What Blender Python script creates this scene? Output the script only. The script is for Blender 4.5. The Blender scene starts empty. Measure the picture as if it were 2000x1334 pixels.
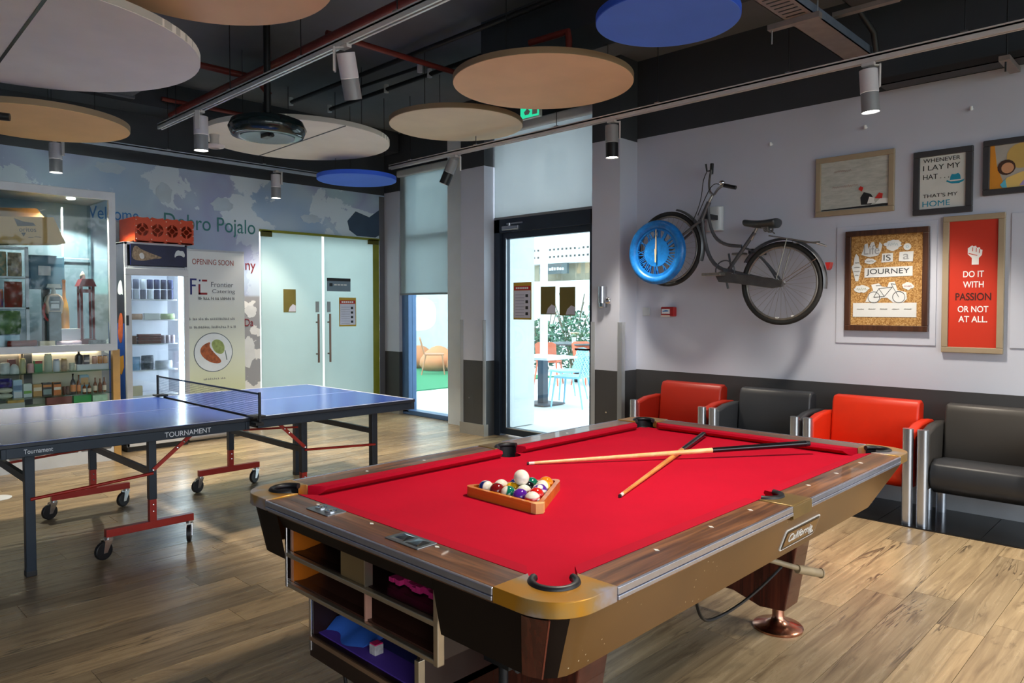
import bpy, bmesh, math, random
from mathutils import Vector, Matrix
random.seed(7)
R = math.radians
SC = bpy.context.scene
COL = SC.collection

# ------------------------------------------------------------------ camera
cam_d = bpy.data.cameras.new('camera'); cam = bpy.data.objects.new('camera', cam_d); COL.objects.link(cam)
F_PX, YAW, PITCH, CAM_H = 1420.0, 0.7734, -0.030, 1.45
cam.location = (0, 0, CAM_H)
cam.rotation_euler = (math.pi/2 + PITCH, 0, YAW)
cam_d.sensor_width = 36.0
cam_d.lens = 36.0*F_PX/2000.0
cam_d.shift_y = -22.0/2000.0
cam_d.clip_start = 0.05; cam_d.clip_end = 200
SC.camera = cam

# ------------------------------------------------------------------ world, daylight, exposure
W = bpy.data.worlds.new('world'); SC.world = W; W.use_nodes = True
bg = W.node_tree.nodes['Background']
bg.inputs['Color'].default_value = (0.86, 0.94, 1.0, 1); bg.inputs['Strength'].default_value = 2.5
def area(name, loc, target, sx, sy, power, col=(1, 1, 1)):
    d = bpy.data.lights.new(name, 'AREA'); d.shape = 'RECTANGLE'; d.size = sx; d.size_y = sy
    d.energy = power; d.color = col
    o = bpy.data.objects.new(name, d); COL.objects.link(o); o.location = loc
    o.rotation_euler = (Vector(target)-Vector(loc)).to_track_quat('-Z', 'Y').to_euler()
    return o
# daylight: portals at the glazed wall beside the camera, the courtyard window and the glazed door
def portal(loc, target, sx, sy):
    o = area('daylight_portal', loc, target, sx, sy, 1.0); o.data.cycles.is_portal = True; return o
for yy in (-1.55, 1.35, 4.2): portal((3.15, yy, 1.75), (-5, yy, 1.75), 2.8, 3.4)
portal((-5.2, 6.0, 1.2), (-5.2, 0, 1.2), 1.3, 2.4); portal((-7.5, 6.2, 1.6), (-7.5, 0, 1.6), 1.0, 3.2)
sun_d = bpy.data.lights.new('sun', 'SUN'); sun_d.energy = 1.0; sun_d.angle = R(1.5); sun_d.color = (1, 0.97, 0.92)
sun = bpy.data.objects.new('sun', sun_d); COL.objects.link(sun); sun.rotation_euler = Vector((-0.12, 0.30, -0.95)).to_track_quat('-Z', 'Y').to_euler()
SPOT_W = 140.0
VS = SC.view_settings
VS.view_transform = 'Standard'; VS.look = 'None'; VS.exposure = 0.95; VS.gamma = 1.0; VS.use_curve_mapping = False
try:
    SC.cycles.max_bounces = 8; SC.cycles.diffuse_bounces = 4; SC.cycles.transparent_max_bounces = 16
    SC.cycles.caustics_reflective = False; SC.cycles.caustics_refractive = False
    SC.cycles.use_denoising = True; SC.cycles.sample_clamp_indirect = 6.0
except Exception:
    pass

# ------------------------------------------------------------------ materials
def lin(c):
    c = c/255.0
    return c/12.92 if c <= 0.04045 else ((c+0.055)/1.055)**2.4
def rgb(r, g, b): return (lin(r), lin(g), lin(b), 1.0)
class NT:
    def __init__(s, name):
        s.m = bpy.data.materials.new(name); s.m.use_nodes = True
        s.t = s.m.node_tree; s.n = s.t.nodes; s.b = s.n['Principled BSDF']; s.out = s.n['Material Output']
    def node(s, typ, **kw):
        n = s.n.new(typ)
        for k, v in kw.items():
            if k in n.inputs: n.inputs[k].default_value = v
            else: setattr(n, k, v)
        return n
    def link(s, a, b): s.t.links.new(a, b)
    def coords(s, scale=(1, 1, 1), kind='Object', loc=(0, 0, 0)):
        tc = s.node('ShaderNodeTexCoord'); mp = s.node('ShaderNodeMapping')
        mp.inputs['Scale'].default_value = scale; mp.inputs['Location'].default_value = loc
        s.link(tc.outputs[kind], mp.inputs['Vector']); return mp.outputs['Vector']
    def ramp(s, fac, stops):
        r = s.node('ShaderNodeValToRGB'); e = r.color_ramp.elements
        while len(e) < len(stops): e.new(0.5)
        for el, (p, c) in zip(e, stops): el.position = p; el.color = c
        s.link(fac, r.inputs['Fac']); return r.outputs['Color']
    def noise(s, vec, scale=5, detail=4, rough=0.5, dist=0):
        n = s.node('ShaderNodeTexNoise', Scale=scale, Detail=detail, Roughness=rough, Distortion=dist)
        s.link(vec, n.inputs['Vector']); return n.outputs['Fac']
    def bump(s, h, strength=0.2, dist=0.01):
        b = s.node('ShaderNodeBump', Strength=strength, Distance=dist)
        s.link(h, b.inputs['Height']); s.link(b.outputs['Normal'], s.b.inputs['Normal'])
    def mix(s, fac, a, b, mode='MIX'):
        m = s.node('ShaderNodeMixRGB'); m.blend_type = mode
        for k, v in (('Fac', fac), ('Color1', a), ('Color2', b)):
            if hasattr(v, 'links'): s.link(v, m.inputs[k])
            else: m.inputs[k].default_value = v
        return m.outputs['Color']
MATS = {}
def mat(name, col, rough=0.5, metal=0.0, var=0.06, scale=6, bump=0.0, bscale=None, stretch=(1, 1, 1), spec=0.5, coat=0.0, emit=0.0, spread=None):
    if name in MATS: return MATS[name]
    k = NT(name); b = k.b
    b.inputs['Roughness'].default_value = rough; b.inputs['Metallic'].default_value = metal
    b.inputs['Specular IOR Level'].default_value = spec; b.inputs['Coat Weight'].default_value = coat
    v = k.coords(stretch); f = k.noise(v, scale)
    c = rgb(*col)
    if spread: lo, hi = rgb(*spread), c
    else: lo, hi = tuple(x*(1-var) for x in c[:3])+(1,), tuple(min(1, x*(1+var)) for x in c[:3])+(1,)
    colr = k.ramp(f, [(0.3, lo), (0.7, hi)])
    k.link(colr, b.inputs['Base Color'])
    if emit:
        k.link(colr, b.inputs['Emission Color']); b.inputs['Emission Strength'].default_value = emit
    if bump:
        k.bump(k.noise(v, bscale or scale*6, 6), bump, 0.004)
    MATS[name] = k.m
    return k.m
def wood(name, dark, light, rough=0.4, axis='y', scale=1.0, coat=0.2):
    if name in MATS: return MATS[name]
    k = NT(name); s = {'x': (1.2, 22, 22), 'y': (22, 1.2, 22), 'z': (22, 22, 1.2)}[axis]
    v = k.coords(tuple(a*scale for a in s)); f = k.noise(v, 1.6, 6, 0.6, 0.6)
    k.link(k.ramp(f, [(0.32, rgb(*dark)), (0.5, rgb(*[(a+b)//2 for a, b in zip(dark, light)])), (0.7, rgb(*light))]), k.b.inputs['Base Color'])
    k.b.inputs['Roughness'].default_value = rough; k.b.inputs['Coat Weight'].default_value = coat
    k.bump(f, 0.08, 0.002); MATS[name] = k.m; return k.m
def glass(name, tint=(235, 245, 245), alpha=0.08, rough=0.02, refl=1.0):
    if name in MATS: return MATS[name]
    k = NT(name)
    tr = k.node('ShaderNodeBsdfTransparent', Color=rgb(*tint)); gl = k.node('ShaderNodeBsdfGlossy', Roughness=rough)
    gl.inputs['Color'].default_value = (1, 1, 1, 1)
    fr = k.node('ShaderNodeFresnel', IOR=1.45); ad = k.node('ShaderNodeMath', operation='ADD'); ad.inputs[1].default_value = alpha-0.04
    ad.use_clamp = True
    ge = k.node('ShaderNodeNewGeometry'); mr = k.node('ShaderNodeMapRange'); mr.inputs['To Min'].default_value = 1.45; mr.inputs['To Max'].default_value = 1/1.45
    k.link(ge.outputs['Backfacing'], mr.inputs['Value']); k.link(mr.outputs[0], fr.inputs['IOR'])
    k.link(fr.outputs[0], ad.inputs[0]); mx = k.node('ShaderNodeMixShader')
    ml = k.node('ShaderNodeMath', operation='MULTIPLY'); ml.inputs[1].default_value = refl; k.link(ad.outputs[0], ml.inputs[0]); k.link(ml.outputs[0], mx.inputs[0]); k.link(tr.outputs[0], mx.inputs[1]); k.link(gl.outputs[0], mx.inputs[2])
    k.link(mx.outputs[0], k.out.inputs['Surface']); MATS[name] = k.m; return k.m
def sheer(name, col, clear, trans):
    """fabric or frosted film: part clear, part diffuse, part translucent"""
    if name in MATS: return MATS[name]
    k = NT(name); v = k.coords(); f = k.noise(v, 2.0, 3)
    c = k.ramp(f, [(0.3, tuple(x*0.94 for x in rgb(*col)[:3])+(1,)), (0.7, rgb(*col))])
    k.link(c, k.b.inputs['Base Color']); k.b.inputs['Roughness'].default_value = 0.35
    tl = k.node('ShaderNodeBsdfTranslucent'); k.link(c, tl.inputs['Color'])
    m1 = k.node('ShaderNodeMixShader'); m1.inputs[0].default_value = trans
    k.link(k.b.outputs[0], m1.inputs[1]); k.link(tl.outputs[0], m1.inputs[2])
    tr = k.node('ShaderNodeBsdfTransparent'); m2 = k.node('ShaderNodeMixShader'); m2.inputs[0].default_value = clear
    k.link(m1.outputs[0], m2.inputs[1]); k.link(tr.outputs[0], m2.inputs[2])
    k.link(m2.outputs[0], k.out.inputs['Surface']); MATS[name] = k.m; return k.m

# ------------------------------------------------------------------ mesh builder
class MB:
    def __init__(s): s.v = []; s.f = []
    def add(s, vs, fs):
        o = len(s.v); s.v += [tuple(v) for v in vs]; s.f += [[i+o for i in f] for f in fs]; return s
    def box(s, x0, x1, y0, y1, z0, z1):
        x0, x1 = min(x0, x1), max(x0, x1); y0, y1 = min(y0, y1), max(y0, y1); z0, z1 = min(z0, z1), max(z0, z1)
        return s.add([(x0,y0,z0),(x1,y0,z0),(x1,y1,z0),(x0,y1,z0),(x0,y0,z1),(x1,y0,z1),(x1,y1,z1),(x0,y1,z1)],
                     [(0,3,2,1),(4,5,6,7),(0,1,5,4),(1,2,6,5),(2,3,7,6),(3,0,4,7)])
    def obox(s, c, half, ax, ay, az):
        c = Vector(c); ax, ay, az = [Vector(a).normalized() for a in (ax, ay, az)]
        vs = []
        for sz in (-1, 1):
            for sx, sy in ((-1,-1),(1,-1),(1,1),(-1,1)): vs.append(c+ax*half[0]*sx+ay*half[1]*sy+az*half[2]*sz)
        return s.add(vs, [(0,3,2,1),(4,5,6,7),(0,1,5,4),(1,2,6,5),(2,3,7,6),(3,0,4,7)])
    def prism(s, poly, a0, a1, axis='z', top=None):
        """poly: 2D points; axis z: (x,y), axis y: (x,z), axis x: (y,z); top: other 2D outline at a1"""
        n = len(poly); top = top or poly
        mk = {'z': lambda p, a: (p[0], p[1], a), 'y': lambda p, a: (p[0], a, p[1]), 'x': lambda p, a: (a, p[0], p[1])}[axis]
        vs = [mk(p, a0) for p in poly]+[mk(p, a1) for p in top]
        fs = [list(range(n))[::-1], list(range(n, 2*n))]+[[i, (i+1) % n, n+(i+1) % n, n+i] for i in range(n)]
        return s.add(vs, fs)
    def loft(s, rings, cap=True, closed=True):
        n = len(rings[0]); vs = [p for r in rings for p in r]; fs = []
        for k in range(len(rings)-1):
            for i in range(n if closed else n-1):
                fs.append([k*n+i, k*n+(i+1) % n, (k+1)*n+(i+1) % n, (k+1)*n+i])
        if cap: fs += [list(range(n))[::-1], [(len(rings)-1)*n+i for i in range(n)]]
        return s.add(vs, fs)
    def cyl(s, p0, p1, r0, r1=None, n=16, cap=True):
        r1 = r0 if r1 is None else r1; p0, p1 = Vector(p0), Vector(p1); d = (p1-p0).normalized()
        a = d.orthogonal().normalized(); b = d.cross(a)
        rg = [[p+(a*math.cos(t)+b*math.sin(t))*r for t in [2*math.pi*i/n for i in range(n)]] for p, r in ((p0, r0), (p1, r1))]
        return s.loft(rg, cap)
    def tube(s, pts, r, n=10, closed=False, cap=True):
        P = [Vector(p) for p in pts]; m = len(P); rs = r if isinstance(r, (list, tuple)) else [r]*m
        rings = []; a = None
        for i in range(m):
            t = ((P[(i+1) % m]-P[i-1]) if closed else (P[min(i+1, m-1)]-P[max(i-1, 0)])).normalized()
            a = t.orthogonal().normalized() if a is None else (a-t*a.dot(t)).normalized()
            b = t.cross(a); rings.append([P[i]+(a*math.cos(q)+b*math.sin(q))*rs[i] for q in [2*math.pi*j/n for j in range(n)]])
        if closed: rings.append(rings[0]); cap = False
        return s.loft(rings, cap)
    def lathe(s, prof, c=(0, 0, 0), n=32, axis='z', cap=True):
        """prof: (radius, height) pairs"""
        c = Vector(c); rings = []
        for r, h in prof:
            ring = []
            for i in range(n):
                t = 2*math.pi*i/n; u, w = max(r, 1e-4)*math.cos(t), max(r, 1e-4)*math.sin(t)
                ring.append(c+Vector({'z': (u, w, h), 'y': (u, h, w), 'x': (h, u, w)}[axis]))
            rings.append(ring)
        return s.loft(rings, cap)
    def sphere(s, c, r, n=20, m=12, sc=(1, 1, 1)):
        c = Vector(c)
        rings = [[c+Vector((math.sin(p)*math.cos(t)*r*sc[0], math.sin(p)*math.sin(t)*r*sc[1], -math.cos(p)*r*sc[2])) for t in [2*math.pi*i/n for i in range(n)]]
                 for p in [math.pi*(0.02+0.96*j/m) for j in range(m+1)]]
        return s.loft(rings)
    def torus(s, c, Rr, r, axis='y', n=40, m=10, a0=0, a1=360):
        pts = []; full = abs(a1-a0) >= 359.9; c = Vector(c); k = n if full else n+1
        for i in range(k):
            t = R(a0+(a1-a0)*i/n); u, w = Rr*math.cos(t), Rr*math.sin(t)
            pts.append(c+Vector({'z': (u, w, 0), 'y': (u, 0, w), 'x': (0, u, w)}[axis]))
        return s.tube(pts, r, m, full)
    def xf(s, M):
        s.v = [tuple(M @ Vector(v)) for v in s.v]; return s
OFF = {}
def _tag(o, label, cat, group=None, kind=None):
    if label: o['label'] = label
    if cat: o['category'] = cat
    if group: o['group'] = group
    if kind: o['kind'] = kind
    return o
def thing(name, label, cat, loc, group=None, kind=None):
    o = bpy.data.objects.new(name, None); COL.objects.link(o); o.location = loc; o.empty_display_size = 0.1
    OFF[o.name] = Vector(loc); return _tag(o, label, cat, group, kind)
def obj(name, mb, m, parent=None, smooth=None, bevel=0, label=None, cat=None, group=None, kind=None, seg=2):
    """vertices are world coordinates; origin goes to the parent's base or to the object's own base"""
    me = bpy.data.meshes.new(name)
    if parent is not None: off = OFF[parent.name]
    else:
        xs, ys, zs = zip(*mb.v); off = Vector(((min(xs)+max(xs))/2, (min(ys)+max(ys))/2, min(zs)))
    me.from_pydata([tuple(Vector(v)-off) for v in mb.v], [], mb.f)
    if isinstance(m, (list, tuple)):
        for q in m: me.materials.append(q)
    else: me.materials.append(m)
    bm = bmesh.new(); bm.from_mesh(me); bmesh.ops.recalc_face_normals(bm, faces=bm.faces); bm.to_mesh(me); bm.free()
    if smooth is not None:
        me.shade_smooth(); me.set_sharp_from_angle(angle=R(smooth))
    o = bpy.data.objects.new(name, me); COL.objects.link(o)
    if parent is not None: o.parent = parent
    else: o.location = off
    OFF[o.name] = off
    if bevel:
        b = o.modifiers.new('bevel', 'BEVEL'); b.width = bevel; b.segments = seg; b.limit_method = 'ANGLE'
        b.angle_limit = R(40)
    return _tag(o, label, cat, group, kind)
def struct(name, mb, m, parent=None, **kw):
    return obj(name, mb, m, parent, kind='structure' if parent is None else None, **kw)
TEXTS = []
def text(name, s, m, parent, at, xd, up, w=None, h=None, ext=0.0008, align='CENTER'):
    """lettering at world point `at` (centre), reading along xd; fitted to width w and height h"""
    c = bpy.data.curves.new(name, 'FONT'); c.body = s; c.size = 1.0; c.extrude = 0.0; c.align_x = align; c.align_y = 'CENTER'
    c.materials.append(m); o = bpy.data.objects.new(name, c); COL.objects.link(o)
    xd, up = Vector(xd).normalized(), Vector(up).normalized(); nz = xd.cross(up)
    off = OFF[parent.name] if parent is not None else Vector((0, 0, 0))
    if parent is not None: o.parent = parent
    TEXTS.append((o, Vector(at)-off, xd, up, nz, w, h, ext)); return o
def fit_texts():
    bpy.context.view_layer.update()
    for o, at, xd, up, nz, w, h, ext in TEXTS:
        d = o.dimensions; bb = o.bound_box; cx = (bb[0][0]+bb[6][0])/2; cy = (bb[0][1]+bb[6][1])/2
        dx, dy = max(d[0], 1e-4), max(d[1], 1e-4)
        sx = w/dx if w else None; sy = h/dy if h else None
        sx = sx or sy; sy = sy or sx
        M = Matrix((xd*sx, up*sy, nz)).transposed().to_4x4()
        M.translation = at-xd*sx*cx-up*sy*cy
        o.matrix_local = M; o.data.extrude = ext
    bpy.context.view_layer.update(); dg = bpy.context.evaluated_depsgraph_get()
    for o, *r in TEXTS:                 # lettering becomes plain mesh objects
        me = bpy.data.meshes.new_from_object(o.evaluated_get(dg)); nm = o.name; par = o.parent; M = o.matrix_local.copy(); o.name = 'old'
        k = bpy.data.objects.new(nm, me); COL.objects.link(k); k.parent = par; k.matrix_local = M
    for o, *r in TEXTS: bpy.data.objects.remove(o)
def copy_tree(o, parent=None, loc=None):
    c = o.copy(); COL.objects.link(c); c.parent = parent
    if loc is not None: c.location = loc
    OFF[c.name] = Vector(c.location) if parent is None else OFF[parent.name]
    for ch in list(o.children): copy_tree(ch, c)
    return c
def arc(cx, cy, r, a0, a1, n=8):
    return [(cx+r*math.cos(R(a0+(a1-a0)*i/n)), cy+r*math.sin(R(a0+(a1-a0)*i/n))) for i in range(n+1)]
def rrect(x0, x1, y0, y1, r, n=5):
    return arc(x1-r, y1-r, r, 0, 90, n)+arc(x0+r, y1-r, r, 90, 180, n)+arc(x0+r, y0+r, r, 180, 270, n)+arc(x1-r, y0+r, r, 270, 360, n)
def bez(p0, p1, p2, p3, n=10):
    p0, p1, p2, p3 = map(Vector, (p0, p1, p2, p3)); out = []
    for i in range(n+1):
        t = i/n; out.append(p0*(1-t)**3+p1*3*t*(1-t)**2+p2*3*t*t*(1-t)+p3*t**3)
    return out
def chaikin(pts, it=2):
    for _ in range(it):
        out = []
        for i in range(len(pts)):
            a, b = pts[i], pts[(i+1) % len(pts)]
            out += [(a[0]*0.75+b[0]*0.25, a[1]*0.75+b[1]*0.25), (a[0]*0.25+b[0]*0.75, a[1]*0.25+b[1]*0.75)]
        pts = out
    return pts
def proj(p):
    fw = Vector((-math.sin(YAW)*math.cos(PITCH), math.cos(YAW)*math.cos(PITCH), math.sin(PITCH)))
    rt = Vector((math.cos(YAW), math.sin(YAW), 0)); up = rt.cross(fw); v = Vector(p)-Vector((0, 0, CAM_H)); z = v.dot(fw)
    return (1000+F_PX*v.dot(rt)/z, 645-F_PX*v.dot(up)/z, z) if z > 0.05 else (1e9, 1e9, z)
X_, Y_, Z_ = (1, 0, 0), (0, 1, 0), (0, 0, 1)

M_white = mat('white_paint', (225, 228, 230), 0.4)
M_alu = mat('brushed_aluminium', (190, 192, 198), 0.28, 1.0, 0.05, 30)
M_chrome = mat('chrome', (215, 215, 220), 0.1, 1.0, 0.03)
M_black = mat('black_plastic', (22, 23, 25), 0.4, var=0.15)
M_blackmetal = mat('black_steel', (24, 27, 31), 0.35, 0.2, 0.15)
M_wall = mat('grey_lilac_wall_paint', (192, 197, 212), 0.55, var=0.03, scale=2, bump=0.03, bscale=120)
M_wains = mat('charcoal_wainscot', (62, 62, 64), 0.45, var=0.06, scale=3)
M_dark = mat('dark_ceiling_paint', (54, 58, 64), 0.7, var=0.10, scale=2)
M_skirt = mat('stone_grey_skirting', (150, 146, 138), 0.5, var=0.06)
M_wire = mat('wire', (40, 40, 42), 0.4, 0.5)
M_frame = mat('navy_grey_aluminium', (46, 56, 70), 0.35, 0.4, 0.06)
M_glass = glass('clear_glass')
# ------------------------------------------------------------------ room shell
CEIL = 3.82
XL, XR, YB, YF = -8.4, 3.0, 5.9, -3.2      # left wall, right wall, bicycle wall, wall behind the camera
# floor: base, planks
kf = NT('oak_plank'); oi = kf.node('ShaderNodeObjectInfo')
tc = kf.node('ShaderNodeTexCoord'); sepm = kf.node('ShaderNodeMapping'); sepm.inputs['Scale'].default_value = (20, 1.1, 1)
addv = kf.node('ShaderNodeVectorMath', operation='ADD'); mulr = kf.node('ShaderNodeVectorMath', operation='SCALE')
cmb = kf.node('ShaderNodeCombineXYZ')
for kk in range(3): kf.link(oi.outputs['Random'], cmb.inputs[kk])
kf.link(cmb.outputs[0], mulr.inputs[0]); mulr.inputs['Scale'].default_value = 60
geo = kf.node('ShaderNodeNewGeometry')
kf.link(geo.outputs['Position'], sepm.inputs['Vector']); kf.link(sepm.outputs[0], addv.inputs[0]); kf.link(mulr.outputs[0], addv.inputs[1])
gr = kf.noise(addv.outputs[0], 1.3, 6, 0.62, 0.8)
m2 = kf.node('ShaderNodeMapping'); m2.inputs['Scale'].default_value = (7, 1.6, 1); kf.link(geo.outputs['Position'], m2.inputs['Vector'])
a2 = kf.node('ShaderNodeVectorMath', operation='ADD'); kf.link(m2.outputs[0], a2.inputs[0]); kf.link(mulr.outputs[0], a2.inputs[1])
kn = kf.noise(a2.outputs[0], 1.0, 5, 0.7, 1.2)
base = kf.ramp(gr, [(0.28, rgb(126, 106, 82)), (0.5, rgb(168, 146, 114)), (0.72, rgb(194, 172, 138))])
rnd = kf.ramp(oi.outputs['Random'], [(0.0, (0.66, 0.66, 0.68, 1)), (0.5, (0.88, 0.87, 0.85, 1)), (1.0, (1.08, 1.05, 1.0, 1))])
c1 = kf.mix(1.0, base, rnd, 'MULTIPLY')
kr = kf.ramp(kn, [(0.56, (0, 0, 0, 1)), (0.70, (0.9, 0.9, 0.9, 1))])
c2 = kf.mix(kr, c1, rgb(96, 78, 58))
cr = kf.noise(addv.outputs[0], 0.4, 3, 0.7, 1.5)
crr = kf.ramp(cr, [(0.484, (0, 0, 0, 1)), (0.497, (0.85, 0.85, 0.85, 1)), (0.503, (0.85, 0.85, 0.85, 1)), (0.516, (0, 0, 0, 1))])
crm = kf.mix(1.0, crr, kf.ramp(kf.noise(a2.outputs[0], 0.7, 2), [(0.52, (0, 0, 0, 1)), (0.60, (1, 1, 1, 1))]), 'MULTIPLY')
c3 = kf.mix(crm, c2, rgb(58, 46, 38))
kf.link(c3, kf.b.inputs['Base Color']); kf.b.inputs['Roughness'].default_value = 0.30
kf.link(kf.ramp(gr, [(0.3, (0.36, 0.36, 0.36, 1)), (0.7, (0.24, 0.24, 0.24, 1))]), kf.b.inputs['Roughness'])
kf.bump(gr, 0.06, 0.002)
M_plank = kf.m
floor = struct('floor', MB().box(XL-0.3, XR+0.3, YF, 6.35, -0.12, -0.006), mat('floor_joint', (60, 50, 40), 0.7))
PWD, PLN = 0.192, 1.28
pm = bpy.data.meshes.new('plank'); pb = MB().box(-PWD/2+0.0011, PWD/2-0.0011, -PLN/2+0.0011, PLN/2-0.0011, -0.006, 0.0)
pm.from_pydata(pb.v, [], pb.f); pm.materials.append(M_plank)
rest = MB(); cand = []
ix = 0; x = XL
while x < XR:
    y = YF-random.random()*PLN
    while y < 6.3:
        x0, x1, y0, y1 = x, min(x+PWD, XR), max(y, YF), min(y+PLN, 6.32)
        if y1-y0 > 0.02 and x1-x0 > 0.02:
            px, py, d = proj(((x0+x1)/2, (y0+y1)/2, 0))
            vis = -250 < px < 2250 and 700 < py < 1700 and not (y0 > 5.25 and x0 > -4.0)
            cand.append((d if vis else 99+d, vis, x0, x1, y0, y1))
        y += PLN
    x += PWD
cand.sort(); nb = 0
for d, vis, x0, x1, y0, y1 in cand:
    if vis and nb < 300:
        o = bpy.data.objects.new('plank', pm); COL.objects.link(o); o.parent = floor
        o.location = Vector(((x0+x1)/2, (y0+y1)/2, 0))-OFF['floor']
        o.scale = ((x1-x0)/PWD, (y1-y0)/PLN, 1); nb += 1
    else: rest.box(x0+0.0011, x1-0.0011, y0+0.0011, y1-0.0011, -0.006, 0)
obj('plank_field', rest, M_plank, floor, kind='stuff')
# black tile strip under the armchairs
strip = struct('trim_1', MB().box(-4.05, XR, 5.25, YB, 0.0, 0.004), mat('tile_grout', (30, 30, 32), 0.5))
_tag(strip, 'glossy black tile strip along the foot of the bicycle wall', None)
mt = mat('black_gloss_tile', (20, 21, 23), 0.12, var=0.1)
x = -4.05
while x < XR-0.1:
    obj('tile', MB().box(x+0.002, min(x+0.6, XR)-0.002, 5.252, YB-0.002, 0.004, 0.008), mt, strip); x += 0.6
# ceiling
kc = NT('ceiling_slab'); v = kc.coords(); f = kc.noise(v, 1.2, 5)
kc.link(kc.ramp(f, [(0.3, rgb(92, 97, 104)), (0.7, rgb(112, 116, 122))]), kc.b.inputs['Base Color']); kc.b.inputs['Roughness'].default_value = 0.8
struct('ceiling', MB().box(XL-0.2, XR+0.2, YF, 6.5, CEIL, CEIL+0.2), kc.m)
struct('beam', MB().box(-4.45, XR, 4.19, 4.62, 3.5, CEIL), M_dark)
struct('beam', MB().box(-8.4, -8.0, YF, 6.0, 3.55, CEIL), M_dark)

# left wall with the mural
km = NT('mural_print'); geo = km.node('ShaderNodeNewGeometry'); sp = km.node('ShaderNodeSeparateXYZ'); km.link(geo.outputs['Position'], sp.inputs[0])
yz = km.node('ShaderNodeCombineXYZ'); km.link(sp.outputs['Y'], yz.inputs[0]); km.link(sp.outputs['Z'], yz.inputs[1])
def mapr(sock, a, b):
    n = km.node('ShaderNodeMapRange'); n.inputs['From Min'].default_value = a; n.inputs['From Max'].default_value = b; km.link(sock, n.inputs['Value']); return n.outputs[0]
big = km.noise(yz.outputs[0], 0.9, 2)
sky = km.ramp(big, [(0.3, rgb(150, 178, 212)), (0.45, rgb(176, 198, 218)), (0.56, rgb(160, 168, 204)), (0.7, rgb(172, 204, 214))])
isl = km.noise(yz.outputs[0], 1.15, 8, 0.62, 0.4)
land = km.ramp(isl, [(0.505, (0, 0, 0, 1)), (0.512, (1, 1, 1, 1))])
upm = km.ramp(mapr(sp.outputs['Z'], 2.15, 2.5), [(0, (0.35, 0.35, 0.35, 1)), (1, (1, 1, 1, 1))])
lm = km.mix(1.0, land, upm, 'MULTIPLY')
c = km.mix(lm, sky, rgb(208, 222, 234))
low = km.ramp(mapr(sp.outputs['Z'], 1.75, 1.45), [(0.45, (0, 0, 0, 1)), (0.55, (1, 1, 1, 1))])
isl2 = km.ramp(km.noise(yz.outputs[0], 3.2, 4), [(0.55, rgb(150, 151, 156)), (0.56, rgb(226, 226, 226))])
c = km.mix(low, c, isl2)
km.link(c, km.b.inputs['Base Color']); km.b.inputs['Roughness'].default_value = 0.45
wl = struct('wall_left', MB().box(XL-0.2, XL, YF, 4.2, 0, 3.02).box(XL-0.2, XL, 5.96, 6.05, 0, 3.02).box(XL-0.2, XL, 4.2, 5.96, 2.41, 3.02), km.m)
obj('upper_band', MB().box(XL-0.2, XL, YF, 6.05, 3.02, CEIL), M_dark, wl)
dn = mat('dark_blue_print', (52, 72, 96), 0.5, var=0.15, scale=4)
obj('printed_patch', MB().prism([(5.45, 2.62), (5.58, 2.76), (5.8, 2.70), (6.03, 2.86), (6.03, 2.5), (5.9, 2.43), (5.6, 2.43), (5.48, 2.5)], XL, XL+0.002, 'x'), dn, wl)
gp = mat('grey_print', (96, 98, 104), 0.5)
obj('printed_patch', MB().prism([(5.96, 0), (6.05, 0), (6.05, 3.0), (5.96, 3.0)], XL, XL+0.003, 'x'), gp, wl)
wp = mat('white_print', (214, 216, 218), 0.5)
def blob(cy, cz, w, h, seed, n=22):
    rr = random.Random(seed); return [(cy+w*math.cos(2*math.pi*i/n)*(0.75+0.35*rr.random()), cz+h*math.sin(2*math.pi*i/n)*(0.7+0.4*rr.random())) for i in range(n)]
obj('printed_patch', MB().prism(blob(4.05, 0.94, 0.09, 0.2, 3), XL, XL+0.002, 'x'), wp, wl)
obj('printed_patch', MB().prism(blob(4.08, 1.42, 0.08, 0.08, 5), XL, XL+0.002, 'x'), wp, wl)
for (cy, cz, w, h, sd) in ((2.55, 2.93, 0.16, 0.06, 11), (3.75, 2.66, 0.14, 0.09, 12), (3.1, 2.73, 0.09, 0.13, 13), (4.9, 2.6, 0.16, 0.06, 14)):
    obj('printed_patch', MB().prism(blob(cy, cz, w, h, sd), XL, XL+0.002, 'x'), mat('pale_blue_print', (186, 202, 216), 0.5), wl)
teal_ink = mat('teal_ink', (52, 122, 122), 0.5); blue_ink = mat('blue_ink', (40, 120, 190), 0.5); red_ink = mat('maroon_ink', (120, 30, 40), 0.5)
text('lettering', 'Welcome', blue_ink, wl, (XL+0.003, 2.55, 2.45), Y_, Z_, w=0.55, h=0.13)
text('lettering', 'Dobro Pojalo', teal_ink, wl, (XL+0.003, 3.62, 2.40), Y_, Z_, w=1.06, h=0.22)
text('lettering', 'iny', red_ink, wl, (XL+0.003, 4.07, 1.95), Y_, Z_, w=0.16, h=0.15)
text('lettering', 'Da', red_ink, wl, (XL+0.003, 4.06, 1.28), Y_, Z_, w=0.11, h=0.09)

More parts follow.
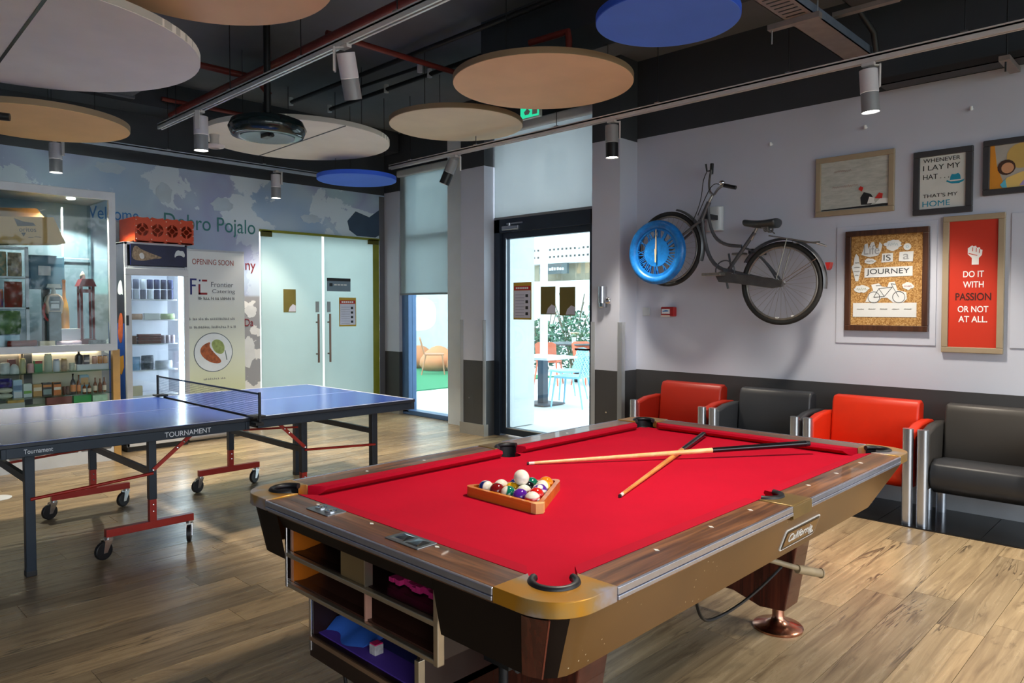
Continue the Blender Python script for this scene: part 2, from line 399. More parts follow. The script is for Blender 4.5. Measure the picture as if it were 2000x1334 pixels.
# window wall and bicycle wall (one side of the room)
def slab(p, x0, x1, yf, yb, zt=CEIL, mid=True, base=True, zm=3.05):
    obj('wainscot', MB().box(x0, x1, yf, yb, 0.0, 0.855), M_wains, p)
    if mid: obj('painted_panel', MB().box(x0, x1, yf, yb, 0.855, zm), M_wall, p)
    obj('upper_band', MB().box(x0, x1, yf, yb, zm, zt), M_dark, p)
    if base: obj('skirting', MB().box(x0-0.012, x1+0.012, yf-0.016, yf+0.05, 0, 0.13), M_skirt, p)
wb = thing('wall_back', None, None, (0, YB, 0), kind='structure')
slab(wb, -8.4, -8.07, 6.05, 6.3); slab(wb, -6.97, -6.34, 6.05, 6.3)
obj('upper_band', MB().box(-8.07, -6.97, 6.05, 6.3, 3.32, CEIL), M_dark, wb)
slab(wb, -6.34, -5.95, 5.645, 5.96)
obj('upper_band', MB().box(-5.95, -4.40, 5.83, 6.3, 3.46, CEIL), M_dark, wb)
slab(wb, -4.40, -4.07, 5.62, 6.3)
obj('wainscot', MB().box(-4.07, XR, YB, 6.2, 0, 0.86), M_wains, wb)
obj('painted_panel', MB().box(-4.07, XR, YB, 6.2, 0.86, 3.08), M_wall, wb)
obj('upper_band', MB().box(-4.07, XR, YB, 6.2, 3.08, CEIL), M_dark, wb)
obj('skirting', MB().box(-4.07, XR, YB-0.016, YB, 0.0, 0.19), mat('light_grey_skirting', (176, 178, 182), 0.4), wb)
guard = sheer('clear_corner_guard', (205, 210, 214), 0.45, 0.3)
for x, y in ((-6.345, 5.64), (-5.965, 5.64), (-4.405, 5.615), (-4.085, 5.615)):
    obj('corner_guard', MB().box(x, x+0.05, y-0.004, y, 0.13, 1.32).box(x if x < -6.3 or x < -4.3 else x+0.05, x+0.004, y-0.004, y+0.05, 0.13, 1.32), guard, wb)
for x, z, y in ((-6.2, 0.42, 5.645), (-4.22, 0.45, 5.62)):
    obj('screw', MB().cyl((x, y-0.004, z), (x, y, z), 0.008, n=10), M_chrome, wb)
# access panels, thin outlines on the bicycle wall
pl = mat('white_panel_paint', (196, 196, 206), 0.5, var=0.02)
for (x0, x1, z0, z1) in ((-2.18, -1.478, 1.18, 2.085), (-1.03, -0.4, 1.18, 2.095)):
    obj('access_panel', MB().box(x0, x1, YB-0.008, YB, z0, z1), M_wall, wb, bevel=0.002)
# other walls, behind and beside the camera, with tall windows
wr = thing('wall_right', None, None, (XR, 0, 0), kind='structure')
obj('wainscot', MB().box(XR, XR+0.2, YF, 6.3, 0, 0.06), M_wains, wr); obj('upper_band', MB().box(XR, XR+0.2, YF, 6.3, 3.5, CEIL), M_dark, wr)
obj('painted_panel', MB().box(XR, XR+0.2, 5.62, 6.3, 0.06, 3.5), M_wall, wr); obj('painted_panel', MB().box(XR, XR+0.2, YF, -3.0, 0.06, 3.5), M_wall, wr)
for yy in (-3.0, -1.55, -0.1, 1.35, 2.8, 4.2, 5.56): obj('mullion', MB().box(XR+0.04, XR+0.14, yy, yy+0.06, 0.06, 3.5), M_frame, wr)
obj('transom', MB().box(XR+0.05, XR+0.13, -3.0, 5.6, 2.35, 2.42), M_frame, wr)
struct('wall_front', MB().box(XL-0.2, XR+0.2, YF-0.2, YF, 0, CEIL), M_wall)

# courtyard window: dark frame, transom, panes, roller blind
w1 = thing('window_1', None, None, (-7.52, 6.15, 0), kind='structure')
obj('window_frame', MB().box(-8.07, -7.93, 6.1, 6.24, 0.03, 3.32).box(-7.05, -6.97, 6.1, 6.24, 0.03, 3.32).box(-8.07, -6.97, 6.1, 6.24, 0, 0.06).box(-8.07, -6.97, 6.1, 6.24, 3.26, 3.32), mat('blue_grey_frame', (86, 116, 158), 0.35, 0.3), w1, bevel=0.004)
obj('transom', MB().box(-7.93, -7.05, 6.12, 6.22, 2.37, 2.44), M_frame, w1)
for z0, z1 in ((0.06, 2.37), (2.44, 3.26)): obj('pane', MB().box(-7.93, -7.05, 6.165, 6.172, z0, z1), M_glass, w1)
M_blind = sheer('blind_fabric', (196, 206, 208), 0.16, 0.45)
def blind(label, x0, x1, y, z0, z1):
    t = thing('roller_blind', label, 'blind', ((x0+x1)/2, y, z0), 'roller blinds')
    obj('fabric', MB().box(x0, x1, y, y+0.003, z0+0.02, z1), M_blind, t)
    obj('bottom_bar', MB().box(x0, x1, y-0.008, y+0.012, z0, z0+0.025), mat('blind_bar', (120, 126, 132), 0.4), t)
    obj('cassette', MB().prism(rrect(y-0.05, y+0.05, z1-0.01, z1+0.085, 0.02), x0-0.01, x1+0.01, 'x'), mat('blind_cassette', (190, 194, 196), 0.4), t, smooth=40)
blind('tall white roller blind pulled down over the narrow courtyard window', -8.06, -6.98, 6.07, 1.63, 3.24)
blind('wide white roller blind covering the light above the glazed courtyard door', -5.94, -4.42, 5.8, 2.45, 3.40)

# glazed exterior door
d1 = thing('door_1', None, None, (-5.2, 5.9, 0), kind='structure')
obj('door_frame', MB().box(-5.95, -5.86, 5.8, 5.95, 0, 2.46).box(-4.56, -4.40, 5.8, 5.95, 0, 2.46).box(-5.95, -4.4, 5.8, 5.95, 2.30, 2.46), M_frame, d1, bevel=0.003)
obj('door_leaf', MB().box(-5.86, -5.79, 5.84, 5.9, 0.02, 2.30).box(-4.60, -4.56, 5.84, 5.9, 0.02, 2.30).box(-5.79, -4.6, 5.84, 5.9, 2.23, 2.30).box(-5.79, -4.6, 5.84, 5.9, 0.02, 0.10), M_frame, d1)
obj('glazing_bead', MB().box(-5.80, -5.785, 5.835, 5.84, 0.09, 2.24).box(-5.8, -4.59, 5.835, 5.84, 0.09, 0.10), M_alu, d1)
obj('pane', MB().box(-5.79, -4.6, 5.868, 5.874, 0.1, 2.23), M_glass, d1)
obj('door_closer', MB().box(-5.80, -5.55, 5.77, 5.83, 2.32, 2.37), M_alu, d1, bevel=0.008)
obj('closer_arm', MB().box(-5.74, -5.5, 5.79, 5.80, 2.385, 2.40).cyl((-5.7, 5.795, 2.36), (-5.7, 5.795, 2.4), 0.015), M_alu, d1)
obj('door_push_bar', MB().box(-4.76, -4.6, 5.8, 5.84, 1.02, 1.04), M_black, d1)

# frosted double glass door in the mural wall
M_frost = sheer('frosted_glass', (206, 223, 224), 0.02, 0.5)
d2 = thing('door_2', None, None, (XL, 5.08, 0), kind='structure')
lime = mat('lime_glass_edge', (128, 132, 34), 0.3, var=0.1)
for y0, y1 in ((4.22, 5.055), (5.095, 5.94)):
    lf = obj('door_leaf', MB().box(XL-0.006, XL+0.006, y0, y1, 0.01, 2.385), M_frost, d2)
    yh = y1-0.085 if y0 < 5 else y0+0.045
    obj('pull_handle', MB().cyl((XL+0.06, yh, 0.75), (XL+0.06, yh, 1.38), 0.0135).cyl((XL, yh, 0.86), (XL+0.06, yh, 0.86), 0.01).cyl((XL, yh, 1.27), (XL+0.06, yh, 1.27), 0.01), mat('bronze_handle', (120, 98, 88), 0.3, 0.8), lf, smooth=40)
    obj('push_label', MB().box(XL+0.006, XL+0.008, yh-0.012, yh+0.04, 1.40, 1.54), mat('grey_label', (150, 158, 160), 0.5), lf)
    obj('patch_fitting', MB().box(XL-0.012, XL+0.02, y0 if y0 < 5 else y1-0.17, y0+0.14 if y0 < 5 else y1, 2.33, 2.40), mat('olive_metal', (92, 90, 40), 0.35, 0.5), lf)
obj('edge_strip', MB().box(XL+0.006, XL+0.012, 5.85, 5.95, 0.01, 2.39), lime, d2)
obj('head_rail', MB().box(XL-0.02, XL+0.02, 4.2, 5.96, 2.385, 2.415), lime, d2)
# lit passage behind the frosted door
pw = mat('passage_wall', (222, 226, 224), 0.6)
struct('wall_passage', MB().box(-10.6, -10.5, 3.9, 6.3, 0, 2.9).box(-10.5, XL-0.2, 3.9, 4.0, 0, 2.9).box(-10.5, XL-0.2, 6.2, 6.3, 0, 2.9).box(-10.6, XL-0.2, 3.9, 6.3, 2.9, 3.0).box(-10.6, XL-0.19, 3.9, 6.3, -0.1, 0.0), pw)
area('passage_ceiling_lamp', (-9.5, 5.1, 2.8), (-9.5, 5.1, 0), 0.9, 1.6, 42, (1, 0.99, 0.97))
# ------------------------------------------------------------------ pool table
M_walnut = wood('walnut_rail', (54, 30, 16), (156, 104, 64), 0.32, 'y', 1.0, 0.3)
M_walnutx = wood('walnut_rail_x', (50, 28, 16), (148, 98, 60), 0.32, 'x', 1.0, 0.3)
M_bed = mat('red_baize', (186, 5, 40), 0.92, var=0.07, scale=3, bump=0.06, bscale=400, spec=0.15)
M_cush = mat('red_baize_cushion', (172, 5, 38), 0.9, var=0.06, scale=3, spec=0.15)
ka = NT('brown_laminate'); v = ka.coords(); n1 = ka.noise(v, 1.5, 3)
b1 = ka.ramp(n1, [(0.3, rgb(84, 56, 26)), (0.7, rgb(112, 76, 34))])
vo = ka.node('ShaderNodeTexVoronoi', Scale=42.0); ka.link(v, vo.inputs['Vector'])
sp1 = ka.ramp(vo.outputs['Distance'], [(0.07, (1, 1, 1, 1)), (0.10, (0, 0, 0, 1))])
sp2 = ka.ramp(ka.noise(v, 4, 3), [(0.50, (0, 0, 0, 1)), (0.60, (1, 1, 1, 1))])
ka.link(ka.mix(ka.mix(1.0, sp1, sp2, 'MULTIPLY'), b1, rgb(200, 182, 150)), ka.b.inputs['Base Color'])
ka.b.inputs['Roughness'].default_value = 0.28; M_apron = ka.m
M_mahog = wood('mahogany', (50, 16, 12), (92, 40, 26), 0.25, 'z', 1.0, 0.4)
kb = NT('worn_brass_casting'); v = kb.coords(); n1 = kb.noise(v, 7, 4, 0.5)
kb.link(kb.ramp(n1, [(0.40, rgb(196, 136, 36)), (0.55, rgb(176, 140, 84)), (0.66, rgb(176, 168, 176))]), kb.b.inputs['Base Color'])
kb.b.inputs['Roughness'].default_value = 0.3; kb.b.inputs['Metallic'].default_value = 0.55; M_cast = kb.m
M_rubber = mat('black_pocket_rubber', (20, 20, 24), 0.45, var=0.1)
M_copper = mat('copper', (196, 140, 116), 0.22, 1.0, 0.12, 14)
M_trim = mat('pool_trim_aluminium', (196, 198, 212), 0.24, 0.9, 0.05, 20)
px0, px1, py0, py1, PZ = -2.5, -1.0, 1.17, 3.65, 0.80
pool = thing('pool_table', 'red-cloth pool table with walnut rails and brown sides in the middle of the room', 'pool table', (-1.75, 2.41, 0))
RW, RL, PC, PR = 0.115, 0.20, 0.118, 0.054; ymid = (py0+py1)/2
corner = [(px0, py0, 1, 1), (px1, py0, -1, 1), (px1, py1, -1, -1), (px0, py1, 1, -1)]
def cmap(c, pts): return [(c[0]+c[2]*u, c[1]+c[3]*w) for u, w in pts]
cast = [(RL, -0.006)]+[(u-0.006, w-0.006) for u, w in arc(0.12, 0.12, 0.12, 270, 180, 10)]+[(-0.006, RL), (RW, RL)]+[(PC-0.012, RL-0.01), (PC-0.02, PC+PR)]+arc(PC, PC, PR, 110, 340, 18)+[(PC+PR, PC-0.02), (RL-0.01, PC-0.012)]+[(RL, RW)]
for c in corner:
    k = obj('corner_casting', MB().prism(cmap(c, cast), 0.766, PZ+0.004), M_cast, pool, smooth=35, bevel=0.006)
    lip = []
    for a in range(105, 346, 12): lip.append((c[0]+c[2]*(PC+PR*math.cos(R(a))), c[1]+c[3]*(PC+PR*math.sin(R(a))), PZ+0.003))
    obj('pocket_lip', MB().tube(lip, 0.0105, 8), M_rubber, pool, smooth=60)
    wl_ = [(c[0]+c[2]*(PC+(PR-0.001)*math.cos(R(a))), c[1]+c[3]*(PC+(PR-0.001)*math.sin(R(a)))) for a in range(105, 346, 12)]
    obj('pocket_wall', MB().loft([[(x, y, z) for x, y in wl_] for z in (0.75, 0.80)], cap=False, closed=False), M_rubber, pool, smooth=60)
    obj('pocket', MB().lathe([(PR, 0.762), (PR-0.004, 0.745), (0.03, 0.72), (0.0, 0.715)], (c[0]+c[2]*PC, c[1]+c[3]*PC, 0), 20, cap=False), M_cush if c == corner[1] else M_rubber, pool, smooth=60)
side = [(0, -0.075), (0, 0.075), (RW, 0.075)]+arc(RW+0.012, 0, 0.058, 98, 262, 12)+[(RW, -0.075)]
for xs, sg in ((px0, 1), (px1, -1)):
    obj('side_casting', MB().prism([(xs+sg*(u-0.005), ymid+w) for u, w in side], 0.752, PZ+0.003), mat('side_casting_brass', (128, 104, 62), 0.35, 0.5, 0.15, 12), pool, smooth=35, bevel=0.004)
    lip = [(xs+sg*(RW+0.012+0.058*math.cos(R(a))), ymid+0.058*math.sin(R(a)), PZ+0.002) for a in range(98, 263, 12)]
    obj('pocket_lip', MB().tube(lip, 0.011, 8), M_rubber, pool, smooth=60)
    wl_ = [(xs+sg*(RW+0.012+0.057*math.cos(R(a))), ymid+0.057*math.sin(R(a))) for a in range(98, 263, 12)]
    obj('pocket_wall', MB().loft([[(x, y, z) for x, y in wl_] for z in (0.74, 0.80)], cap=False, closed=False), M_rubber, pool, smooth=60)
    obj('pocket', MB().lathe([(0.058, 0.762), (0.055, 0.70), (0.04, 0.65), (0, 0.645)], (xs+sg*(RW+0.012), ymid, 0), 18, cap=False), M_rubber, pool, smooth=60)
    for a, b in ((py0+RL, ymid-0.075), (ymid+0.075, py1-RL)):
        obj('rail', MB().box(xs, xs+sg*RW, a, b, 0.76, PZ), M_walnut, pool, bevel=0.004)
        obj('rail_trim', MB().box(xs, xs-sg*0.009, a, b, 0.7825, PZ+0.001).box(xs, xs-sg*0.0105, a, b, 0.770, 0.7815), M_trim, pool, bevel=0.002)
    obj('side_trim', MB().box(xs, xs-sg*0.010, ymid-0.075, ymid+0.075, 0.757, PZ), mat('side_casting_brass', (128, 104, 62), 0.35, 0.5), pool, bevel=0.002)
for ys, sg in ((py0, 1), (py1, -1)):
    obj('rail', MB().box(px0+RL, px1-RL, ys, ys+sg*RW, 0.76, PZ), M_walnutx, pool, bevel=0.004)
    obj('rail_trim', MB().box(px0+RL, px1-RL, ys, ys-sg*0.009, 0.7825, PZ+0.001).box(px0+RL, px1-RL, ys, ys-sg*0.0105, 0.770, 0.7815), M_trim, pool, bevel=0.002)
sec = [(0, 0.80), (0.046, 0.798), (0.05, 0.787), (0.03, 0.768), (0, 0.762)]
def cushion(fn, a, b, ka, kb):
    obj('cushion', MB().loft([[fn(u, a+ka*u, z) for u, z in sec], [fn(u, b-kb*u, z) for u, z in sec]]), M_cush, pool, smooth=50)
for xs, sg in ((px0, 1), (px1, -1)):
    fn = lambda u, t, z, xs=xs, sg=sg: (xs+sg*(RW+u), t, z)
    cushion(fn, py0+RL+0.002, ymid-0.060, 1.0, 0.35); cushion(fn, ymid+0.060, py1-RL-0.002, 0.35, 1.0)
for ys, sg in ((py0, 1), (py1, -1)):
    cushion(lambda u, t, z, ys=ys, sg=sg: (t, ys+sg*(RW+u), z), px0+RL+0.002, px1-RL-0.002, 1.0, 1.0)
bed = []
def side_notch(xs, sg, up):
    p = arc(RW+0.012, 0, 0.056, -102, 102, 10); p = [(xs+sg*u, ymid+w) for u, w in p]
    return p if (p[0][1] < p[-1][1]) == up else p[::-1]
cn = [(PC+0.075, RW)]+arc(PC-0.008, PC-0.008, 0.036, 0, 90, 6)+[(RW, PC+0.075)]
bed += cmap(corner[0], cn)[::-1]; bed += cmap(corner[1], cn); bed += side_notch(px1, -1, True)
bed += cmap(corner[2], cn)[::-1]; bed += cmap(corner[3], cn); bed += side_notch(px0, 1, False)
obj('bed_cloth', MB().prism(bed, 0.742, 0.765), M_bed, pool)
# apron: slanting sides with rounded corners, open at the near end for the ball return
AT, AB, INS = 0.768, 0.60, 0.065
def ring(iw, ie, in_, if_, r, xa, xb):
    a, b, c, d = px0+iw, px1-ie, py0+in_, py1-if_
    return [(xb, c)]+arc(b-r, c+r, r, 270, 360, 6)+arc(b-r, d-r, r, 0, 90, 6)+arc(a+r, d-r, r, 90, 180, 6)+arc(a+r, c+r, r, 180, 270, 6)+[(xa, c)]
rt, rb = ring(0.006, 0.006, 0.006, 0.006, 0.115, -2.25, -1.44), ring(0.045, INS, 0.04, 0.30, 0.085, -2.25, -1.44)
L3 = lambda pts, z: [(x, y, z) for x, y in pts]
obj('apron', MB().loft([L3(rt[5:23], AT), L3(rb[5:23], AB)], cap=False, closed=False), M_apron, pool, smooth=30)
M_end = mat('shaded_end_laminate', (24, 14, 10), 0.5, var=0.2, spec=0.2)  # brown laminate darkened: shade on the near end is put into its colour
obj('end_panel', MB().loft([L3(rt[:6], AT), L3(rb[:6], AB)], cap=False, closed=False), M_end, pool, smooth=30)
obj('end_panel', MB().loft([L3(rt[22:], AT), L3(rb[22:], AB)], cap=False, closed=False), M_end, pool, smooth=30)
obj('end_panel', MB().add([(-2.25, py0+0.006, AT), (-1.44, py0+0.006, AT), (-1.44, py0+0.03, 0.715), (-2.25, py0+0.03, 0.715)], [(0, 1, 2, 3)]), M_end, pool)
obj('underside', MB().box(px0+0.06, px1-0.07, py0+0.42, py1-0.31, AB+0.005, AB+0.02), M_black, pool)
ct, cb = arc(px1-0.006-0.115, py0+0.006+0.115, 0.1175, 272, 306, 4), arc(px1-INS-0.085, py0+0.04+0.085, 0.0875, 272, 306, 4)
obj('corner_strip', MB().loft([[(x, y, AT-0.01) for x, y in ct], [(x, y, AB) for x, y in cb]], cap=False, closed=False), M_mahog, pool, smooth=60)
obj('corner_bead', MB().tube([(ct[-1][0], ct[-1][1], AT-0.01), (cb[-1][0], cb[-1][1], AB)], 0.0025, 6), mat('red_brown_bead', (120, 60, 44), 0.3), pool)
# maker's badge on the long side
def on_apron(y, z, o=0.002):
    t = (AT-z)/(AT-AB); return (px1-0.006-(INS-0.006)*t+o, y, z)
bd = MB(); 
def badge_poly(y0, y1, z0, z1, o, r=0.012):
    return [on_apron(a, b, o) for a, b in rrect(y0, y1, z0, z1, r, 4)]
def plate(mb, y0, y1, z0, z1, o, r):
    p = badge_poly(y0, y1, z0, z1, o, r); q = badge_poly(y0, y1, z0, z1, o-0.004, r); mb.loft([q, p]); return mb
bg_ = obj('badge', plate(MB(), 2.36, 2.65, 0.630, 0.708, 0.004, 0.014), mat('badge_white', (222, 222, 222), 0.3), pool)
obj('badge_field', plate(MB(), 2.366, 2.644, 0.6345, 0.7035, 0.0055, 0.011), mat('badge_black', (26, 24, 24), 0.3), bg_)
obj('badge_field', plate(MB(), 2.374, 2.636, 0.643, 0.695, 0.007, 0.008), mat('badge_brown', (112, 78, 34), 0.3), bg_)
upv = Vector(on_apron(2.5, 0.7))-Vector(on_apron(2.5, 0.6))
bw = mat('badge_white', (222, 222, 222), 0.3)
text('lettering', 'California', bw, pool, on_apron(2.495, 0.672, 0.0085), Y_, upv, w=0.20, h=0.032)
text('lettering', 'Club', bw, pool, on_apron(2.595, 0.651, 0.0085), Y_, upv, w=0.04, h=0.011)
# rail sights and score counters
M_pearl = mat('pearl_inlay', (236, 234, 226), 0.25)
for x, y in ((-1.824, 1.262), (-1.518, 1.262), (-2.13, 1.262), (-1.075, 1.657), (-1.075, 1.948), (-1.075, 2.2), (-1.075, 2.66), (-1.075, 2.93), (-1.075, 3.2), (-2.43, 1.66), (-2.43, 1.95), (-2.43, 2.9)):
    obj('rail_sight', MB().prism([(x-0.010, y), (x, y-0.006), (x+0.010, y), (x, y+0.006)], PZ, PZ+0.0015), M_pearl, pool)
for kx, (xa, xb) in enumerate(((-2.115, -1.985), (-1.685, -1.535))):
    sc_ = obj('score_counter', MB().prism(rrect(xa, xb, 1.207, 1.280, 0.006), PZ, PZ+0.003), mat('counter_plate', (150, 152, 156), 0.3, 0.9, 0.08, 40), pool, bevel=0.001)
    for q in (0.28, 0.72):
        cx = xa+(xb-xa)*q
        if kx == 0: obj('counter_dial', MB().lathe([(0.019, 0.0), (0.019, 0.004), (0.012, 0.005), (0.0, 0.001)], (cx, 1.243, PZ+0.002), 20), M_chrome, sc_, smooth=40)
        else: obj('counter_window', MB().prism([(cx-0.028, 1.218), (cx+0.028, 1.218), (cx+0.028, 1.268), (cx-0.028, 1.268)], PZ+0.003, PZ+0.004, top=[(cx-0.02, 1.226), (cx+0.02, 1.226), (cx, 1.262), (cx-0.002, 1.262)]), M_chrome, sc_)
# ball return: two tiers of trays in a chrome frame, storage box below
M_cham = mat('champagne_metal', (186, 172, 150), 0.28, 0.85, 0.06, 20)
M_inner = mat('dark_inner_wood', (38, 20, 16), 0.35, var=0.2)
M_inner2 = mat('orange_lit_inner_wood', (186, 98, 22), 0.35, var=0.12)  # brown wood with the orange light on it put into the colour
bx0, bx1, by0, bz0, bz1 = -2.245, -1.45, 1.205, 0.517, 0.722
br = obj('ball_return', MB().box(bx0+0.01, bx1-0.01, 1.46, 1.475, bz0, bz1).box(bx0+0.01, bx1-0.01, by0+0.02, 1.475, bz1-0.008, bz1).box(bx1-0.018, bx1-0.008, by0+0.02, 1.475, bz0, bz1), M_inner, pool)
obj('tray_side', MB().box(bx0+0.008, bx0+0.018, by0+0.02, by0+0.13, bz0, bz1), M_inner2, br)
obj('tray_side', MB().box(bx0+0.006, bx0+0.016, by0+0.13, 1.47, bz0, bz1), M_inner, br)
zmid = 0.622
def tray(x0, x1, z):
    return MB().prism([(by0+0.02, z), (by0+0.02, z+0.012), (by0+0.06, z+0.008), (1.46, z+0.034), (1.46, z)], x0, x1, 'x')
obj('tray', tray(bx0+0.02, bx1-0.02, zmid-0.004), M_inner, br); obj('tray', tray(bx0+0.02, bx1-0.02, bz0), mat('tray_brown', (74, 44, 34), 0.3), br)
obj('frame_bar', MB().box(bx0, bx1, by0, by0+0.018, bz1-0.011, bz1+0.003), M_cham, br, bevel=0.003)
obj('frame_bar', MB().box(bx0, bx1, by0, by0+0.018, zmid-0.009, zmid+0.007), M_cham, br, bevel=0.003)
obj('frame_bar', MB().box(bx0, bx1, by0+0.002, by0+0.02, bz0-0.007, bz0+0.007), M_cham, br, bevel=0.003)
obj('frame_post', MB().box(bx0-0.004, bx0+0.008, by0-0.001, by0+0.024, bz0-0.008, bz1+0.004), M_chrome, br, bevel=0.003)
obj('frame_post', MB().box(bx1-0.016, bx1+0.003, by0-0.001, by0+0.024, bz0-0.008, bz1+0.02), M_cham, br, bevel=0.003)
obj('centre_plate', MB().box(-1.925, -1.79, by0+0.012, by0+0.02, zmid+0.008, bz1-0.016), mat('bronze_plate', (140, 116, 78), 0.35, 0.5), br)
obj('divider', MB().box(-1.795, -1.789, by0+0.008, by0+0.035, zmid, bz1), M_cham, br)
obj('divider', MB().box(-1.80, -1.794, by0+0.012, by0+0.035, bz0, zmid), mat('pink_beige', (178, 130, 112), 0.4), br)
pk = MB(); rr = random.Random(4)
for i in range(16): pk.box(-1.77+i*0.0185, -1.75+i*0.0185, 1.28+0.02*rr.random(), 1.33, zmid+0.012, zmid+0.024+0.008*rr.random())
obj('pink_cloth_strip', pk, mat('pink_felt', (214, 40, 118), 0.8), br)
sx0, sx1, sy0, sz0, sz1 = -2.165, -1.585, 1.255, 0.335, 0.495
sb = obj('storage_box', MB().box(sx0, sx0+0.012, sy0, 1.62, sz0, sz1).box(sx1-0.012, sx1, sy0, 1.62, sz0, sz1).box(sx0, sx1, 1.60, 1.62, sz0, sz1).box(sx0, sx1, sy0+0.01, 1.62, sz0, sz0+0.022).box(sx0-0.004, sx1+0.004, sy0-0.004, sy0+0.008, sz0-0.05, sz0+0.025), M_inner, pool)
obj('lining', MB().box(sx0+0.012, sx1-0.012, sy0+0.02, 1.6, sz0+0.022, sz0+0.026), mat('violet_felt', (96, 62, 176), 0.85, var=0.12), sb)
obj('lining', MB().prism([(1.36, sz0+0.026), (1.60, sz0+0.026), (1.60, sz0+0.08), (1.5, sz0+0.05)], sx0+0.012, sx1-0.012, 'x'), mat('navy_felt', (28, 28, 96), 0.9), sb)
cl = MB(); rings = []
for i in range(12):
    t = i/11; x = sx0+0.015+0.20*t
    rings.append([(x, 1.30+0.02*math.sin(7*t), sz0+0.027), (x, 1.34, sz0+0.04+0.035*abs(math.sin(5*t+0.6))*(1-t)), (x, 1.46, sz0+0.06+0.03*abs(math.sin(4*t))*(1-t)), (x, 1.55, sz0+0.03)])
obj('polishing_cloth', cl.loft(rings, closed=False), mat('bright_blue_cloth', (56, 112, 214), 0.7), sb, smooth=60)
obj('box_trim', MB().box(sx0-0.006, sx0+0.008, sy0-0.008, sy0+0.016, sz0-0.03, sz1), M_chrome, sb, bevel=0.002)
obj('box_trim', MB().box(sx1-0.016, sx1+0.004, sy0-0.008, sy0+0.016, sz0-0.03, sz1-0.03), M_cham, sb, bevel=0.002)
obj('box_trim', MB().box(sx0, sx1, sy0-0.010, sy0, sz0+0.006, sz0+0.020), mat('worn_gilt_edge', (150, 118, 92), 0.35, 0.5), sb)
# pedestals and copper feet
ped = [(-2.24, 0.60), (-2.145, 0.11), (-2.03, 0.10), (-1.9, 0.14), (-1.6, 0.14), (-1.47, 0.10), (-1.355, 0.11), (-1.27, 0.60)]
for yy in (1.68, 3.18):
    obj('pedestal', MB().prism(ped, yy-0.07, yy+0.07, 'y'), M_mahog, pool, bevel=0.006)
    for xx in (-2.085, -1.415):
        obj('foot', MB().lathe([(0.108, 0.0), (0.110, 0.010), (0.104, 0.016), (0.060, 0.026), (0.034, 0.040), (0.026, 0.060), (0.026, 0.115)], (xx, yy, 0), 32), M_copper, pool, smooth=50)
obj('crank_handle', MB().cyl((-1.33, 2.72, 0.47), (-1.19, 2.98, 0.365), 0.011).cyl((-1.22, 2.92, 0.385), (-1.17, 3.03, 0.352), 0.018).cyl((-1.17, 3.03, 0.352), (-1.168, 3.034, 0.351), 0.021), mat('beige_handle', (150, 132, 104), 0.5, var=0.2, scale=20), pool, smooth=40)
obj('power_cable', MB().tube(bez((-1.26, 2.86, 0.40), (-1.25, 2.6, 0.36), (-1.25, 2.45, 0.35), (-1.25, 2.30, 0.362), 10)[:-1]+bez((-1.25, 2.30, 0.362), (-1.25, 2.25, 0.37), (-1.25, 2.2, 0.37), (-1.25, 2.172, 0.46), 8), 0.006, 6), M_black, pool, smooth=60)
obj('power_cable', MB().tube([(-2.02, 1.30, 0.29), (-2.03, 1.295, 0.25), (-2.0, 1.3, 0.12), (-2.02, 1.36, 0.02)], 0.006, 6), M_black, pool, smooth=60)
obj('lever_linkage', MB().cyl((-1.62, 1.50, 0.47), (-1.36, 1.42, 0.46), 0.012).cyl((-1.45, 1.45, 0.47), (-1.45, 1.45, 0.30), 0.014).box(-1.50, -1.40, 1.42, 1.48, 0.44, 0.50), M_blackmetal, pool, smooth=40)
ch = obj('chalk_cube', MB().box(-1.905, -1.872, 1.305, 1.338, sz0+0.026, sz0+0.058), mat('chalk_label', (198, 190, 190), 0.8, var=0.25, scale=60), label='small pink billiard chalk cube in the pool table storage box', cat='chalk', bevel=0.003)
obj('chalk_top', MB().box(-1.903, -1.874, 1.307, 1.336, sz0+0.058, sz0+0.061), mat('pink_chalk', (230, 30, 110), 0.95), ch)

# triangle rack, balls, cues
BED = 0.765; BR = 0.0286
rk = thing('ball_rack', 'orange wooden triangle rack around the balls on the pool table', 'rack', (-1.795, 1.90, BED))
tA, tB, tC = (-1.992, 1.772), (-1.598, 1.772), (-1.795, 2.113)
def tri(ins, cut):
    P = [Vector((p[0], p[1], 0)) for p in (tA, tB, tC)]; c = (P[0]+P[1]+P[2])/3; out = []
    P = [c+(p-c)*(1-ins/((P[0]-c).length*0.5)) for p in P]
    for i in range(3):
        p, a, b = P[i], P[i-1], P[(i+1) % 3]
        p1, p2 = p+(a-p).normalized()*cut, p+(b-p).normalized()*cut
        for t in (0, 0.25, 0.5, 0.75, 1): out.append(p1*(1-t)**2+p*(2*t*(1-t)*0.8)+(p1+p2)*0.5*(2*t*(1-t)*0.2)+p2*t*t)
    return [(q.x, q.y) for q in out]
to, ti = tri(0, 0.045), tri(0.016, 0.03); n = len(to)
rm = MB(); z0, z1 = BED, BED+0.035
vs = [(x, y, z) for ring_, z in ((to, z0), (to, z1), (ti, z1), (ti, z0)) for x, y in ring_]
rm.add(vs, [[k*n+i, k*n+(i+1) % n, ((k+1) % 4)*n+(i+1) % n, ((k+1) % 4)*n+i] for k in range(4) for i in range(n)])
obj('rack_frame', rm, wood('rack_oak', (176, 88, 20), (214, 130, 46), 0.35, 'x', 0.7, 0.3), rk, smooth=30)
obj('corner_block', MB().prism([(-1.640, 1.770), (-1.618, 1.771), (-1.606, 1.795), (-1.617, 1.815)], BED+0.001, BED+0.0352), mat('pale_corner_block', (226, 178, 112), 0.4), rk)
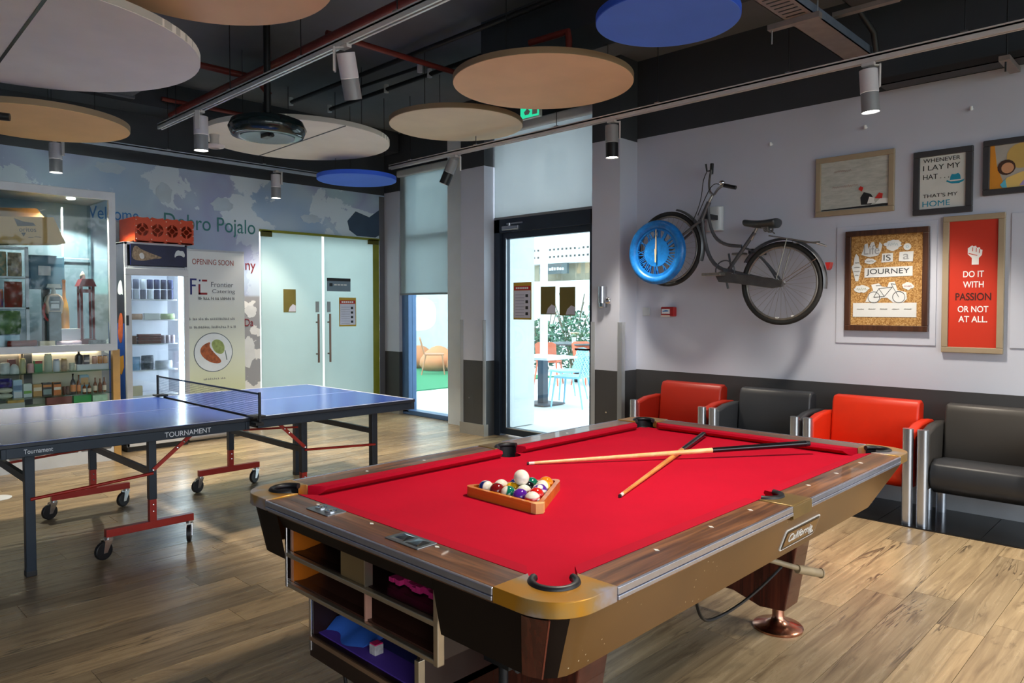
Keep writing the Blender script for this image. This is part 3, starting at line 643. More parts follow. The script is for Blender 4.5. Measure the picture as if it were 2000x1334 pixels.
def ballmat(name, col, stripe):
    k = NT(name); b = k.b; b.inputs['Roughness'].default_value = 0.07; b.inputs['Coat Weight'].default_value = 0.5
    v = k.coords((1, 1, 1)); sp = k.node('ShaderNodeSeparateXYZ'); k.link(v, sp.inputs[0])
    ab = k.node('ShaderNodeMath', operation='ABSOLUTE'); k.link(sp.outputs['Z'], ab.inputs[0])
    white = rgb(240, 232, 216)
    if stripe is None: k.link(k.ramp(k.noise(v, 30), [(0, white), (1, white)]), b.inputs['Base Color'])
    else:
        lx = k.node('ShaderNodeMath', operation='ABSOLUTE'); k.link(sp.outputs['X'], lx.inputs[0])
        band = k.ramp(ab.outputs[0], [(0.0148, rgb(*col)), (0.0156, white)]) if stripe else k.ramp(k.noise(v, 30), [(0, rgb(*col)), (1, rgb(*col))])
        vl = k.node('ShaderNodeVectorMath', operation='LENGTH'); k2 = k.node('ShaderNodeCombineXYZ'); k.link(sp.outputs['Y'], k2.inputs[0]); k.link(sp.outputs['Z'], k2.inputs[1]); k.link(k2.outputs[0], vl.inputs[0])
        dot = k.ramp(vl.outputs['Value'], [(0.0098, (1, 1, 1, 1)), (0.0106, (0, 0, 0, 1))])
        k.link(k.mix(dot, band, white), b.inputs['Base Color'])
    return k.m
M_num = mat('number_ink', (20, 20, 22), 0.2)
B_ = {1: (238, 176, 20), 2: (24, 36, 110), 3: (206, 30, 24), 4: (88, 30, 150), 5: (240, 130, 20), 6: (14, 110, 84), 7: (120, 14, 20), 8: (16, 16, 18)}
names = {1: 'yellow', 2: 'dark blue', 3: 'red', 4: 'purple', 5: 'orange', 6: 'green', 7: 'maroon', 8: 'black'}
sm = bpy.data.meshes.new('ball')
bmm = bmesh.new(); bmesh.ops.create_uvsphere(bmm, u_segments=28, v_segments=18, radius=BR); bmm.to_mesh(sm); bmm.free(); sm.shade_smooth()
def ball(num, loc, rot, label):
    stripe = num > 8; col = B_.get(num if num <= 8 else num-8, (240, 232, 216))
    me = sm.copy(); me.materials.append(ballmat('ball_%d' % num, col, stripe if num else None))
    o = bpy.data.objects.new('pool_ball', me); COL.objects.link(o); o.location = loc; o.rotation_euler = rot
    OFF[o.name] = Vector(loc); _tag(o, label, 'ball', 'pool balls in the triangle rack')
    return o
rows = [[(10, (0.2, 1.35, 0.1), 'blue and white striped pool ball in the outer corner of the rack'), (7, (0.6, 0.4, 0.5), 'plain maroon pool ball on the near edge of the rack'), (14, (1.2, 0.2, -0.75), 'green and white striped pool ball on the near edge of the rack'), (4, (0.3, 0.9, 0.2), 'plain purple pool ball on the near edge of the rack'), (11, (0.1, 0.05, 0.1), 'red striped pool ball turned white side up by the pale rack corner')],
        [(13, (0.05, 0.1, 0), 'orange striped pool ball, white side up, behind the maroon ball'), (1, (0.1, 0.9, 0), 'plain yellow pool ball in the middle of the rack'), (15, (0.15, 0.05, 0), 'maroon striped pool ball, white side up, behind the purple ball'), (3, (0.4, 0.3, 0.3), 'plain red pool ball on the long side of the rack')],
        [(2, (0.3, 0.2, 0.1), 'plain dark blue pool ball behind the cue ball'), (8, (0.8, 0.5, 0), 'black pool ball in the rack beside the cue ball'), (12, (0.25, -0.9, -0.7), 'purple and white striped pool ball on the long side of the rack')],
        [(6, (0.3, 0.2, 0), 'plain green pool ball behind the black ball'), (9, (1.1, 0.4, 0.2), 'yellow and white striped pool ball near the far rack corner')],
        [(5, (0.5, 0.5, 0), 'plain orange pool ball in the far corner of the rack')]]
pos = {}
yb = 1.772+0.018+BR+0.002
for r_, row in enumerate(rows):
    for c_, (num, rot, lab) in enumerate(row):
        p = (-1.795+(c_-(len(row)-1)/2)*2*BR*1.01, yb+r_*BR*1.749, BED+BR); pos[r_, c_] = p
        ball(num, p, rot, lab)
p = [Vector(pos[k]) for k in ((1, 1), (1, 2), (2, 1))]; c0 = (p[0]+p[1]+p[2])/3
ball(0, c0+Vector((0, 0, BR*1.63)), (0, 0, 0), 'white cue ball resting on top of the racked balls')['group'] = 'white cue ball'
M_maple = wood('maple_shaft', (222, 168, 104), (246, 208, 150), 0.3, 'y', 0.6, 0.3); M_ash = wood('ash_shaft', (196, 122, 50), (232, 164, 84), 0.3, 'y', 0.6, 0.3)
def cue(label, tip, butt, shaft, split):
    tip, butt = Vector(tip), Vector(butt); t = thing('pool_cue', label, 'cue', (tip+butt)/2, 'cues crossed on the table'); d = butt-tip
    q = lambda s: tip+d*s
    rad = lambda s: 0.0062+0.0085*s
    obj('tip', MB().cyl(q(0), q(0.006), 0.006, 0.0064, 12), mat('blue_black_tip', (60, 40, 44), 0.8), t, smooth=40)
    obj('ferrule', MB().cyl(q(0.006), q(0.024), 0.0065, 0.0066, 14), mat('ivory_ferrule', (240, 232, 214), 0.3), t, smooth=40)
    obj('shaft', MB().cyl(q(0.024), q(split), 0.0066, rad(split), 14), shaft, t, smooth=40)
    obj('handle', MB().cyl(q(split), q(0.985), rad(split)*1.01, 0.0150, 14), mat('black_lacquer', (18, 17, 20), 0.15), t, smooth=40)
    obj('bumper', MB().cyl(q(0.985), q(1.0), 0.0145, 0.013, 14), M_rubber, t, smooth=40)
cue('pool cue lying underneath, amber shaft pointing towards the middle pocket', (-1.544, 2.138, BED+0.007), (-1.958, 3.465, BED+0.0165), M_ash, 0.66)
cue('pool cue lying on top, pale maple shaft with black handle', (-2.163, 2.31, BED+0.0068), (-1.372, 3.40, BED+0.053), M_maple, 0.64)

# ------------------------------------------------------------------ table tennis table
tt = thing('ping_pong_table', 'blue table tennis table with dark frame, red braces and castors', 'table', (-5.16, 2.13, 0))
kt = NT('blue_table_top'); v = kt.coords(); f = kt.noise(v, 3, 4)
kt.link(kt.ramp(f, [(0.3, rgb(50, 80, 164)), (0.7, rgb(62, 94, 180))]), kt.b.inputs['Base Color']); kt.b.inputs['Roughness'].default_value = 0.2
M_ttline = mat('white_table_line', (220, 224, 232), 0.3); M_ttframe = mat('navy_steel_frame', (30, 42, 56), 0.35, 0.2); M_red = mat('red_steel', (164, 34, 24), 0.35, 0.1, 0.1)
TX0, TX1 = -5.95, -4.38
for a, b in ((0.80, 2.12), (2.165, 3.43)):
    hp = obj('table_half', MB().box(TX0+0.003, TX1-0.003, a+0.003, b-0.003, 0.75, 0.76), kt.m, tt)
    obj('edge_band', MB().box(TX0, TX1, a, b, 0.738, 0.7575), mat('black_edge_band', (26, 32, 42), 0.35), hp, bevel=0.002)
    w_ = 0.02
    obj('edge_line', MB().box(TX0, TX0+w_, a, b, 0.76, 0.7608).box(TX1-w_*0.5, TX1, a, b, 0.76, 0.7608).box(TX0, TX1, (a if a < 1 else b-w_), (a+w_ if a < 1 else b), 0.76, 0.7608).box((TX0+TX1)/2-0.002, (TX0+TX1)/2+0.002, a, b, 0.76, 0.7607), M_ttline, hp)
    obj('apron_frame', MB().box(TX1-0.03, TX1-0.004, a+0.005, b-0.005, 0.685, 0.738).box(TX0+0.004, TX0+0.03, a+0.005, b-0.005, 0.685, 0.738).box(TX0, TX1, a+0.005, a+0.03, 0.685, 0.738).box(TX0, TX1, b-0.03, b-0.005, 0.685, 0.738), M_ttframe, hp, bevel=0.003)
legm = M_blackmetal
for sgn, ys in ((0, (1.60, 0.97)), (1, (2.61, 3.2))):
    for xx in (-4.60, -5.75):
        yi, yo = ys
        obj('leg', MB().box(xx-0.022, xx+0.022, yi-0.022, yi+0.022, 0.30, 0.70), M_ttframe, tt, bevel=0.003)
        obj('leg_stem', MB().box(xx-0.020, xx+0.020, yi-0.020, yi+0.020, 0.155, 0.34), M_red, tt, bevel=0.003)
        obj('castor_bar', MB().box(xx-0.022, xx+0.022, yi-0.26, yi+0.24, 0.125, 0.17), M_red, tt, bevel=0.003)
        for yy, rot in ((yi-0.245, 0.35), (yi+0.22, 1.1 if xx > -5 else 0.5)):
            cs = obj('castor', MB().cyl((xx, yy, 0.11), (xx, yy, 0.13), 0.022, n=12).xf(Matrix.Identity(4)), M_chrome, tt, smooth=40)
            dx, dy = math.sin(rot), -math.cos(rot); cx, cy = xx+dx*0.03, yy+dy*0.03; ax = Vector((-dy, dx, 0))
            wc = Vector((cx, cy, 0.052))
            obj('castor_wheel', MB().cyl(wc-ax*0.012, wc+ax*0.012, 0.052, n=22), M_rubber, cs, smooth=40, bevel=0.004)
            fk = MB()
            for s_ in (-1, 1):
                b0 = wc+ax*0.016*s_; fk.loft([[b0+Vector((dx*u, dy*u, w)) for u, w in ((-0.012, -0.012), (0.012, -0.012), (0.0, 0.062), (-0.05, 0.062))], [b0+ax*0.003*s_+Vector((dx*u, dy*u, w)) for u, w in ((-0.012, -0.012), (0.012, -0.012), (0.0, 0.062), (-0.05, 0.062))]])
            obj('castor_fork', fk, M_chrome, cs)
        obj('leg', MB().box(xx-0.024, xx+0.024, yo-0.024, yo+0.024, 0.012, 0.70), M_ttframe, tt, bevel=0.003)
        obj('leg_tip', MB().box(xx-0.026, xx+0.026, yo-0.026, yo+0.026, 0.0, 0.03), M_rubber, tt, bevel=0.003)
        obj('brace', MB().tube([(xx+0.024, yo, 0.42), (xx+0.024, yi, 0.46)], 0.009, 8), M_red, tt, smooth=60)
        e = (yi+0.26) if sgn == 0 else (yi-0.22)
        obj('folding_stay', MB().obox((xx+0.024, (yi+e)/2, 0.585), (0.005, 0.5*math.hypot(e-yi, 0.21), 0.011), X_, (0, e-yi, 0.21), (0, -0.21, e-yi)), M_red, tt)
        for q in (0.0, 0.55, 0.7):
            obj('rivet', MB().sphere((xx+0.03, yi+(e-yi)*q, 0.48+0.21*q), 0.007, 8, 6), M_chrome, tt)
        for q in (0.23, 0.27): obj('rivet', MB().sphere((xx+0.024, yi, q), 0.006, 8, 6), M_chrome, tt)
    obj('cross_bar', MB().obox((-5.175, ys[0], 0.46), (0.56, 0.012, 0.02), X_, Y_, Z_), M_ttframe, tt)
    obj('cross_bar', MB().obox((-5.175, ys[1], 0.52), (0.56, 0.012, 0.02), X_, Y_, Z_), M_ttframe, tt)
text('lettering', 'TOURNAMENT', M_ttline, tt, (TX1-0.0035, 1.735, 0.713), Y_, Z_, w=0.27, h=0.030)
text('lettering', 'Tournament', M_ttline, tt, (TX1-0.0035, 0.97, 0.713), Y_, Z_, w=0.13, h=0.024)
net = thing('table_net', 'dark mesh net clamped across the middle of the blue table', 'net', (-5.16, 2.142, 0.76))
knet = NT('net_mesh'); tr = knet.node('ShaderNodeBsdfTransparent'); mx = knet.node('ShaderNodeMixShader'); geo = knet.node('ShaderNodeNewGeometry')
sp = knet.node('ShaderNodeSeparateXYZ'); knet.link(geo.outputs['Position'], sp.inputs[0])
def stripes(sock):
    m = knet.node('ShaderNodeMath', operation='MULTIPLY'); m.inputs[1].default_value = 80; knet.link(sock, m.inputs[0])
    f = knet.node('ShaderNodeMath', operation='FRACT'); knet.link(m.outputs[0], f.inputs[0])
    g = knet.node('ShaderNodeMath', operation='LESS_THAN'); g.inputs[1].default_value = 0.10; knet.link(f.outputs[0], g.inputs[0]); return g.outputs[0]
mxx = knet.node('ShaderNodeMath', operation='MAXIMUM'); knet.link(stripes(sp.outputs['X']), mxx.inputs[0]); knet.link(stripes(sp.outputs['Z']), mxx.inputs[1])
knet.b.inputs['Base Color'].default_value = rgb(54, 84, 96)
knet.link(mxx.outputs[0], mx.inputs[0]); knet.link(tr.outputs[0], mx.inputs[1]); knet.link(knet.b.outputs[0], mx.inputs[2]); knet.link(mx.outputs[0], knet.out.inputs['Surface'])
N0, N1 = -6.0, -4.30
obj('net_cloth', MB().box(N0, N1, 2.141, 2.1425, 0.772, 0.912), knet.m, net)
obj('net_tape', MB().box(N0, N1, 2.139, 2.145, 0.908, 0.92), mat('grey_net_tape', (70, 84, 92), 0.6), net)
for xx, s_ in ((N0, -1), (N1, 1)):
    obj('net_post', MB().cyl((xx, 2.142, 0.74), (xx, 2.142, 0.925), 0.009, n=12), M_black, net, smooth=40)
    obj('net_clamp', MB().box(min(xx, xx-s_*0.10), max(xx, xx-s_*0.10), 2.10, 2.185, 0.762, 0.776).box(min(xx, xx-s_*0.075), max(xx, xx-s_*0.075)+0.002, 2.115, 2.17, 0.715, 0.735), M_black, net, bevel=0.004)
# ------------------------------------------------------------------ ceiling: discs, tracks, pipes
def discmat(name, c): return mat(name, c, 0.85, var=0.05, scale=2.5, bump=0.05, bscale=200)
def disc(label, x, y, z, r, m, em, split=None, wires=True):
    t = thing('acoustic_disc', label, 'ceiling disc', (x, y, z), 'round acoustic panels hung from the ceiling')
    th = 0.045; n = 64
    circ = [(x+r*math.cos(2*math.pi*i/n), y+r*math.sin(2*math.pi*i/n)) for i in range(n)]
    if split is None: obj('panel', MB().prism(circ, z, z+th), [m], t, smooth=30)
    else:
        for s_ in (0, 180):
            h = [(x+0.006*math.cos(R(split+s_+90))+r*math.cos(R(split+s_+180*i/32)), y+0.006*math.sin(R(split+s_+90))+r*math.sin(R(split+s_+180*i/32))) for i in range(33)]
            obj('panel', MB().prism(h, z, z+th), m, t, smooth=30)
        dv = Vector((math.cos(R(split)), math.sin(R(split)), 0))
        obj('seam_bar', MB().obox((x, y, z+0.012), (r-0.004, 0.009, 0.014), dv, dv.cross(Vector(Z_)), Z_), M_black, t)
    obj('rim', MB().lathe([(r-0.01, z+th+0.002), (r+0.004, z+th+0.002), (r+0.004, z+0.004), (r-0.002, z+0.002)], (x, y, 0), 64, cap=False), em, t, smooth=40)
    if wires:
        for a in (40, 160, 280):
            wx, wy = x+0.72*r*math.cos(R(a)), y+0.72*r*math.sin(R(a))
            obj('wire', MB().cyl((wx, wy, z+th), (wx, wy, 3.5 if wx > -4.45 and 4.19 < wy < 4.62 else CEIL-0.001), 0.003, n=6), M_wire, t)
            obj('wire_clip', MB().cyl((wx, wy, z+th), (wx, wy, z+th+0.03), 0.010, n=8), M_alu, t)
m_tan, m_beige, m_wht, m_blu = discmat('tan_felt', (238, 200, 160)), discmat('beige_felt', (226, 210, 184)), discmat('off_white_felt', (238, 233, 224)), discmat('blue_felt', (84, 132, 250))
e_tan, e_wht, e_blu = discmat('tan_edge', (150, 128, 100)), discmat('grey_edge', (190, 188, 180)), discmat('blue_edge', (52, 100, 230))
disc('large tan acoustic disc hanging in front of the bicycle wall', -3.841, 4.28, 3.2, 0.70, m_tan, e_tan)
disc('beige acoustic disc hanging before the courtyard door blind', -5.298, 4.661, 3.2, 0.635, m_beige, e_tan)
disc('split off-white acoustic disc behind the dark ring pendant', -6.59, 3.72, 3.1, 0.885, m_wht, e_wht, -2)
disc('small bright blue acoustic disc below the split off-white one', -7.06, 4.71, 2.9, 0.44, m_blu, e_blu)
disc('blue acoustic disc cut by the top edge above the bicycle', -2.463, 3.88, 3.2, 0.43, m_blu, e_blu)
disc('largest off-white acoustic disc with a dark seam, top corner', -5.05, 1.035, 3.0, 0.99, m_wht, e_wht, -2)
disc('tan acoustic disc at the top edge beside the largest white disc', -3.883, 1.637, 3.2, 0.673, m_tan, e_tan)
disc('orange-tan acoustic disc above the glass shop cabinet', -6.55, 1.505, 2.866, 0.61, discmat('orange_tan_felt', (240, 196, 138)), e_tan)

def track(label, p0, p1, m, led=False):
    t = thing('light_track', label, 'light track', ((p0[0]+p1[0])/2, (p0[1]+p1[1])/2, p0[2]), 'ceiling light tracks')
    x0, x1, y0, y1, z = min(p0[0], p1[0]), max(p0[0], p1[0]), min(p0[1], p1[1]), max(p0[1], p1[1]), p0[2]
    if x1-x0 > y1-y0: b = MB().box(x0, x1, y0-0.022, y0-0.008, z, z+0.04).box(x0, x1, y0+0.008, y0+0.022, z, z+0.04).box(x0, x1, y0-0.022, y0+0.022, z+0.028, z+0.05)
    else: b = MB().box(x0-0.022, x0-0.008, y0, y1, z, z+0.04).box(x0+0.008, x0+0.022, y0, y1, z, z+0.04).box(x0-0.022, x0+0.022, y0, y1, z+0.028, z+0.05)
    obj('rail', b, m, t)
    L = max(x1-x0, y1-y0); k = int(L/1.1)+1
    for i in range(k):
        f = (i+0.35)/k; wx, wy = (x0+(x1-x0)*f, y0) if x1-x0 > y1-y0 else (x0, y0+(y1-y0)*f)
        obj('hanger', MB().cyl((wx, wy, z+0.05), (wx, wy, CEIL), 0.0035, n=6), M_wire, t)
        obj('hanger_clip', MB().box(wx-0.02, wx+0.02, wy-0.02, wy+0.02, z+0.05, z+0.06), M_alu, t)
M_tr1 = mat('grey_track', (206, 202, 202), 0.45, 0.1); M_tr3 = mat('pale_blue_track', (176, 190, 204), 0.4, 0.3)
TZ = 3.055
track('long grey light track in front of the bicycle wall and door', (-6.92, 5.07, TZ), (XR-0.2, 5.07, TZ), M_tr1)
track('polished light track running over the table tennis table', (-6.86, 2.5, TZ), (XR-0.4, 2.5, TZ), mat('polished_track', (222, 224, 228), 0.3, 0.25))
track('pale light track along the mural wall', (-7.93, YF+0.5, TZ), (-7.93, 4.72, TZ), M_tr3)
M_head = mat('silver_lamp_body', (208, 205, 212), 0.45, 0.0); M_head2 = mat('grey_lamp_shroud', (140, 142, 146), 0.45, 0.1)
kl = NT('lamp_lens'); kl.b.inputs['Emission Color'].default_value = (1, 0.93, 0.82, 1); kl.b.inputs['Emission Strength'].default_value = 6.0
kl.b.inputs['Base Color'].default_value = (1, 1, 1, 1); M_lens = kl.m
def head(label, x, y, d, side, dark=False, power=1.0, cone=75, aim=None):
    """track spot head: adapter, bracket, body along d, shroud, lens, its own lamp"""
    t = thing('track_spotlight', label, 'spotlight', (x, y, TZ), 'track spotlights'); d = Vector(d).normalized()
    s = Vector(side).normalized(); P = Vector((x, y, TZ))
    obj('adapter', MB().box(x-0.04, x+0.04, y-0.018, y+0.018, TZ-0.022, TZ+0.002), M_tr1, t, bevel=0.003)
    b0 = P+s*0.068+Vector((0, 0, -0.02))
    obj('bracket', MB().obox(b0+Vector((0, 0, -0.065)), (0.006, 0.020, 0.075), s, s.cross(Vector(Z_)), Z_).obox(P+s*0.035+Vector((0, 0, -0.018)), (0.036, 0.018, 0.005), s, s.cross(Vector(Z_)), Z_), M_tr1, t, bevel=0.003)
    c = P+Vector((0, 0, -0.045)) if abs(d.z) > 0.97 else P+Vector((0, 0, -0.045))
    mid = c+d*0.15; end = c+d*0.275
    obj('body', MB().cyl(c, mid, 0.056, n=28), M_head2 if dark else M_head, t, smooth=40, bevel=0.003)
    sh = obj('shroud', MB().cyl(mid, end, 0.0545, n=28, cap=False), M_blackmetal if dark else M_head2, t, smooth=40)
    obj('lens', MB().cyl(end-d*0.012, end-d*0.008, 0.052, n=28), M_lens, t)
    if power:
        L = bpy.data.lights.new('spot_lamp', 'SPOT'); L.energy = SPOT_W*power; L.color = (1, 0.89, 0.74); L.spot_size = R(cone); L.spot_blend = 0.5; L.shadow_soft_size = 0.10
        o = bpy.data.objects.new('spot_lamp', L); COL.objects.link(o); o.parent = t
        o.location = end+d*0.02-P; o.rotation_euler = (Vector(aim) if aim else d).to_track_quat('-Z', 'Y').to_euler()
head('silver track spotlight above the glass shop cabinet, on the mural track', -7.93, 1.94, (0, 0, -1), (0.7, 0.7, 0), power=0.65, cone=80)
head('silver track spotlight near the end of the mural track', -7.93, 4.18, (0, 0, -1), (0.7, 0.7, 0), power=0.55, cone=80)
head('tilted silver track spotlight with its lens turned away, on the polished track', -3.86, 2.5, (-0.16, 0.30, -0.95), (-0.7, -0.7, 0), cone=80)
head('silver track spotlight on the far end of the polished track', -5.98, 2.5, (0, 0, -1), (0.5, -0.5, 0), cone=90)
head('dark tilted track spotlight before the narrow courtyard window', -5.80, 5.07, (-0.32, -0.22, -0.9), (0.7, 0.5, 0), True, 0.5)
head('dark grey track spotlight beside the glazed door blind', -3.76, 5.07, (0.02, 0, -1), (0.75, 0.6, 0), True, 0.7)
head('silver track spotlight above the framed pictures', -1.69, 5.07, (0.05, 0.05, -1), (0.8, 0.6, 0), False, 0.65, 90)
# further heads on the same tracks, outside the picture
for x, y, p, q in ((0.2, 5.07, 0.8, 'nearer'), (1.6, 5.07, 0.7, 'farther')): head(q+' track spotlight on the bicycle wall track, out of view', x, y, (0, -0.1, -1), (0.7, 0.7, 0), False, p, 100)
for x, y, p, c, q in ((-1.5, 2.5, 0.75, 100, 'nearer'), (0.6, 2.5, 0.5, 110, 'farther')): head(q+' track spotlight on the polished track, out of view', x, y, (0, 0, -1), (0.7, 0.7, 0), False, p, c)

# dark ring pendant on a pole
pd = thing('ring_pendant', 'dark green glossy ring pendant on a black pole below the split disc', 'pendant', (-5.69, 2.93, 2.86))
pc = (-5.69, 2.93, 0)
M_dg = mat('dark_green_gloss', (22, 34, 36), 0.12, var=0.15)
obj('ring_body', MB().lathe([(0.05, 2.925), (0.17, 2.895), (0.235, 2.862), (0.285, 2.875), (0.312, 2.935), (0.285, 2.995), (0.22, 3.02), (0.10, 3.015), (0.03, 3.01)], pc, 56), M_dg, pd, smooth=70)
obj('ring_underside', MB().lathe([(0.0, 2.905), (0.12, 2.895), (0.215, 2.862), (0.215, 2.872), (0.0, 2.915)], pc, 48, cap=False), mat('grey_green_reflector', (126, 148, 150), 0.4), pd, smooth=70)
obj('pole', MB().cyl((-5.69, 2.93, 3.0), (-5.69, 2.93, CEIL), 0.028, n=18), M_black, pd, smooth=40)
obj('fitting', MB().box(-5.76, -5.64, 2.90, 2.96, 2.865, 2.90).cyl((-5.63, 2.93, 2.875), (-5.60, 2.93, 2.87), 0.016), M_black, pd, bevel=0.006)

# pipes and ducts under the slab
M_rpipe = mat('red_sprinkler_pipe', (112, 38, 30), 0.5, var=0.15); M_bpipe = mat('black_conduit', (26, 28, 31), 0.5, var=0.15)
M_duct = mat('dark_grey_duct', (74, 78, 84), 0.6, var=0.12)
def pipe(name, label, pts, r, m): obj(name, MB().tube(pts, r, 10), m, label=label, cat='pipe', smooth=60)
pipe('sprinkler_pipe', 'long red sprinkler pipe running beside the polished light track', [(-8.2, 3.1, 3.55), (-3.0, 3.1, 3.55), (XR, 3.1, 3.55)], 0.035, M_rpipe)
pipe('sprinkler_pipe', 'red sprinkler branch above the beige disc', [(-5.05, 3.1, 3.6), (-5.05, 4.75, 3.6)], 0.024, M_rpipe)
pipe('sprinkler_pipe', 'red sprinkler branch beside the black pendant pole', [(-6.75, 2.2, 3.68), (-6.75, 3.35, 3.68), (-6.75, 3.5, 3.55)], 0.03, M_rpipe)
pipe('sprinkler_pipe', 'short red sprinkler drop with elbow over the large tan disc', [(-3.72, 4.0, 3.42), (-3.42, 4.02, 3.42), (-3.37, 4.02, 3.42), (-3.36, 4.02, 3.36), (-3.36, 4.02, 3.28)], 0.024, M_rpipe)
pipe('sprinkler_pipe', 'thin red sprinkler pipe over the split off-white disc', [(-7.9, 2.9, 3.62), (-7.9, 4.3, 3.62), (-7.9, 4.4, 3.68)], 0.022, M_rpipe)
pipe('conduit', 'upper black conduit under the slab over the beige disc', [(-7.33, 4.05, 3.70), (-3.0, 4.05, 3.70)], 0.022, M_bpipe)
pipe('conduit', 'lower black conduit with pale clips under the slab', [(-7.28, 4.5, 3.70), (-4.5, 4.5, 3.70)], 0.022, M_bpipe)
pipe('conduit', 'short black conduit with a white end between two longer ones', [(-6.5, 4.3, 3.72), (-5.45, 4.34, 3.72)], 0.016, M_bpipe)
pipe('conduit', 'black conduit dropping behind the perforated cable tray', [(-1.95, 4.6, 3.76), (-1.85, 5.2, 3.55), (-1.80, 5.5, 3.40), (-1.80, 5.6, 3.18)], 0.022, M_bpipe)
for i, (x, y) in enumerate(((-7.33, 4.05), (-5.45, 4.34), (-7.28, 4.5), (-6.2, 4.5), (-5.5, 4.5))):
    obj('conduit_clip', MB().cyl((x, y, 3.67), (x, y, 3.75), 0.026, n=10), M_white, label='pale clip on the black conduits, ' + ('at the upper conduit end', 'at the short conduit end', 'at the lower conduit start', 'first along the lower conduit', 'second along the lower conduit')[i], cat='clip', group='conduit clips')
obj('air_duct', MB().box(-7.3, -6.85, 1.2, 2.42, 3.42, 3.78).box(-7.32, -7.28, 1.18, 2.44, 3.40, 3.8), M_duct, label='dark grey sheet metal air duct behind the white and tan discs', cat='duct', bevel=0.01)
fd = MB()
fd.tube([Vector((-4.9+0.1*t, 2.35-0.12*math.sin(t*0.5), 3.62)) for t in range(0, 14)], [0.13+0.012*(t % 2) for t in range(14)], 18)
obj('flexible_duct', fd, M_duct, label='ribbed flexible duct between the tan disc and the polished track', cat='duct', smooth=20)
# cable trays
def tray_x(name, label, x0, x1, y0, y1, z, h, m, m2=None, along='y'):
    t = thing(name, label, 'cable tray', ((x0+x1)/2, (y0+y1)/2, z), 'cable trays')
    obj('tray_base', MB().box(x0, x1, y0, y1, z, z+0.006), m, t)
    if along == 'y': obj('tray_side', MB().box(x0, x0+0.006, y0, y1, z, z+h), m, t); obj('tray_side', MB().box(x1-0.006, x1, y0, y1, z, z+h), m2 or m, t)
    else: obj('tray_side', MB().box(x0, x1, y0, y0+0.006, z, z+h), m, t); obj('tray_side', MB().box(x0, x1, y1-0.006, y1, z, z+h), m2 or m, t)
    return t
mtr = mat('galvanised_steel', (150, 140, 136), 0.5, 0.5, 0.1, 12); mtr2 = mat('galvanised_blue_grey', (120, 132, 150), 0.5, 0.5, 0.1, 12)
t1 = tray_x('cable_tray', 'perforated steel cable tray crossing to the bicycle wall', -2.02, -1.84, 2.6, 5.62, 3.27, 0.06, mtr, mtr2)
y = 3.0
while y < 4.55:
    obj('slot', MB().box(-1.99, -1.87, y, y+0.014, 3.2685, 3.2695), M_black, t1); y += 0.055
obj('strut', MB().box(-2.13, -1.80, 4.53, 4.58, 3.235, 3.27), mtr, t1); obj('hanger', MB().cyl((-1.82, 4.555, 3.27), (-1.82, 4.555, CEIL), 0.005, n=6).cyl((-2.11, 4.555, 3.235), (-2.11, 4.555, 3.15), 0.005, n=6), M_alu, t1)
t2 = tray_x('cable_tray', 'dark cable tray fixed along the top of the bicycle wall', -1.80, XR, 5.62, 5.78, 3.05, 0.05, mat('dark_steel_tray', (58, 56, 56), 0.5, 0.4), along='x')
obj('strut', MB().box(-1.05, -0.99, 5.5, 5.85, 3.02, 3.05), mtr, t2); obj('hanger', MB().cyl((-1.02, 5.58, 3.05), (-1.02, 5.58, CEIL), 0.005, n=6).cyl((-1.02, 5.55, 2.96), (-1.02, 5.55, 3.02), 0.006, n=6), M_black, t2)
t3 = tray_x('cable_tray', 'dark overhead trunking with a blue sticker', -1.78, -1.60, 3.2, 5.05, 3.42, 0.07, mat('dark_grey_trunking', (70, 68, 70), 0.5, 0.3))
obj('sticker', MB().prism(rrect(-1.76, -1.65, 4.62, 4.84, 0.03), 3.4185, 3.4198), mat('blue_sticker', (40, 80, 200), 0.4), t3)
obj('sticker_mark', MB().box(-1.725, -1.69, 4.66, 4.80, 3.4175, 3.4185), M_white, t3)
obj('strut', MB().box(-1.90, -1.50, 5.0, 5.05, 3.39, 3.42), mtr, t3)
obj('rod', MB().cyl((-1.5, 5.05, 3.405), (-1.0, 5.05, 3.42), 0.008, n=8), mat('brass_rod', (190, 160, 110), 0.3, 0.7), t3)
# small ceiling devices
obj('smoke_detector', MB().lathe([(0.085, 3.0), (0.075, 2.985), (0.04, 2.975), (0.035, 3.05), (0.04, 3.09)], (-6.05, 2.64, -0.19), 24), mat('cream_plastic', (210, 200, 192), 0.5), label='cream conical sensor beside the far spotlight on the polished track', cat='sensor', smooth=50)
pj = thing('ceiling_projector', 'small black projector under the orange-tan disc at the picture edge', 'projector', (-6.07, 0.95, 2.733))
obj('lens_barrel', MB().cyl((-6.095, 1.04, 2.775), (-6.02, 1.20, 2.77), 0.03, 0.026, 20), M_black, pj, smooth=40)
obj('case', MB().box(-6.17, -5.96, 0.85, 1.06, 2.733, 2.82), mat('steel_blue_case', (110, 130, 150), 0.4, 0.4), pj, bevel=0.01)
obj('stem', MB().cyl((-6.06, 0.95, 2.82), (-6.06, 0.95, CEIL-0.001), 0.014, n=10), M_black, pj, smooth=40)
ex = thing('exit_sign', 'small green and white exit sign above the glazed door', 'sign', (-5.2, 5.6, 3.44))
obj('sign_box', MB().box(-5.34, -5.06, 5.59, 5.63, 3.43, 3.56), mat('sign_case', (200, 210, 206), 0.4), ex, bevel=0.005)
kg = NT('green_sign_face'); kg.b.inputs['Base Color'].default_value = rgb(20, 150, 110); kg.b.inputs['Emission Color'].default_value = rgb(40, 190, 140); kg.b.inputs['Emission Strength'].default_value = 0.7
obj('sign_face', MB().box(-5.33, -5.07, 5.587, 5.59, 3.44, 3.55), kg.m, ex)
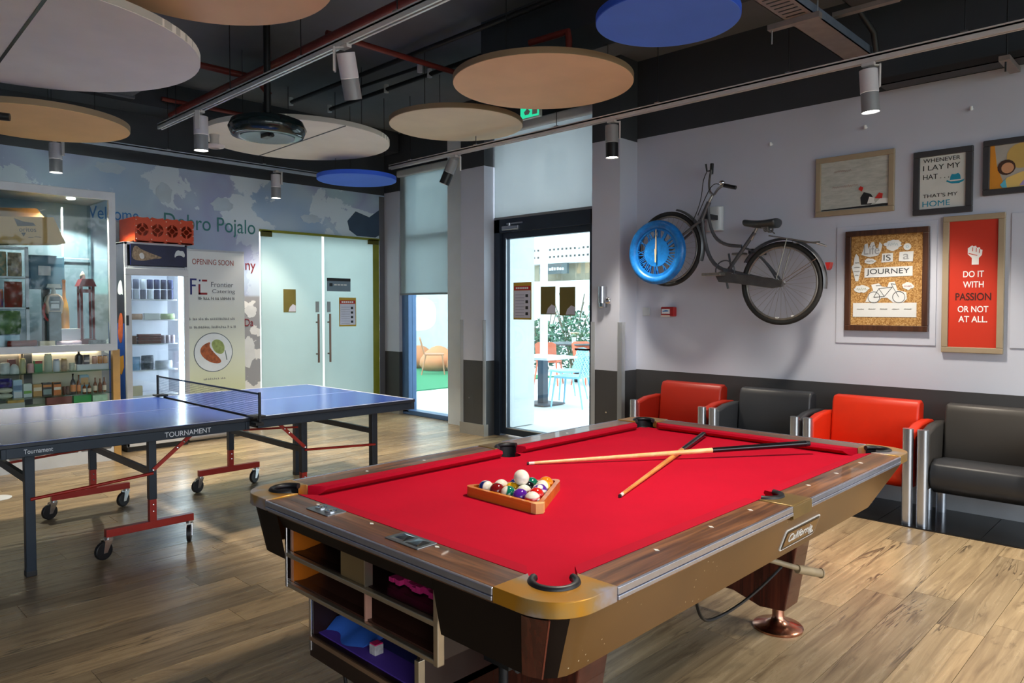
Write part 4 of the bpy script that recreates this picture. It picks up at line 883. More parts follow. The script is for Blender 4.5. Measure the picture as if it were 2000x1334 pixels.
obj('sign_arrow', MB().prism([(-5.26, 3.47), (-5.21, 3.47), (-5.19, 3.50), (-5.23, 3.535), (-5.28, 3.50)], 5.584, 5.587, 'y').prism([(-5.16, 3.46), (-5.09, 3.46), (-5.09, 3.535), (-5.16, 3.535)], 5.584, 5.587, 'y'), M_white, ex)
obj('sign_hanger', MB().cyl((-5.2, 5.61, 3.56), (-5.2, 5.61, CEIL), 0.006, n=8), M_alu, ex)

# ------------------------------------------------------------------ armchairs along the bicycle wall
M_cleg = mat('silver_chair_leg', (196, 202, 212), 0.25, 0.85, 0.05)
def soft(x0, x1, y0, y1, z0, z1, r=0.03): return MB().box(x0, x1, y0, y1, z0, z1)
def armchair(label, x0, x1, m, shade):
    t = thing('armchair', label, 'armchair', ((x0+x1)/2, 5.55, 0.008), 'armchairs lined up under the bicycle wall')
    for xx in (x0, x1):
        for yy, zt in ((5.33, 0.645), (5.80, 0.60)):
            obj('leg', MB().prism(rrect(xx-0.033, xx+0.033, yy-0.028, yy+0.028, 0.024, 5), 0.008, zt), M_cleg, t, smooth=50)
        prof = [(5.36, 0.24), (5.84, 0.24), (5.84, 0.655), (5.70, 0.668), (5.52, 0.66), (5.36, 0.625)]
        obj('armrest', MB().prism(prof, xx-0.032, xx+0.032, 'x'), m, t, bevel=0.018, seg=3, smooth=60)
    st = [(5.36, 0.27), (5.345, 0.31), (5.345, 0.37), (5.37, 0.42), (5.44, 0.445), (5.70, 0.42), (5.74, 0.25), (5.44, 0.22)]
    obj('seat', MB().prism(st, x0+0.034, x1-0.034, 'x'), shade, t, bevel=0.012, seg=3, smooth=60)
    bk = [(5.66, 0.40), (5.70, 0.74), (5.725, 0.785), (5.79, 0.79), (5.835, 0.76), (5.80, 0.30), (5.70, 0.30)]
    obj('backrest', MB().prism(bk, x0+0.036, x1-0.036, 'x'), m, t, bevel=0.015, seg=3, smooth=60)
    return t
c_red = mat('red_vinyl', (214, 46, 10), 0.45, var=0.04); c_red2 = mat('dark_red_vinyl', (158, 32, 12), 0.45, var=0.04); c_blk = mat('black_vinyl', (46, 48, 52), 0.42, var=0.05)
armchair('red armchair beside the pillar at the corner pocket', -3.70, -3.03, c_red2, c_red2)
armchair('black armchair between the two red armchairs', -2.93, -2.26, c_blk, c_blk)
armchair('bright red armchair below the cork board picture', -2.165, -1.49, c_red, c_red)
armchair('black armchair below the red framed poster, at the picture edge', -1.40, -0.73, mat('brown_black_vinyl', (58, 55, 52), 0.42, var=0.05), c_blk)

# ------------------------------------------------------------------ bicycle on the wall
bk = thing('bicycle', 'dark grey step-through bicycle mounted on the wall', 'bicycle', (-3.0, 5.65, 1.33))
M_bike = mat('dark_grey_enamel', (88, 90, 95), 0.35, 0.4); M_tyre = mat('black_tyre', (24, 24, 24), 0.7); M_steel = mat('tarnished_steel', (150, 146, 140), 0.35, 0.8, 0.15, 20)
yb_ = 5.65; RC, FC, WR = Vector((-2.52, yb_, 1.65)), Vector((-3.56, yb_, 1.98)), 0.315
def wheel(c, tag_):
    w = obj('wheel', MB().torus(c, WR, 0.019, 'y', 56, 10), M_tyre, bk, smooth=60)
    obj('rim', MB().torus(c, WR-0.026, 0.011, 'y', 56, 8), M_steel, w, smooth=60)
    sp = MB()
    for i in range(32):
        a = 2*math.pi*i/32; b = a+(0.35 if i % 2 else -0.35); s_ = 0.02 if i % 4 < 2 else -0.02
        sp.cyl(c+Vector((0.02*math.cos(b), s_, 0.02*math.sin(b))), c+Vector(((WR-0.03)*math.cos(a), 0, (WR-0.03)*math.sin(a))), 0.0011, n=4)
    obj('spokes', sp, M_steel, w)
    obj('hub', MB().cyl(c-Vector((0, 0.04, 0)), c+Vector((0, 0.04, 0)), 0.017, n=16).cyl(c-Vector((0, 0.03, 0)), c-Vector((0, 0.024, 0)), 0.028, n=16), M_steel, w, smooth=40)
wheel(RC, 0); wheel(FC, 1)
def guardarc(c, r, a0, a1, m, name):
    rings = []
    for i in range(25):
        a = R(a0+(a1-a0)*i/24); d = Vector((math.cos(a), 0, math.sin(a)))
        rings.append([c+d*(r-0.008)+Vector((0, -0.028, 0)), c+d*(r+0.008)+Vector((0, -0.015, 0)), c+d*(r+0.008)+Vector((0, 0.015, 0)), c+d*(r-0.008)+Vector((0, 0.028, 0)), c+d*(r+0.004)+Vector((0, 0.014, 0)), c+d*(r+0.004)+Vector((0, -0.014, 0))])
    obj(name, MB().loft(rings), m, bk, smooth=60)
guardarc(RC, 0.352, -8, 150, M_bike, 'mudguard'); guardarc(FC, 0.352, -20, 75, M_bike, 'mudguard')
hd0, hd1 = Vector((-3.235, yb_, 2.20)), Vector((-3.16, yb_, 2.36))
BB = Vector((-2.98, yb_, 1.765)); ST = Vector((-2.745, yb_, 2.07))
obj('frame', MB().tube([hd0, hd1], 0.021, 12).tube(bez(hd0+Vector((0.01, 0, 0.02)), (-3.20, yb_, 1.98), (-3.16, yb_, 1.80), BB), 0.017, 10)
    .tube(bez(hd1+Vector((-0.01, 0, -0.04)), (-3.15, yb_, 2.02), (-3.05, yb_, 1.98), (-2.86, yb_, 1.965), 12), 0.014, 10).tube([BB, ST], 0.016, 10)
    .tube(bez((-2.86, yb_, 1.955), (-2.72, yb_, 1.93), (-2.62, yb_, 1.80), RC+Vector((0, 0.045, 0)), 10), 0.009, 8).tube(bez((-2.86, yb_, 1.955), (-2.72, yb_, 1.93), (-2.62, yb_, 1.80), RC+Vector((0, -0.045, 0)), 10), 0.009, 8)
    .tube([BB+Vector((0.02, -0.03, 0)), RC+Vector((0, -0.05, 0))], 0.011, 8).tube([BB+Vector((0.02, 0.03, 0)), RC+Vector((0, 0.05, 0))], 0.011, 8), M_bike, bk, smooth=60)
obj('fork', MB().tube([hd0+Vector((0.005, -0.03, 0)), (-3.42, yb_-0.045, 2.07), FC+Vector((0, -0.05, 0))], 0.012, 8).tube([hd0+Vector((0.005, 0.03, 0)), (-3.42, yb_+0.045, 2.07), FC+Vector((0, 0.05, 0))], 0.012, 8).tube([hd0+Vector((0.005, -0.035, 0)), hd0+Vector((0.005, 0.035, 0))], 0.016, 8), M_bike, bk, smooth=60)
obj('stem', MB().tube([hd1, (-3.125, yb_, 2.42), (-3.15, yb_, 2.44)], 0.013, 10), M_steel, bk, smooth=60)
obj('handlebar', MB().tube(bez((-3.15, yb_, 2.44), (-3.18, yb_+0.06, 2.46), (-3.21, yb_+0.05, 2.50), (-3.205, yb_+0.12, 2.66), 8), 0.010, 8).tube(bez((-3.15, yb_, 2.44), (-3.02, yb_-0.12, 2.36), (-2.98, yb_-0.26, 2.42), (-2.86, yb_-0.30, 2.43), 10), 0.010, 8), M_steel, bk, smooth=60)
obj('grip', MB().tube([(-2.86, yb_-0.30, 2.43), (-2.76, yb_-0.30, 2.40)], 0.016, 10), M_black, bk, smooth=60)
obj('grip', MB().tube([(-3.205, yb_+0.12, 2.62), (-3.207, yb_+0.13, 2.71)], 0.016, 10).tube([(-3.25, yb_+0.10, 2.71), (-3.25, yb_+0.12, 2.65), (-3.21, yb_+0.12, 2.65)], 0.008, 6), M_black, bk, smooth=60)
obj('bell', MB().sphere((-2.89, yb_-0.28, 2.455), 0.026, 14, 8, (1, 1, 0.8)), M_chrome, bk, smooth=60)
obj('brake_cable', MB().tube(bez((-2.90, yb_-0.28, 2.44), (-3.02, yb_-0.2, 2.50), (-3.12, yb_-0.06, 2.48), (-3.25, yb_-0.03, 2.25), 10), 0.0035, 6).tube(bez((-3.24, yb_+0.1, 2.64), (-3.26, yb_, 2.5), (-3.18, yb_, 2.45), (-3.3, yb_-0.03, 2.2), 10), 0.0035, 6), M_black, bk, smooth=60)
sd = MB(); rings = []
for i in range(12):
    t = i/11; x = -2.85+0.31*t; w = 0.022+0.072*(math.sin(t*1.9-0.2) if t > 0.15 else 0.12); zt = 2.165+0.0*t-0.035*math.sin(t*math.pi)*0.4+0.012*(1-t)
    rings.append([(x, yb_-w, zt-0.02), (x, yb_-w*0.8, zt), (x, yb_, zt+0.012), (x, yb_+w*0.8, zt), (x, yb_+w, zt-0.02), (x, yb_+w*0.6, zt-0.045-0.03*t), (x, yb_-w*0.6, zt-0.045-0.03*t)])
so_ = obj('saddle', sd.loft(rings), mat('dark_leather', (50, 56, 60), 0.35, var=0.1), bk, smooth=180); md = so_.modifiers.new('smooth', 'SUBSURF'); md.levels = 2; md.render_levels = 2
obj('seat_post', MB().tube([ST-Vector((0.03, 0, 0.06)), ST+Vector((0.03, 0, 0.06))], 0.012, 10), M_steel, bk, smooth=60)
spg = MB()
for s_ in (-0.045, 0.045): spg.torus((-2.63, yb_+s_, 2.085), 0.018, 0.005, 'y', 16, 6).torus((-2.63, yb_+s_, 2.10), 0.018, 0.005, 'y', 16, 6)
obj('saddle_springs', spg, M_steel, bk, smooth=60)
obj('crank', MB().torus(BB-Vector((0, 0.05, 0)), 0.085, 0.006, 'y', 30, 6).cyl(BB-Vector((0, 0.06, 0)), BB+Vector((0, 0.06, 0)), 0.02, n=14).tube([BB+Vector((0, -0.065, 0)), BB+Vector((0.04, -0.07, -0.15))], 0.009, 8).tube([BB+Vector((0, 0.065, 0)), BB+Vector((-0.03, 0.07, 0.15))], 0.009, 8), M_bike, bk, smooth=60)
obj('pedal', MB().box(-3.12, -2.95, yb_-0.19, yb_-0.10, 1.72, 1.745), M_steel, bk, bevel=0.005)
obj('pedal', MB().box(-2.98, -2.88, yb_+0.06, yb_+0.15, 1.90, 1.92), M_steel, bk, bevel=0.005)
obj('chain_guard', MB().prism([(-3.06, 1.74), (-3.02, 1.67), (-2.9, 1.66), (-2.56, 1.61), (-2.48, 1.62), (-2.47, 1.66), (-2.56, 1.69), (-2.9, 1.735), (-3.0, 1.76)], yb_-0.085, yb_-0.06, 'y'), mat('dull_chain_case', (96, 94, 92), 0.4, 0.6, 0.2, 12), bk, bevel=0.004)
obj('carrier', MB().tube([(-2.60, yb_-0.05, 2.055), (-2.66, yb_-0.05, 2.10), (-2.66, yb_+0.05, 2.10), (-2.60, yb_+0.05, 2.055)], 0.005, 6).tube([(-2.60, yb_-0.055, 2.03), (-2.22, yb_-0.055, 1.945), (-2.17, yb_, 1.925), (-2.22, yb_+0.055, 1.945), (-2.60, yb_+0.055, 2.03)], 0.006, 6)
    .tube([(-2.45, yb_-0.06, 2.0), RC+Vector((-0.02, -0.055, 0.02))], 0.004, 6).tube([(-2.45, yb_+0.06, 2.0), RC+Vector((-0.02, 0.055, 0.02))], 0.004, 6).tube([RC+Vector((0, -0.05, 0)), RC+Vector((0.29, -0.04, 0.18))], 0.003, 5).tube([RC+Vector((0, 0.05, 0)), RC+Vector((0.29, 0.04, 0.18))], 0.003, 5)
    .box(-2.50, -2.22, yb_-0.012, yb_+0.012, 1.955, 1.965), M_steel, bk, smooth=40)
obj('rear_reflector', MB().prism([(-2.165, 1.80), (-2.125, 1.80), (-2.135, 1.755), (-2.15, 1.74)], yb_-0.03, yb_+0.03, 'y'), mat('red_reflector', (150, 36, 34), 0.2), bk)
for p in ((-2.55, 1.375), (-2.42, 1.39), (-2.50, 1.66)): obj('spoke_reflector', MB().box(p[0]-0.012, p[0]+0.012, yb_-0.008, yb_+0.008, p[1]-0.006, p[1]+0.006), M_white, bk)
obj('wall_mount', MB().box(-2.80, -2.76, yb_, YB, 1.90, 1.94).box(-3.20, -3.16, yb_, YB, 2.22, 2.26), M_blackmetal, bk)
# blue clock in front of the front wheel
ck = thing('wall_clock', 'round bright blue clock with cut-out numerals in front of the bicycle wheel', 'clock', (-3.62, 5.56, 1.67))
kcl = NT('weathered_blue_paint'); v = kcl.coords(); f = kcl.noise(v, 14, 6, 0.7)
kcl.link(kcl.ramp(f, [(0.35, rgb(20, 96, 168)), (0.6, rgb(28, 124, 208)), (0.72, rgb(90, 170, 226))]), kcl.b.inputs['Base Color']); kcl.b.inputs['Roughness'].default_value = 0.35; M_clk = kcl.m
cc = (-3.62, 0, 1.95); CR = 0.285
def annulus(r0, r1, y0, y1, n=56): return MB().lathe([(r0, y0), (r1, y0), (r1, y1), (r0, y1), (r0, y0)], cc, n, 'y', cap=False)
obj('outer_ring', MB().lathe([(0.215, 5.55), (0.222, 5.532), (0.25, 5.522), (0.278, 5.532), (0.285, 5.55), (0.285, 5.575), (0.215, 5.575), (0.215, 5.55)], cc, 60, 'y', cap=False), M_clk, ck, smooth=50)
obj('inner_ring', annulus(0.195, 0.216, 5.545, 5.57), M_clk, ck)
obj('face', MB().lathe([(0.0, 5.55), (0.128, 5.55), (0.128, 5.568), (0.0, 5.568)], cc, 48, 'y'), M_clk, ck)
for i, s_ in enumerate(('XII', 'I', 'II', 'III', 'IIII', 'V', 'VI', 'VII', 'VIII', 'IX', 'X', 'XI')):
    a = R(90-30*i); d = Vector((math.cos(a), 0, math.sin(a))); tn = Vector((math.sin(a), 0, -math.cos(a)))
    text('numeral', s_, M_clk, ck, Vector((cc[0], 5.556, cc[2]))+d*0.162, tn, d, w=min(0.075, 0.022*len(s_)+0.006), h=0.072, ext=0.008)
M_hand = mat('cream_hand', (222, 198, 158), 0.4)
obj('clock_hand', MB().prism([(cc[0]-0.008, cc[2]-0.02), (cc[0]+0.008, cc[2]-0.02), (cc[0]+0.003, cc[2]+0.205), (cc[0]-0.003, cc[2]+0.205)], 5.540, 5.544, 'y'), M_hand, ck)
obj('clock_hand', MB().prism([(cc[0]-0.009, cc[2]+0.03), (cc[0]+0.009, cc[2]+0.03), (cc[0]+0.006, cc[2]-0.09), (cc[0]-0.006, cc[2]-0.09)], 5.534, 5.538, 'y'), M_hand, ck)
# small things on the bicycle wall and pillar
sw = obj('light_switch', MB().box(-3.995, -3.915, YB-0.012, YB, 1.378, 1.46), mat('switch_white', (190, 196, 200), 0.35), label='plain white switch plate under the blue clock', cat='switch', bevel=0.006)
fa = thing('fire_call_point', 'small red fire alarm call point beside the switch plate', 'alarm', (-3.69, YB, 1.375))
obj('case', MB().box(-3.76, -3.62, YB-0.06, YB, 1.375, 1.465), mat('alarm_red', (164, 30, 30), 0.35), fa, bevel=0.01)
obj('break_glass', MB().box(-3.745, -3.66, YB-0.064, YB-0.06, 1.40, 1.445), M_white, fa); obj('base_strip', MB().box(-3.755, -3.66, YB-0.063, YB-0.02, 1.372, 1.388), mat('cream_plastic', (210, 200, 192), 0.5), fa)
obj('printed_mark', MB().prism([(-3.735, 1.418), (-3.672, 1.422), (-3.672, 1.43), (-3.70, 1.434), (-3.735, 1.426)], YB-0.0655, YB-0.064, 'y'), blue_ink, fa)
wbx = obj('speaker_box', MB().prism(rrect(-3.29, -3.13, YB-0.10, YB, 0.05), 2.13, 2.34), mat('switch_white', (190, 196, 200), 0.35), label='white rounded wall box behind the bicycle frame', cat='wall box', smooth=40, bevel=0.006)
for i, (x, z) in enumerate(((-2.72, 2.82), (-1.973, 2.831), (-1.275, 2.84))):
    obj('picture_hook', MB().cyl((x, YB-0.03, z), (x, YB, z), 0.008, n=10).cyl((x, YB-0.034, z+0.012), (x, YB-0.030, z-0.015), 0.010, n=10), M_white, label='tiny white hook high on the bicycle wall, ' + ('above the bicycle saddle', 'above the sand picture', 'above the hat picture')[i], cat='hook', group='tiny wall hooks')
ds = thing('chrome_dispenser', 'chrome wall fixture with a round knob on the pillar by the door', 'wall fixture', (-4.23, 5.62, 1.45))
obj('tube', MB().cyl((-4.245, 5.575, 1.50), (-4.245, 5.575, 1.66), 0.032, n=20).box(-4.275, -4.215, 5.59, 5.62, 1.46, 1.66), M_alu, ds, smooth=40)
obj('bracket', MB().box(-4.27, -4.22, 5.56, 5.62, 1.455, 1.53), M_chrome, ds, bevel=0.01); obj('knob', MB().sphere((-4.18, 5.585, 1.522), 0.034, 18, 12, (1, 0.7, 1)), M_chrome, ds, smooth=60)
# ------------------------------------------------------------------ framed pictures
def picture(name, label, x0, x1, z0, z1, fw, fm, canvas, dpt=0.03, yw=YB):
    t = thing(name, label, 'picture', ((x0+x1)/2, yw, z0), 'pictures on the bicycle wall')
    for (a, b, c, d) in ((x0, x1, z1-fw, z1), (x0, x1, z0, z0+fw), (x0, x0+fw, z0+fw, z1-fw), (x1-fw, x1, z0+fw, z1-fw)):
        obj('frame_bar', MB().box(a, b, yw-dpt, yw, c, d), fm, t, bevel=0.004)
    obj('print', MB().box(x0+fw, x1-fw, yw-dpt*0.5, yw, z0+fw, z1-fw), canvas, t)
    return t, yw-dpt*0.5
m_beigef = mat('beige_frame', (158, 142, 118), 0.5, var=0.06); m_darkf = mat('charcoal_frame', (54, 54, 58), 0.5); m_brownf = wood('walnut_frame', (52, 30, 20), (84, 52, 34), 0.4, 'z')
def pp(t, name, poly, y, m, o=0.0015): return obj(name, MB().prism(poly, y-o, y, 'y'), m, t)
def paint(n, c): return mat('print_'+n, c, 0.6)
# sand picture
ks = NT('grey_sand_print'); v = ks.coords((2, 1, 9)); f = ks.noise(v, 4, 6, 0.7)
ks.link(ks.ramp(f, [(0.3, rgb(158, 162, 156)), (0.7, rgb(196, 198, 190))]), ks.b.inputs['Base Color']); ks.b.inputs['Roughness'].default_value = 0.6
t, y = picture('framed_picture', 'beige-framed pale grey picture with a small dark and red figure', -2.345, -1.765, 2.178, 2.64, 0.04, m_beigef, ks.m)
ink = paint('faint_red', (176, 132, 120)); blk = paint('black', (30, 32, 34)); red = paint('red', (196, 44, 34)); wht = paint('white', (228, 228, 224))

def squig(t, y, xc, zc, w, h, m, seed=0, r=0.0012):
    rr = random.Random(seed+int(xc*1000)+int(zc*777)); n = max(8, int(w/h*3.2)); pts = []
    for i in range(n+1): pts.append((xc-w/2+w*i/n, y-0.0015, zc+(h/2)*(1 if i % 2 else -1)*(0.35+0.65*rr.random())))
    obj('scribble', MB().tube(pts, r, 4), m, t)
squig(t, y, -2.14, 2.52, 0.13, 0.022, ink); squig(t, y, -2.12, 2.40, 0.19, 0.022, ink)
pp(t, 'printed_shape', [(-2.30, 2.222), (-1.81, 2.222), (-1.81, 2.245), (-1.9, 2.238), (-2.1, 2.234), (-2.3, 2.230)], y, blk)
pp(t, 'printed_shape', [(-2.0, 2.245), (-1.93, 2.24), (-1.90, 2.27), (-1.93, 2.32), (-1.98, 2.34), (-2.005, 2.30)], y, blk, 0.003)
pp(t, 'printed_shape', [(-1.955, 2.25), (-1.90, 2.25), (-1.905, 2.29), (-1.94, 2.30)], y, wht, 0.004)
pp(t, 'printed_shape', [(-2.02, 2.365), (-1.995, 2.345), (-1.985, 2.375), (-2.005, 2.388)], y, red, 0.004)
pp(t, 'printed_shape', [(-1.90, 2.285), (-1.85, 2.28), (-1.845, 2.315), (-1.87, 2.325)], y, red, 0.005)
pp(t, 'printed_shape', [(-1.90, 2.245), (-1.80, 2.24), (-1.80, 2.275), (-1.86, 2.285)], y, wht, 0.002)
# hat picture
t, y = picture('framed_picture', 'dark-framed print with a blue hat and lettering', -1.636, -1.26, 2.126, 2.585, 0.042, m_darkf, paint('grey_paper', (206, 208, 204)))
tin = paint('teal_blue', (20, 140, 170))
for s_, z, w, xc, m, h in (('WHENEVER', 2.515, 0.235, -1.456, blk, 0.028), ('I LAY MY', 2.463, 0.235, -1.456, blk, 0.036), ('HAT . . .', 2.398, 0.165, -1.49, blk, 0.036), ("THAT'S MY", 2.262, 0.22, -1.463, blk, 0.026), ('HOME', 2.205, 0.175, -1.487, tin, 0.040)):
    text('lettering', s_, m, t, (xc, y-0.001, z), X_, Z_, w=w, h=h)
pp(t, 'printed_shape', [(-1.425, 2.352), (-1.39, 2.335), (-1.345, 2.333), (-1.318, 2.345), (-1.31, 2.36), (-1.34, 2.350), (-1.395, 2.350), (-1.42, 2.362)], y, tin, 0.002)
pp(t, 'printed_shape', [(-1.402, 2.352), (-1.333, 2.352), (-1.338, 2.39), (-1.35, 2.405), (-1.37, 2.398), (-1.39, 2.402), (-1.398, 2.385)], y, tin, 0.002)
pp(t, 'printed_shape', [(-1.402, 2.352), (-1.333, 2.352), (-1.333, 2.36), (-1.402, 2.36)], y, wht, 0.003)
# partly cut picture
t, y = picture('framed_picture', 'dark-framed colourful picture of a reclining figure at the picture edge', -1.20, -0.70, 2.225, 2.60, 0.04, m_darkf, paint('grey_stone', (168, 164, 156)))
pp(t, 'printed_shape', [(-1.16, 2.56), (-1.135, 2.56), (-1.12, 2.42), (-1.08, 2.30), (-1.04, 2.265), (-1.16, 2.265)], y, paint('orange', (214, 140, 40)))
pp(t, 'printed_shape', [(a, b) for a, b in arc(-0.98, 2.475, 0.085, 0, 330, 14)], y, paint('gold', (196, 164, 92)), 0.002)
pp(t, 'printed_shape', [(a, b) for a, b in arc(-1.065, 2.405, 0.052, 0, 345, 14)], y, paint('dark_brown', (66, 40, 28)), 0.003)
pp(t, 'printed_shape', [(a, b) for a, b in arc(-1.058, 2.40, 0.036, 0, 345, 14)], y, paint('skin', (206, 150, 112)), 0.004)
pp(t, 'printed_shape', [(-1.09, 2.29), (-1.06, 2.335), (-0.98, 2.365), (-0.74, 2.40), (-0.74, 2.27), (-1.06, 2.268)], y, paint('pale_yellow', (222, 190, 110)), 0.003)
pp(t, 'printed_shape', [(-1.10, 2.29), (-1.07, 2.325), (-1.06, 2.268), (-1.085, 2.268)], y, paint('cyan', (90, 186, 214)), 0.004)
pp(t, 'printed_shape', [(-0.99, 2.275), (-0.95, 2.33), (-0.86, 2.36), (-0.84, 2.27)], y, paint('lilac', (170, 150, 200)), 0.005)
# cork board
kcork = NT('cork'); v = kcork.coords(); vo = kcork.node('ShaderNodeTexVoronoi', Scale=130.0); kcork.link(v, vo.inputs['Vector'])
kcork.link(kcork.ramp(vo.outputs['Color'], [(0.2, rgb(136, 94, 44)), (0.6, rgb(178, 136, 78)), (0.9, rgb(194, 158, 104))]), kcork.b.inputs['Base Color']); kcork.b.inputs['Roughness'].default_value = 0.85
t, y = picture('framed_cork_board', 'dark wood framed cork board with white paper cut-out lettering', -2.105, -1.522, 1.28, 2.045, 0.042, m_brownf, kcork.m, yw=YB-0.008)
pap = mat('cut_paper', (208, 212, 214), 0.7, var=0.03); pen = paint('pen', (54, 58, 64))
def cut(poly): return obj('paper_cutout', MB().prism(poly, y-0.003, y, 'y'), pap, t)
def word(s_, xc, zc, w, h, m=pen): text('lettering', s_, m, t, (xc, y-0.004, zc), X_, Z_, w=w, h=h)
def bl(xc, zc, w, h, seed): return [(a, b) for a, b in blob(xc, zc, w, h, seed, 20)]
cut([(-1.99, 1.86), (-1.975, 1.90), (-1.965, 1.94), (-1.945, 1.945), (-1.94, 1.90), (-1.92, 1.95), (-1.90, 1.955), (-1.885, 1.90), (-1.87, 1.90), (-1.86, 1.95), (-1.84, 1.93), (-1.85, 1.88), (-1.87, 1.85), (-1.93, 1.84)]); word('Life', -1.915, 1.895, 0.11, 0.07, paint('pencil', (150, 152, 156)))
cut(bl(-1.765, 1.925, 0.062, 0.045, 21)); squig(t, y-0.003, -1.765, 1.93, 0.07, 0.03, paint('pale_blue_ink', (130, 180, 200)))
cut(arc(-1.668, 1.905, 0.026, 0, 345, 14)); word('o', -1.668, 1.905, 0.02, 0.02, paint('pale_blue_ink', (130, 180, 200)))
cut([(-1.845, 1.795), (-1.765, 1.80), (-1.765, 1.865), (-1.84, 1.862)]); word('IS', -1.805, 1.83, 0.05, 0.045)
cut([(-1.725, 1.80), (-1.63, 1.795), (-1.625, 1.87), (-1.72, 1.868)]); word('a', -1.675, 1.833, 0.04, 0.04, paint('pencil', (150, 152, 156)))
cut(bl(-1.925, 1.81, 0.042, 0.022, 22)); squig(t, y-0.003, -1.925, 1.81, 0.05, 0.016, pen)
cut([(-1.965, 1.685), (-1.63, 1.69), (-1.63, 1.762), (-1.965, 1.758)]); word('JOURNEY', -1.80, 1.724, 0.30, 0.05)
cut([(-2.03, 1.66), (-2.01, 1.66), (-1.995, 1.73), (-1.985, 1.77), (-2.0, 1.79), (-2.01, 1.85), (-2.028, 1.87), (-2.04, 1.84), (-2.045, 1.79), (-2.06, 1.77), (-2.05, 1.74)]); [squig(t, y-0.003, -2.02, zz, ww, 0.012, pen) for zz, ww in ((1.80, 0.025), (1.765, 0.04), (1.735, 0.04), (1.705, 0.025))]
cut(bl(-1.985, 1.60, 0.055, 0.034, 23)); squig(t, y-0.003, -1.985, 1.60, 0.07, 0.022, paint('olive_ink', (140, 150, 90)))
cut(bl(-1.66, 1.615, 0.042, 0.028, 24)); squig(t, y-0.003, -1.66, 1.615, 0.05, 0.02, paint('rose_ink', (190, 90, 90)))
cut([(-2.045, 1.385), (-1.60, 1.385), (-1.60, 1.492), (-2.045, 1.492)])
for i in range(5): squig(t, y-0.003, -1.99+0.083*i, 1.445, 0.05, 0.009, pen)
cut([(-1.955, 1.50), (-1.93, 1.565), (-1.90, 1.585), (-1.915, 1.63), (-1.86, 1.64), (-1.84, 1.615), (-1.80, 1.61), (-1.79, 1.645), (-1.75, 1.65), (-1.73, 1.585), (-1.67, 1.57), (-1.665, 1.52), (-1.69, 1.495), (-1.76, 1.495), (-1.80, 1.53), (-1.84, 1.53), (-1.87, 1.495)])
db = MB()
for cx in (-1.895, -1.72): db.torus((cx, y-0.004, 1.535), 0.042, 0.0018, 'y', 24, 4)
for a, b in (((-1.895, 1.535), (-1.86, 1.60)), ((-1.86, 1.60), (-1.765, 1.61)), ((-1.765, 1.61), (-1.82, 1.54)), ((-1.82, 1.54), (-1.895, 1.535)), ((-1.82, 1.54), (-1.86, 1.60)), ((-1.72, 1.535), (-1.775, 1.635)), ((-1.775, 1.635), (-1.74, 1.63)), ((-1.88, 1.622), (-1.84, 1.625))):
    db.cyl((a[0], y-0.004, a[1]), (b[0], y-0.004, b[1]), 0.0018, n=5)
obj('drawn_bicycle', db, pen, t)
# red poster
t, y = picture('framed_poster', 'tall beige-framed red poster with a white fist and lettering', -1.437, -1.063, 1.137, 2.103, 0.04, m_beigef, mat('poster_red', (196, 50, 28), 0.5, var=0.02))
pw_ = paint('poster_white', (236, 236, 236)); pb_ = paint('poster_black', (56, 16, 14))
for s_, z, w, m in (('DO IT', 1.690, 0.125, pw_), ('WITH', 1.617, 0.125, pw_), ('PASSION', 1.532, 0.215, pb_), ('OR NOT', 1.445, 0.185, pw_), ('AT ALL.', 1.375, 0.175, pw_)):
    o = text('lettering', s_, m, t, (-1.246, y-0.001, z), X_, Z_, w=w, h=0.044 if m is pw_ else 0.052); o.data.offset = 0.012
fx, fz = -1.238, 1.82
pp(t, 'printed_fist', [(fx-0.02, fz-0.065), (fx+0.022, fz-0.065), (fx+0.022, fz-0.02), (fx+0.04, fz+0.0), (fx+0.043, fz+0.035), (fx+0.03, fz+0.04), (fx+0.026, fz+0.055), (fx+0.010, fz+0.052), (fx+0.004, fz+0.066), (fx-0.012, fz+0.062), (fx-0.018, fz+0.07), (fx-0.033, fz+0.06), (fx-0.045, fz+0.05), (fx-0.045, fz+0.01), (fx-0.02, fz-0.018)], y, pw_)
for dx, dz in ((-0.016, 0.028), (0.006, 0.022), (0.024, 0.014)): pp(t, 'printed_line', [(fx+dx-0.002, fz+dz), (fx+dx+0.002, fz+dz), (fx+dx+0.003, fz+dz+0.028), (fx+dx-0.001, fz+dz+0.028)], y, mat('poster_red', (196, 50, 28)), 0.003)
pp(t, 'printed_line', [(fx-0.04, fz+0.012), (fx+0.012, fz-0.004), (fx+0.014, fz+0.0), (fx-0.04, fz+0.018)], y, mat('poster_red', (196, 50, 28)), 0.003)

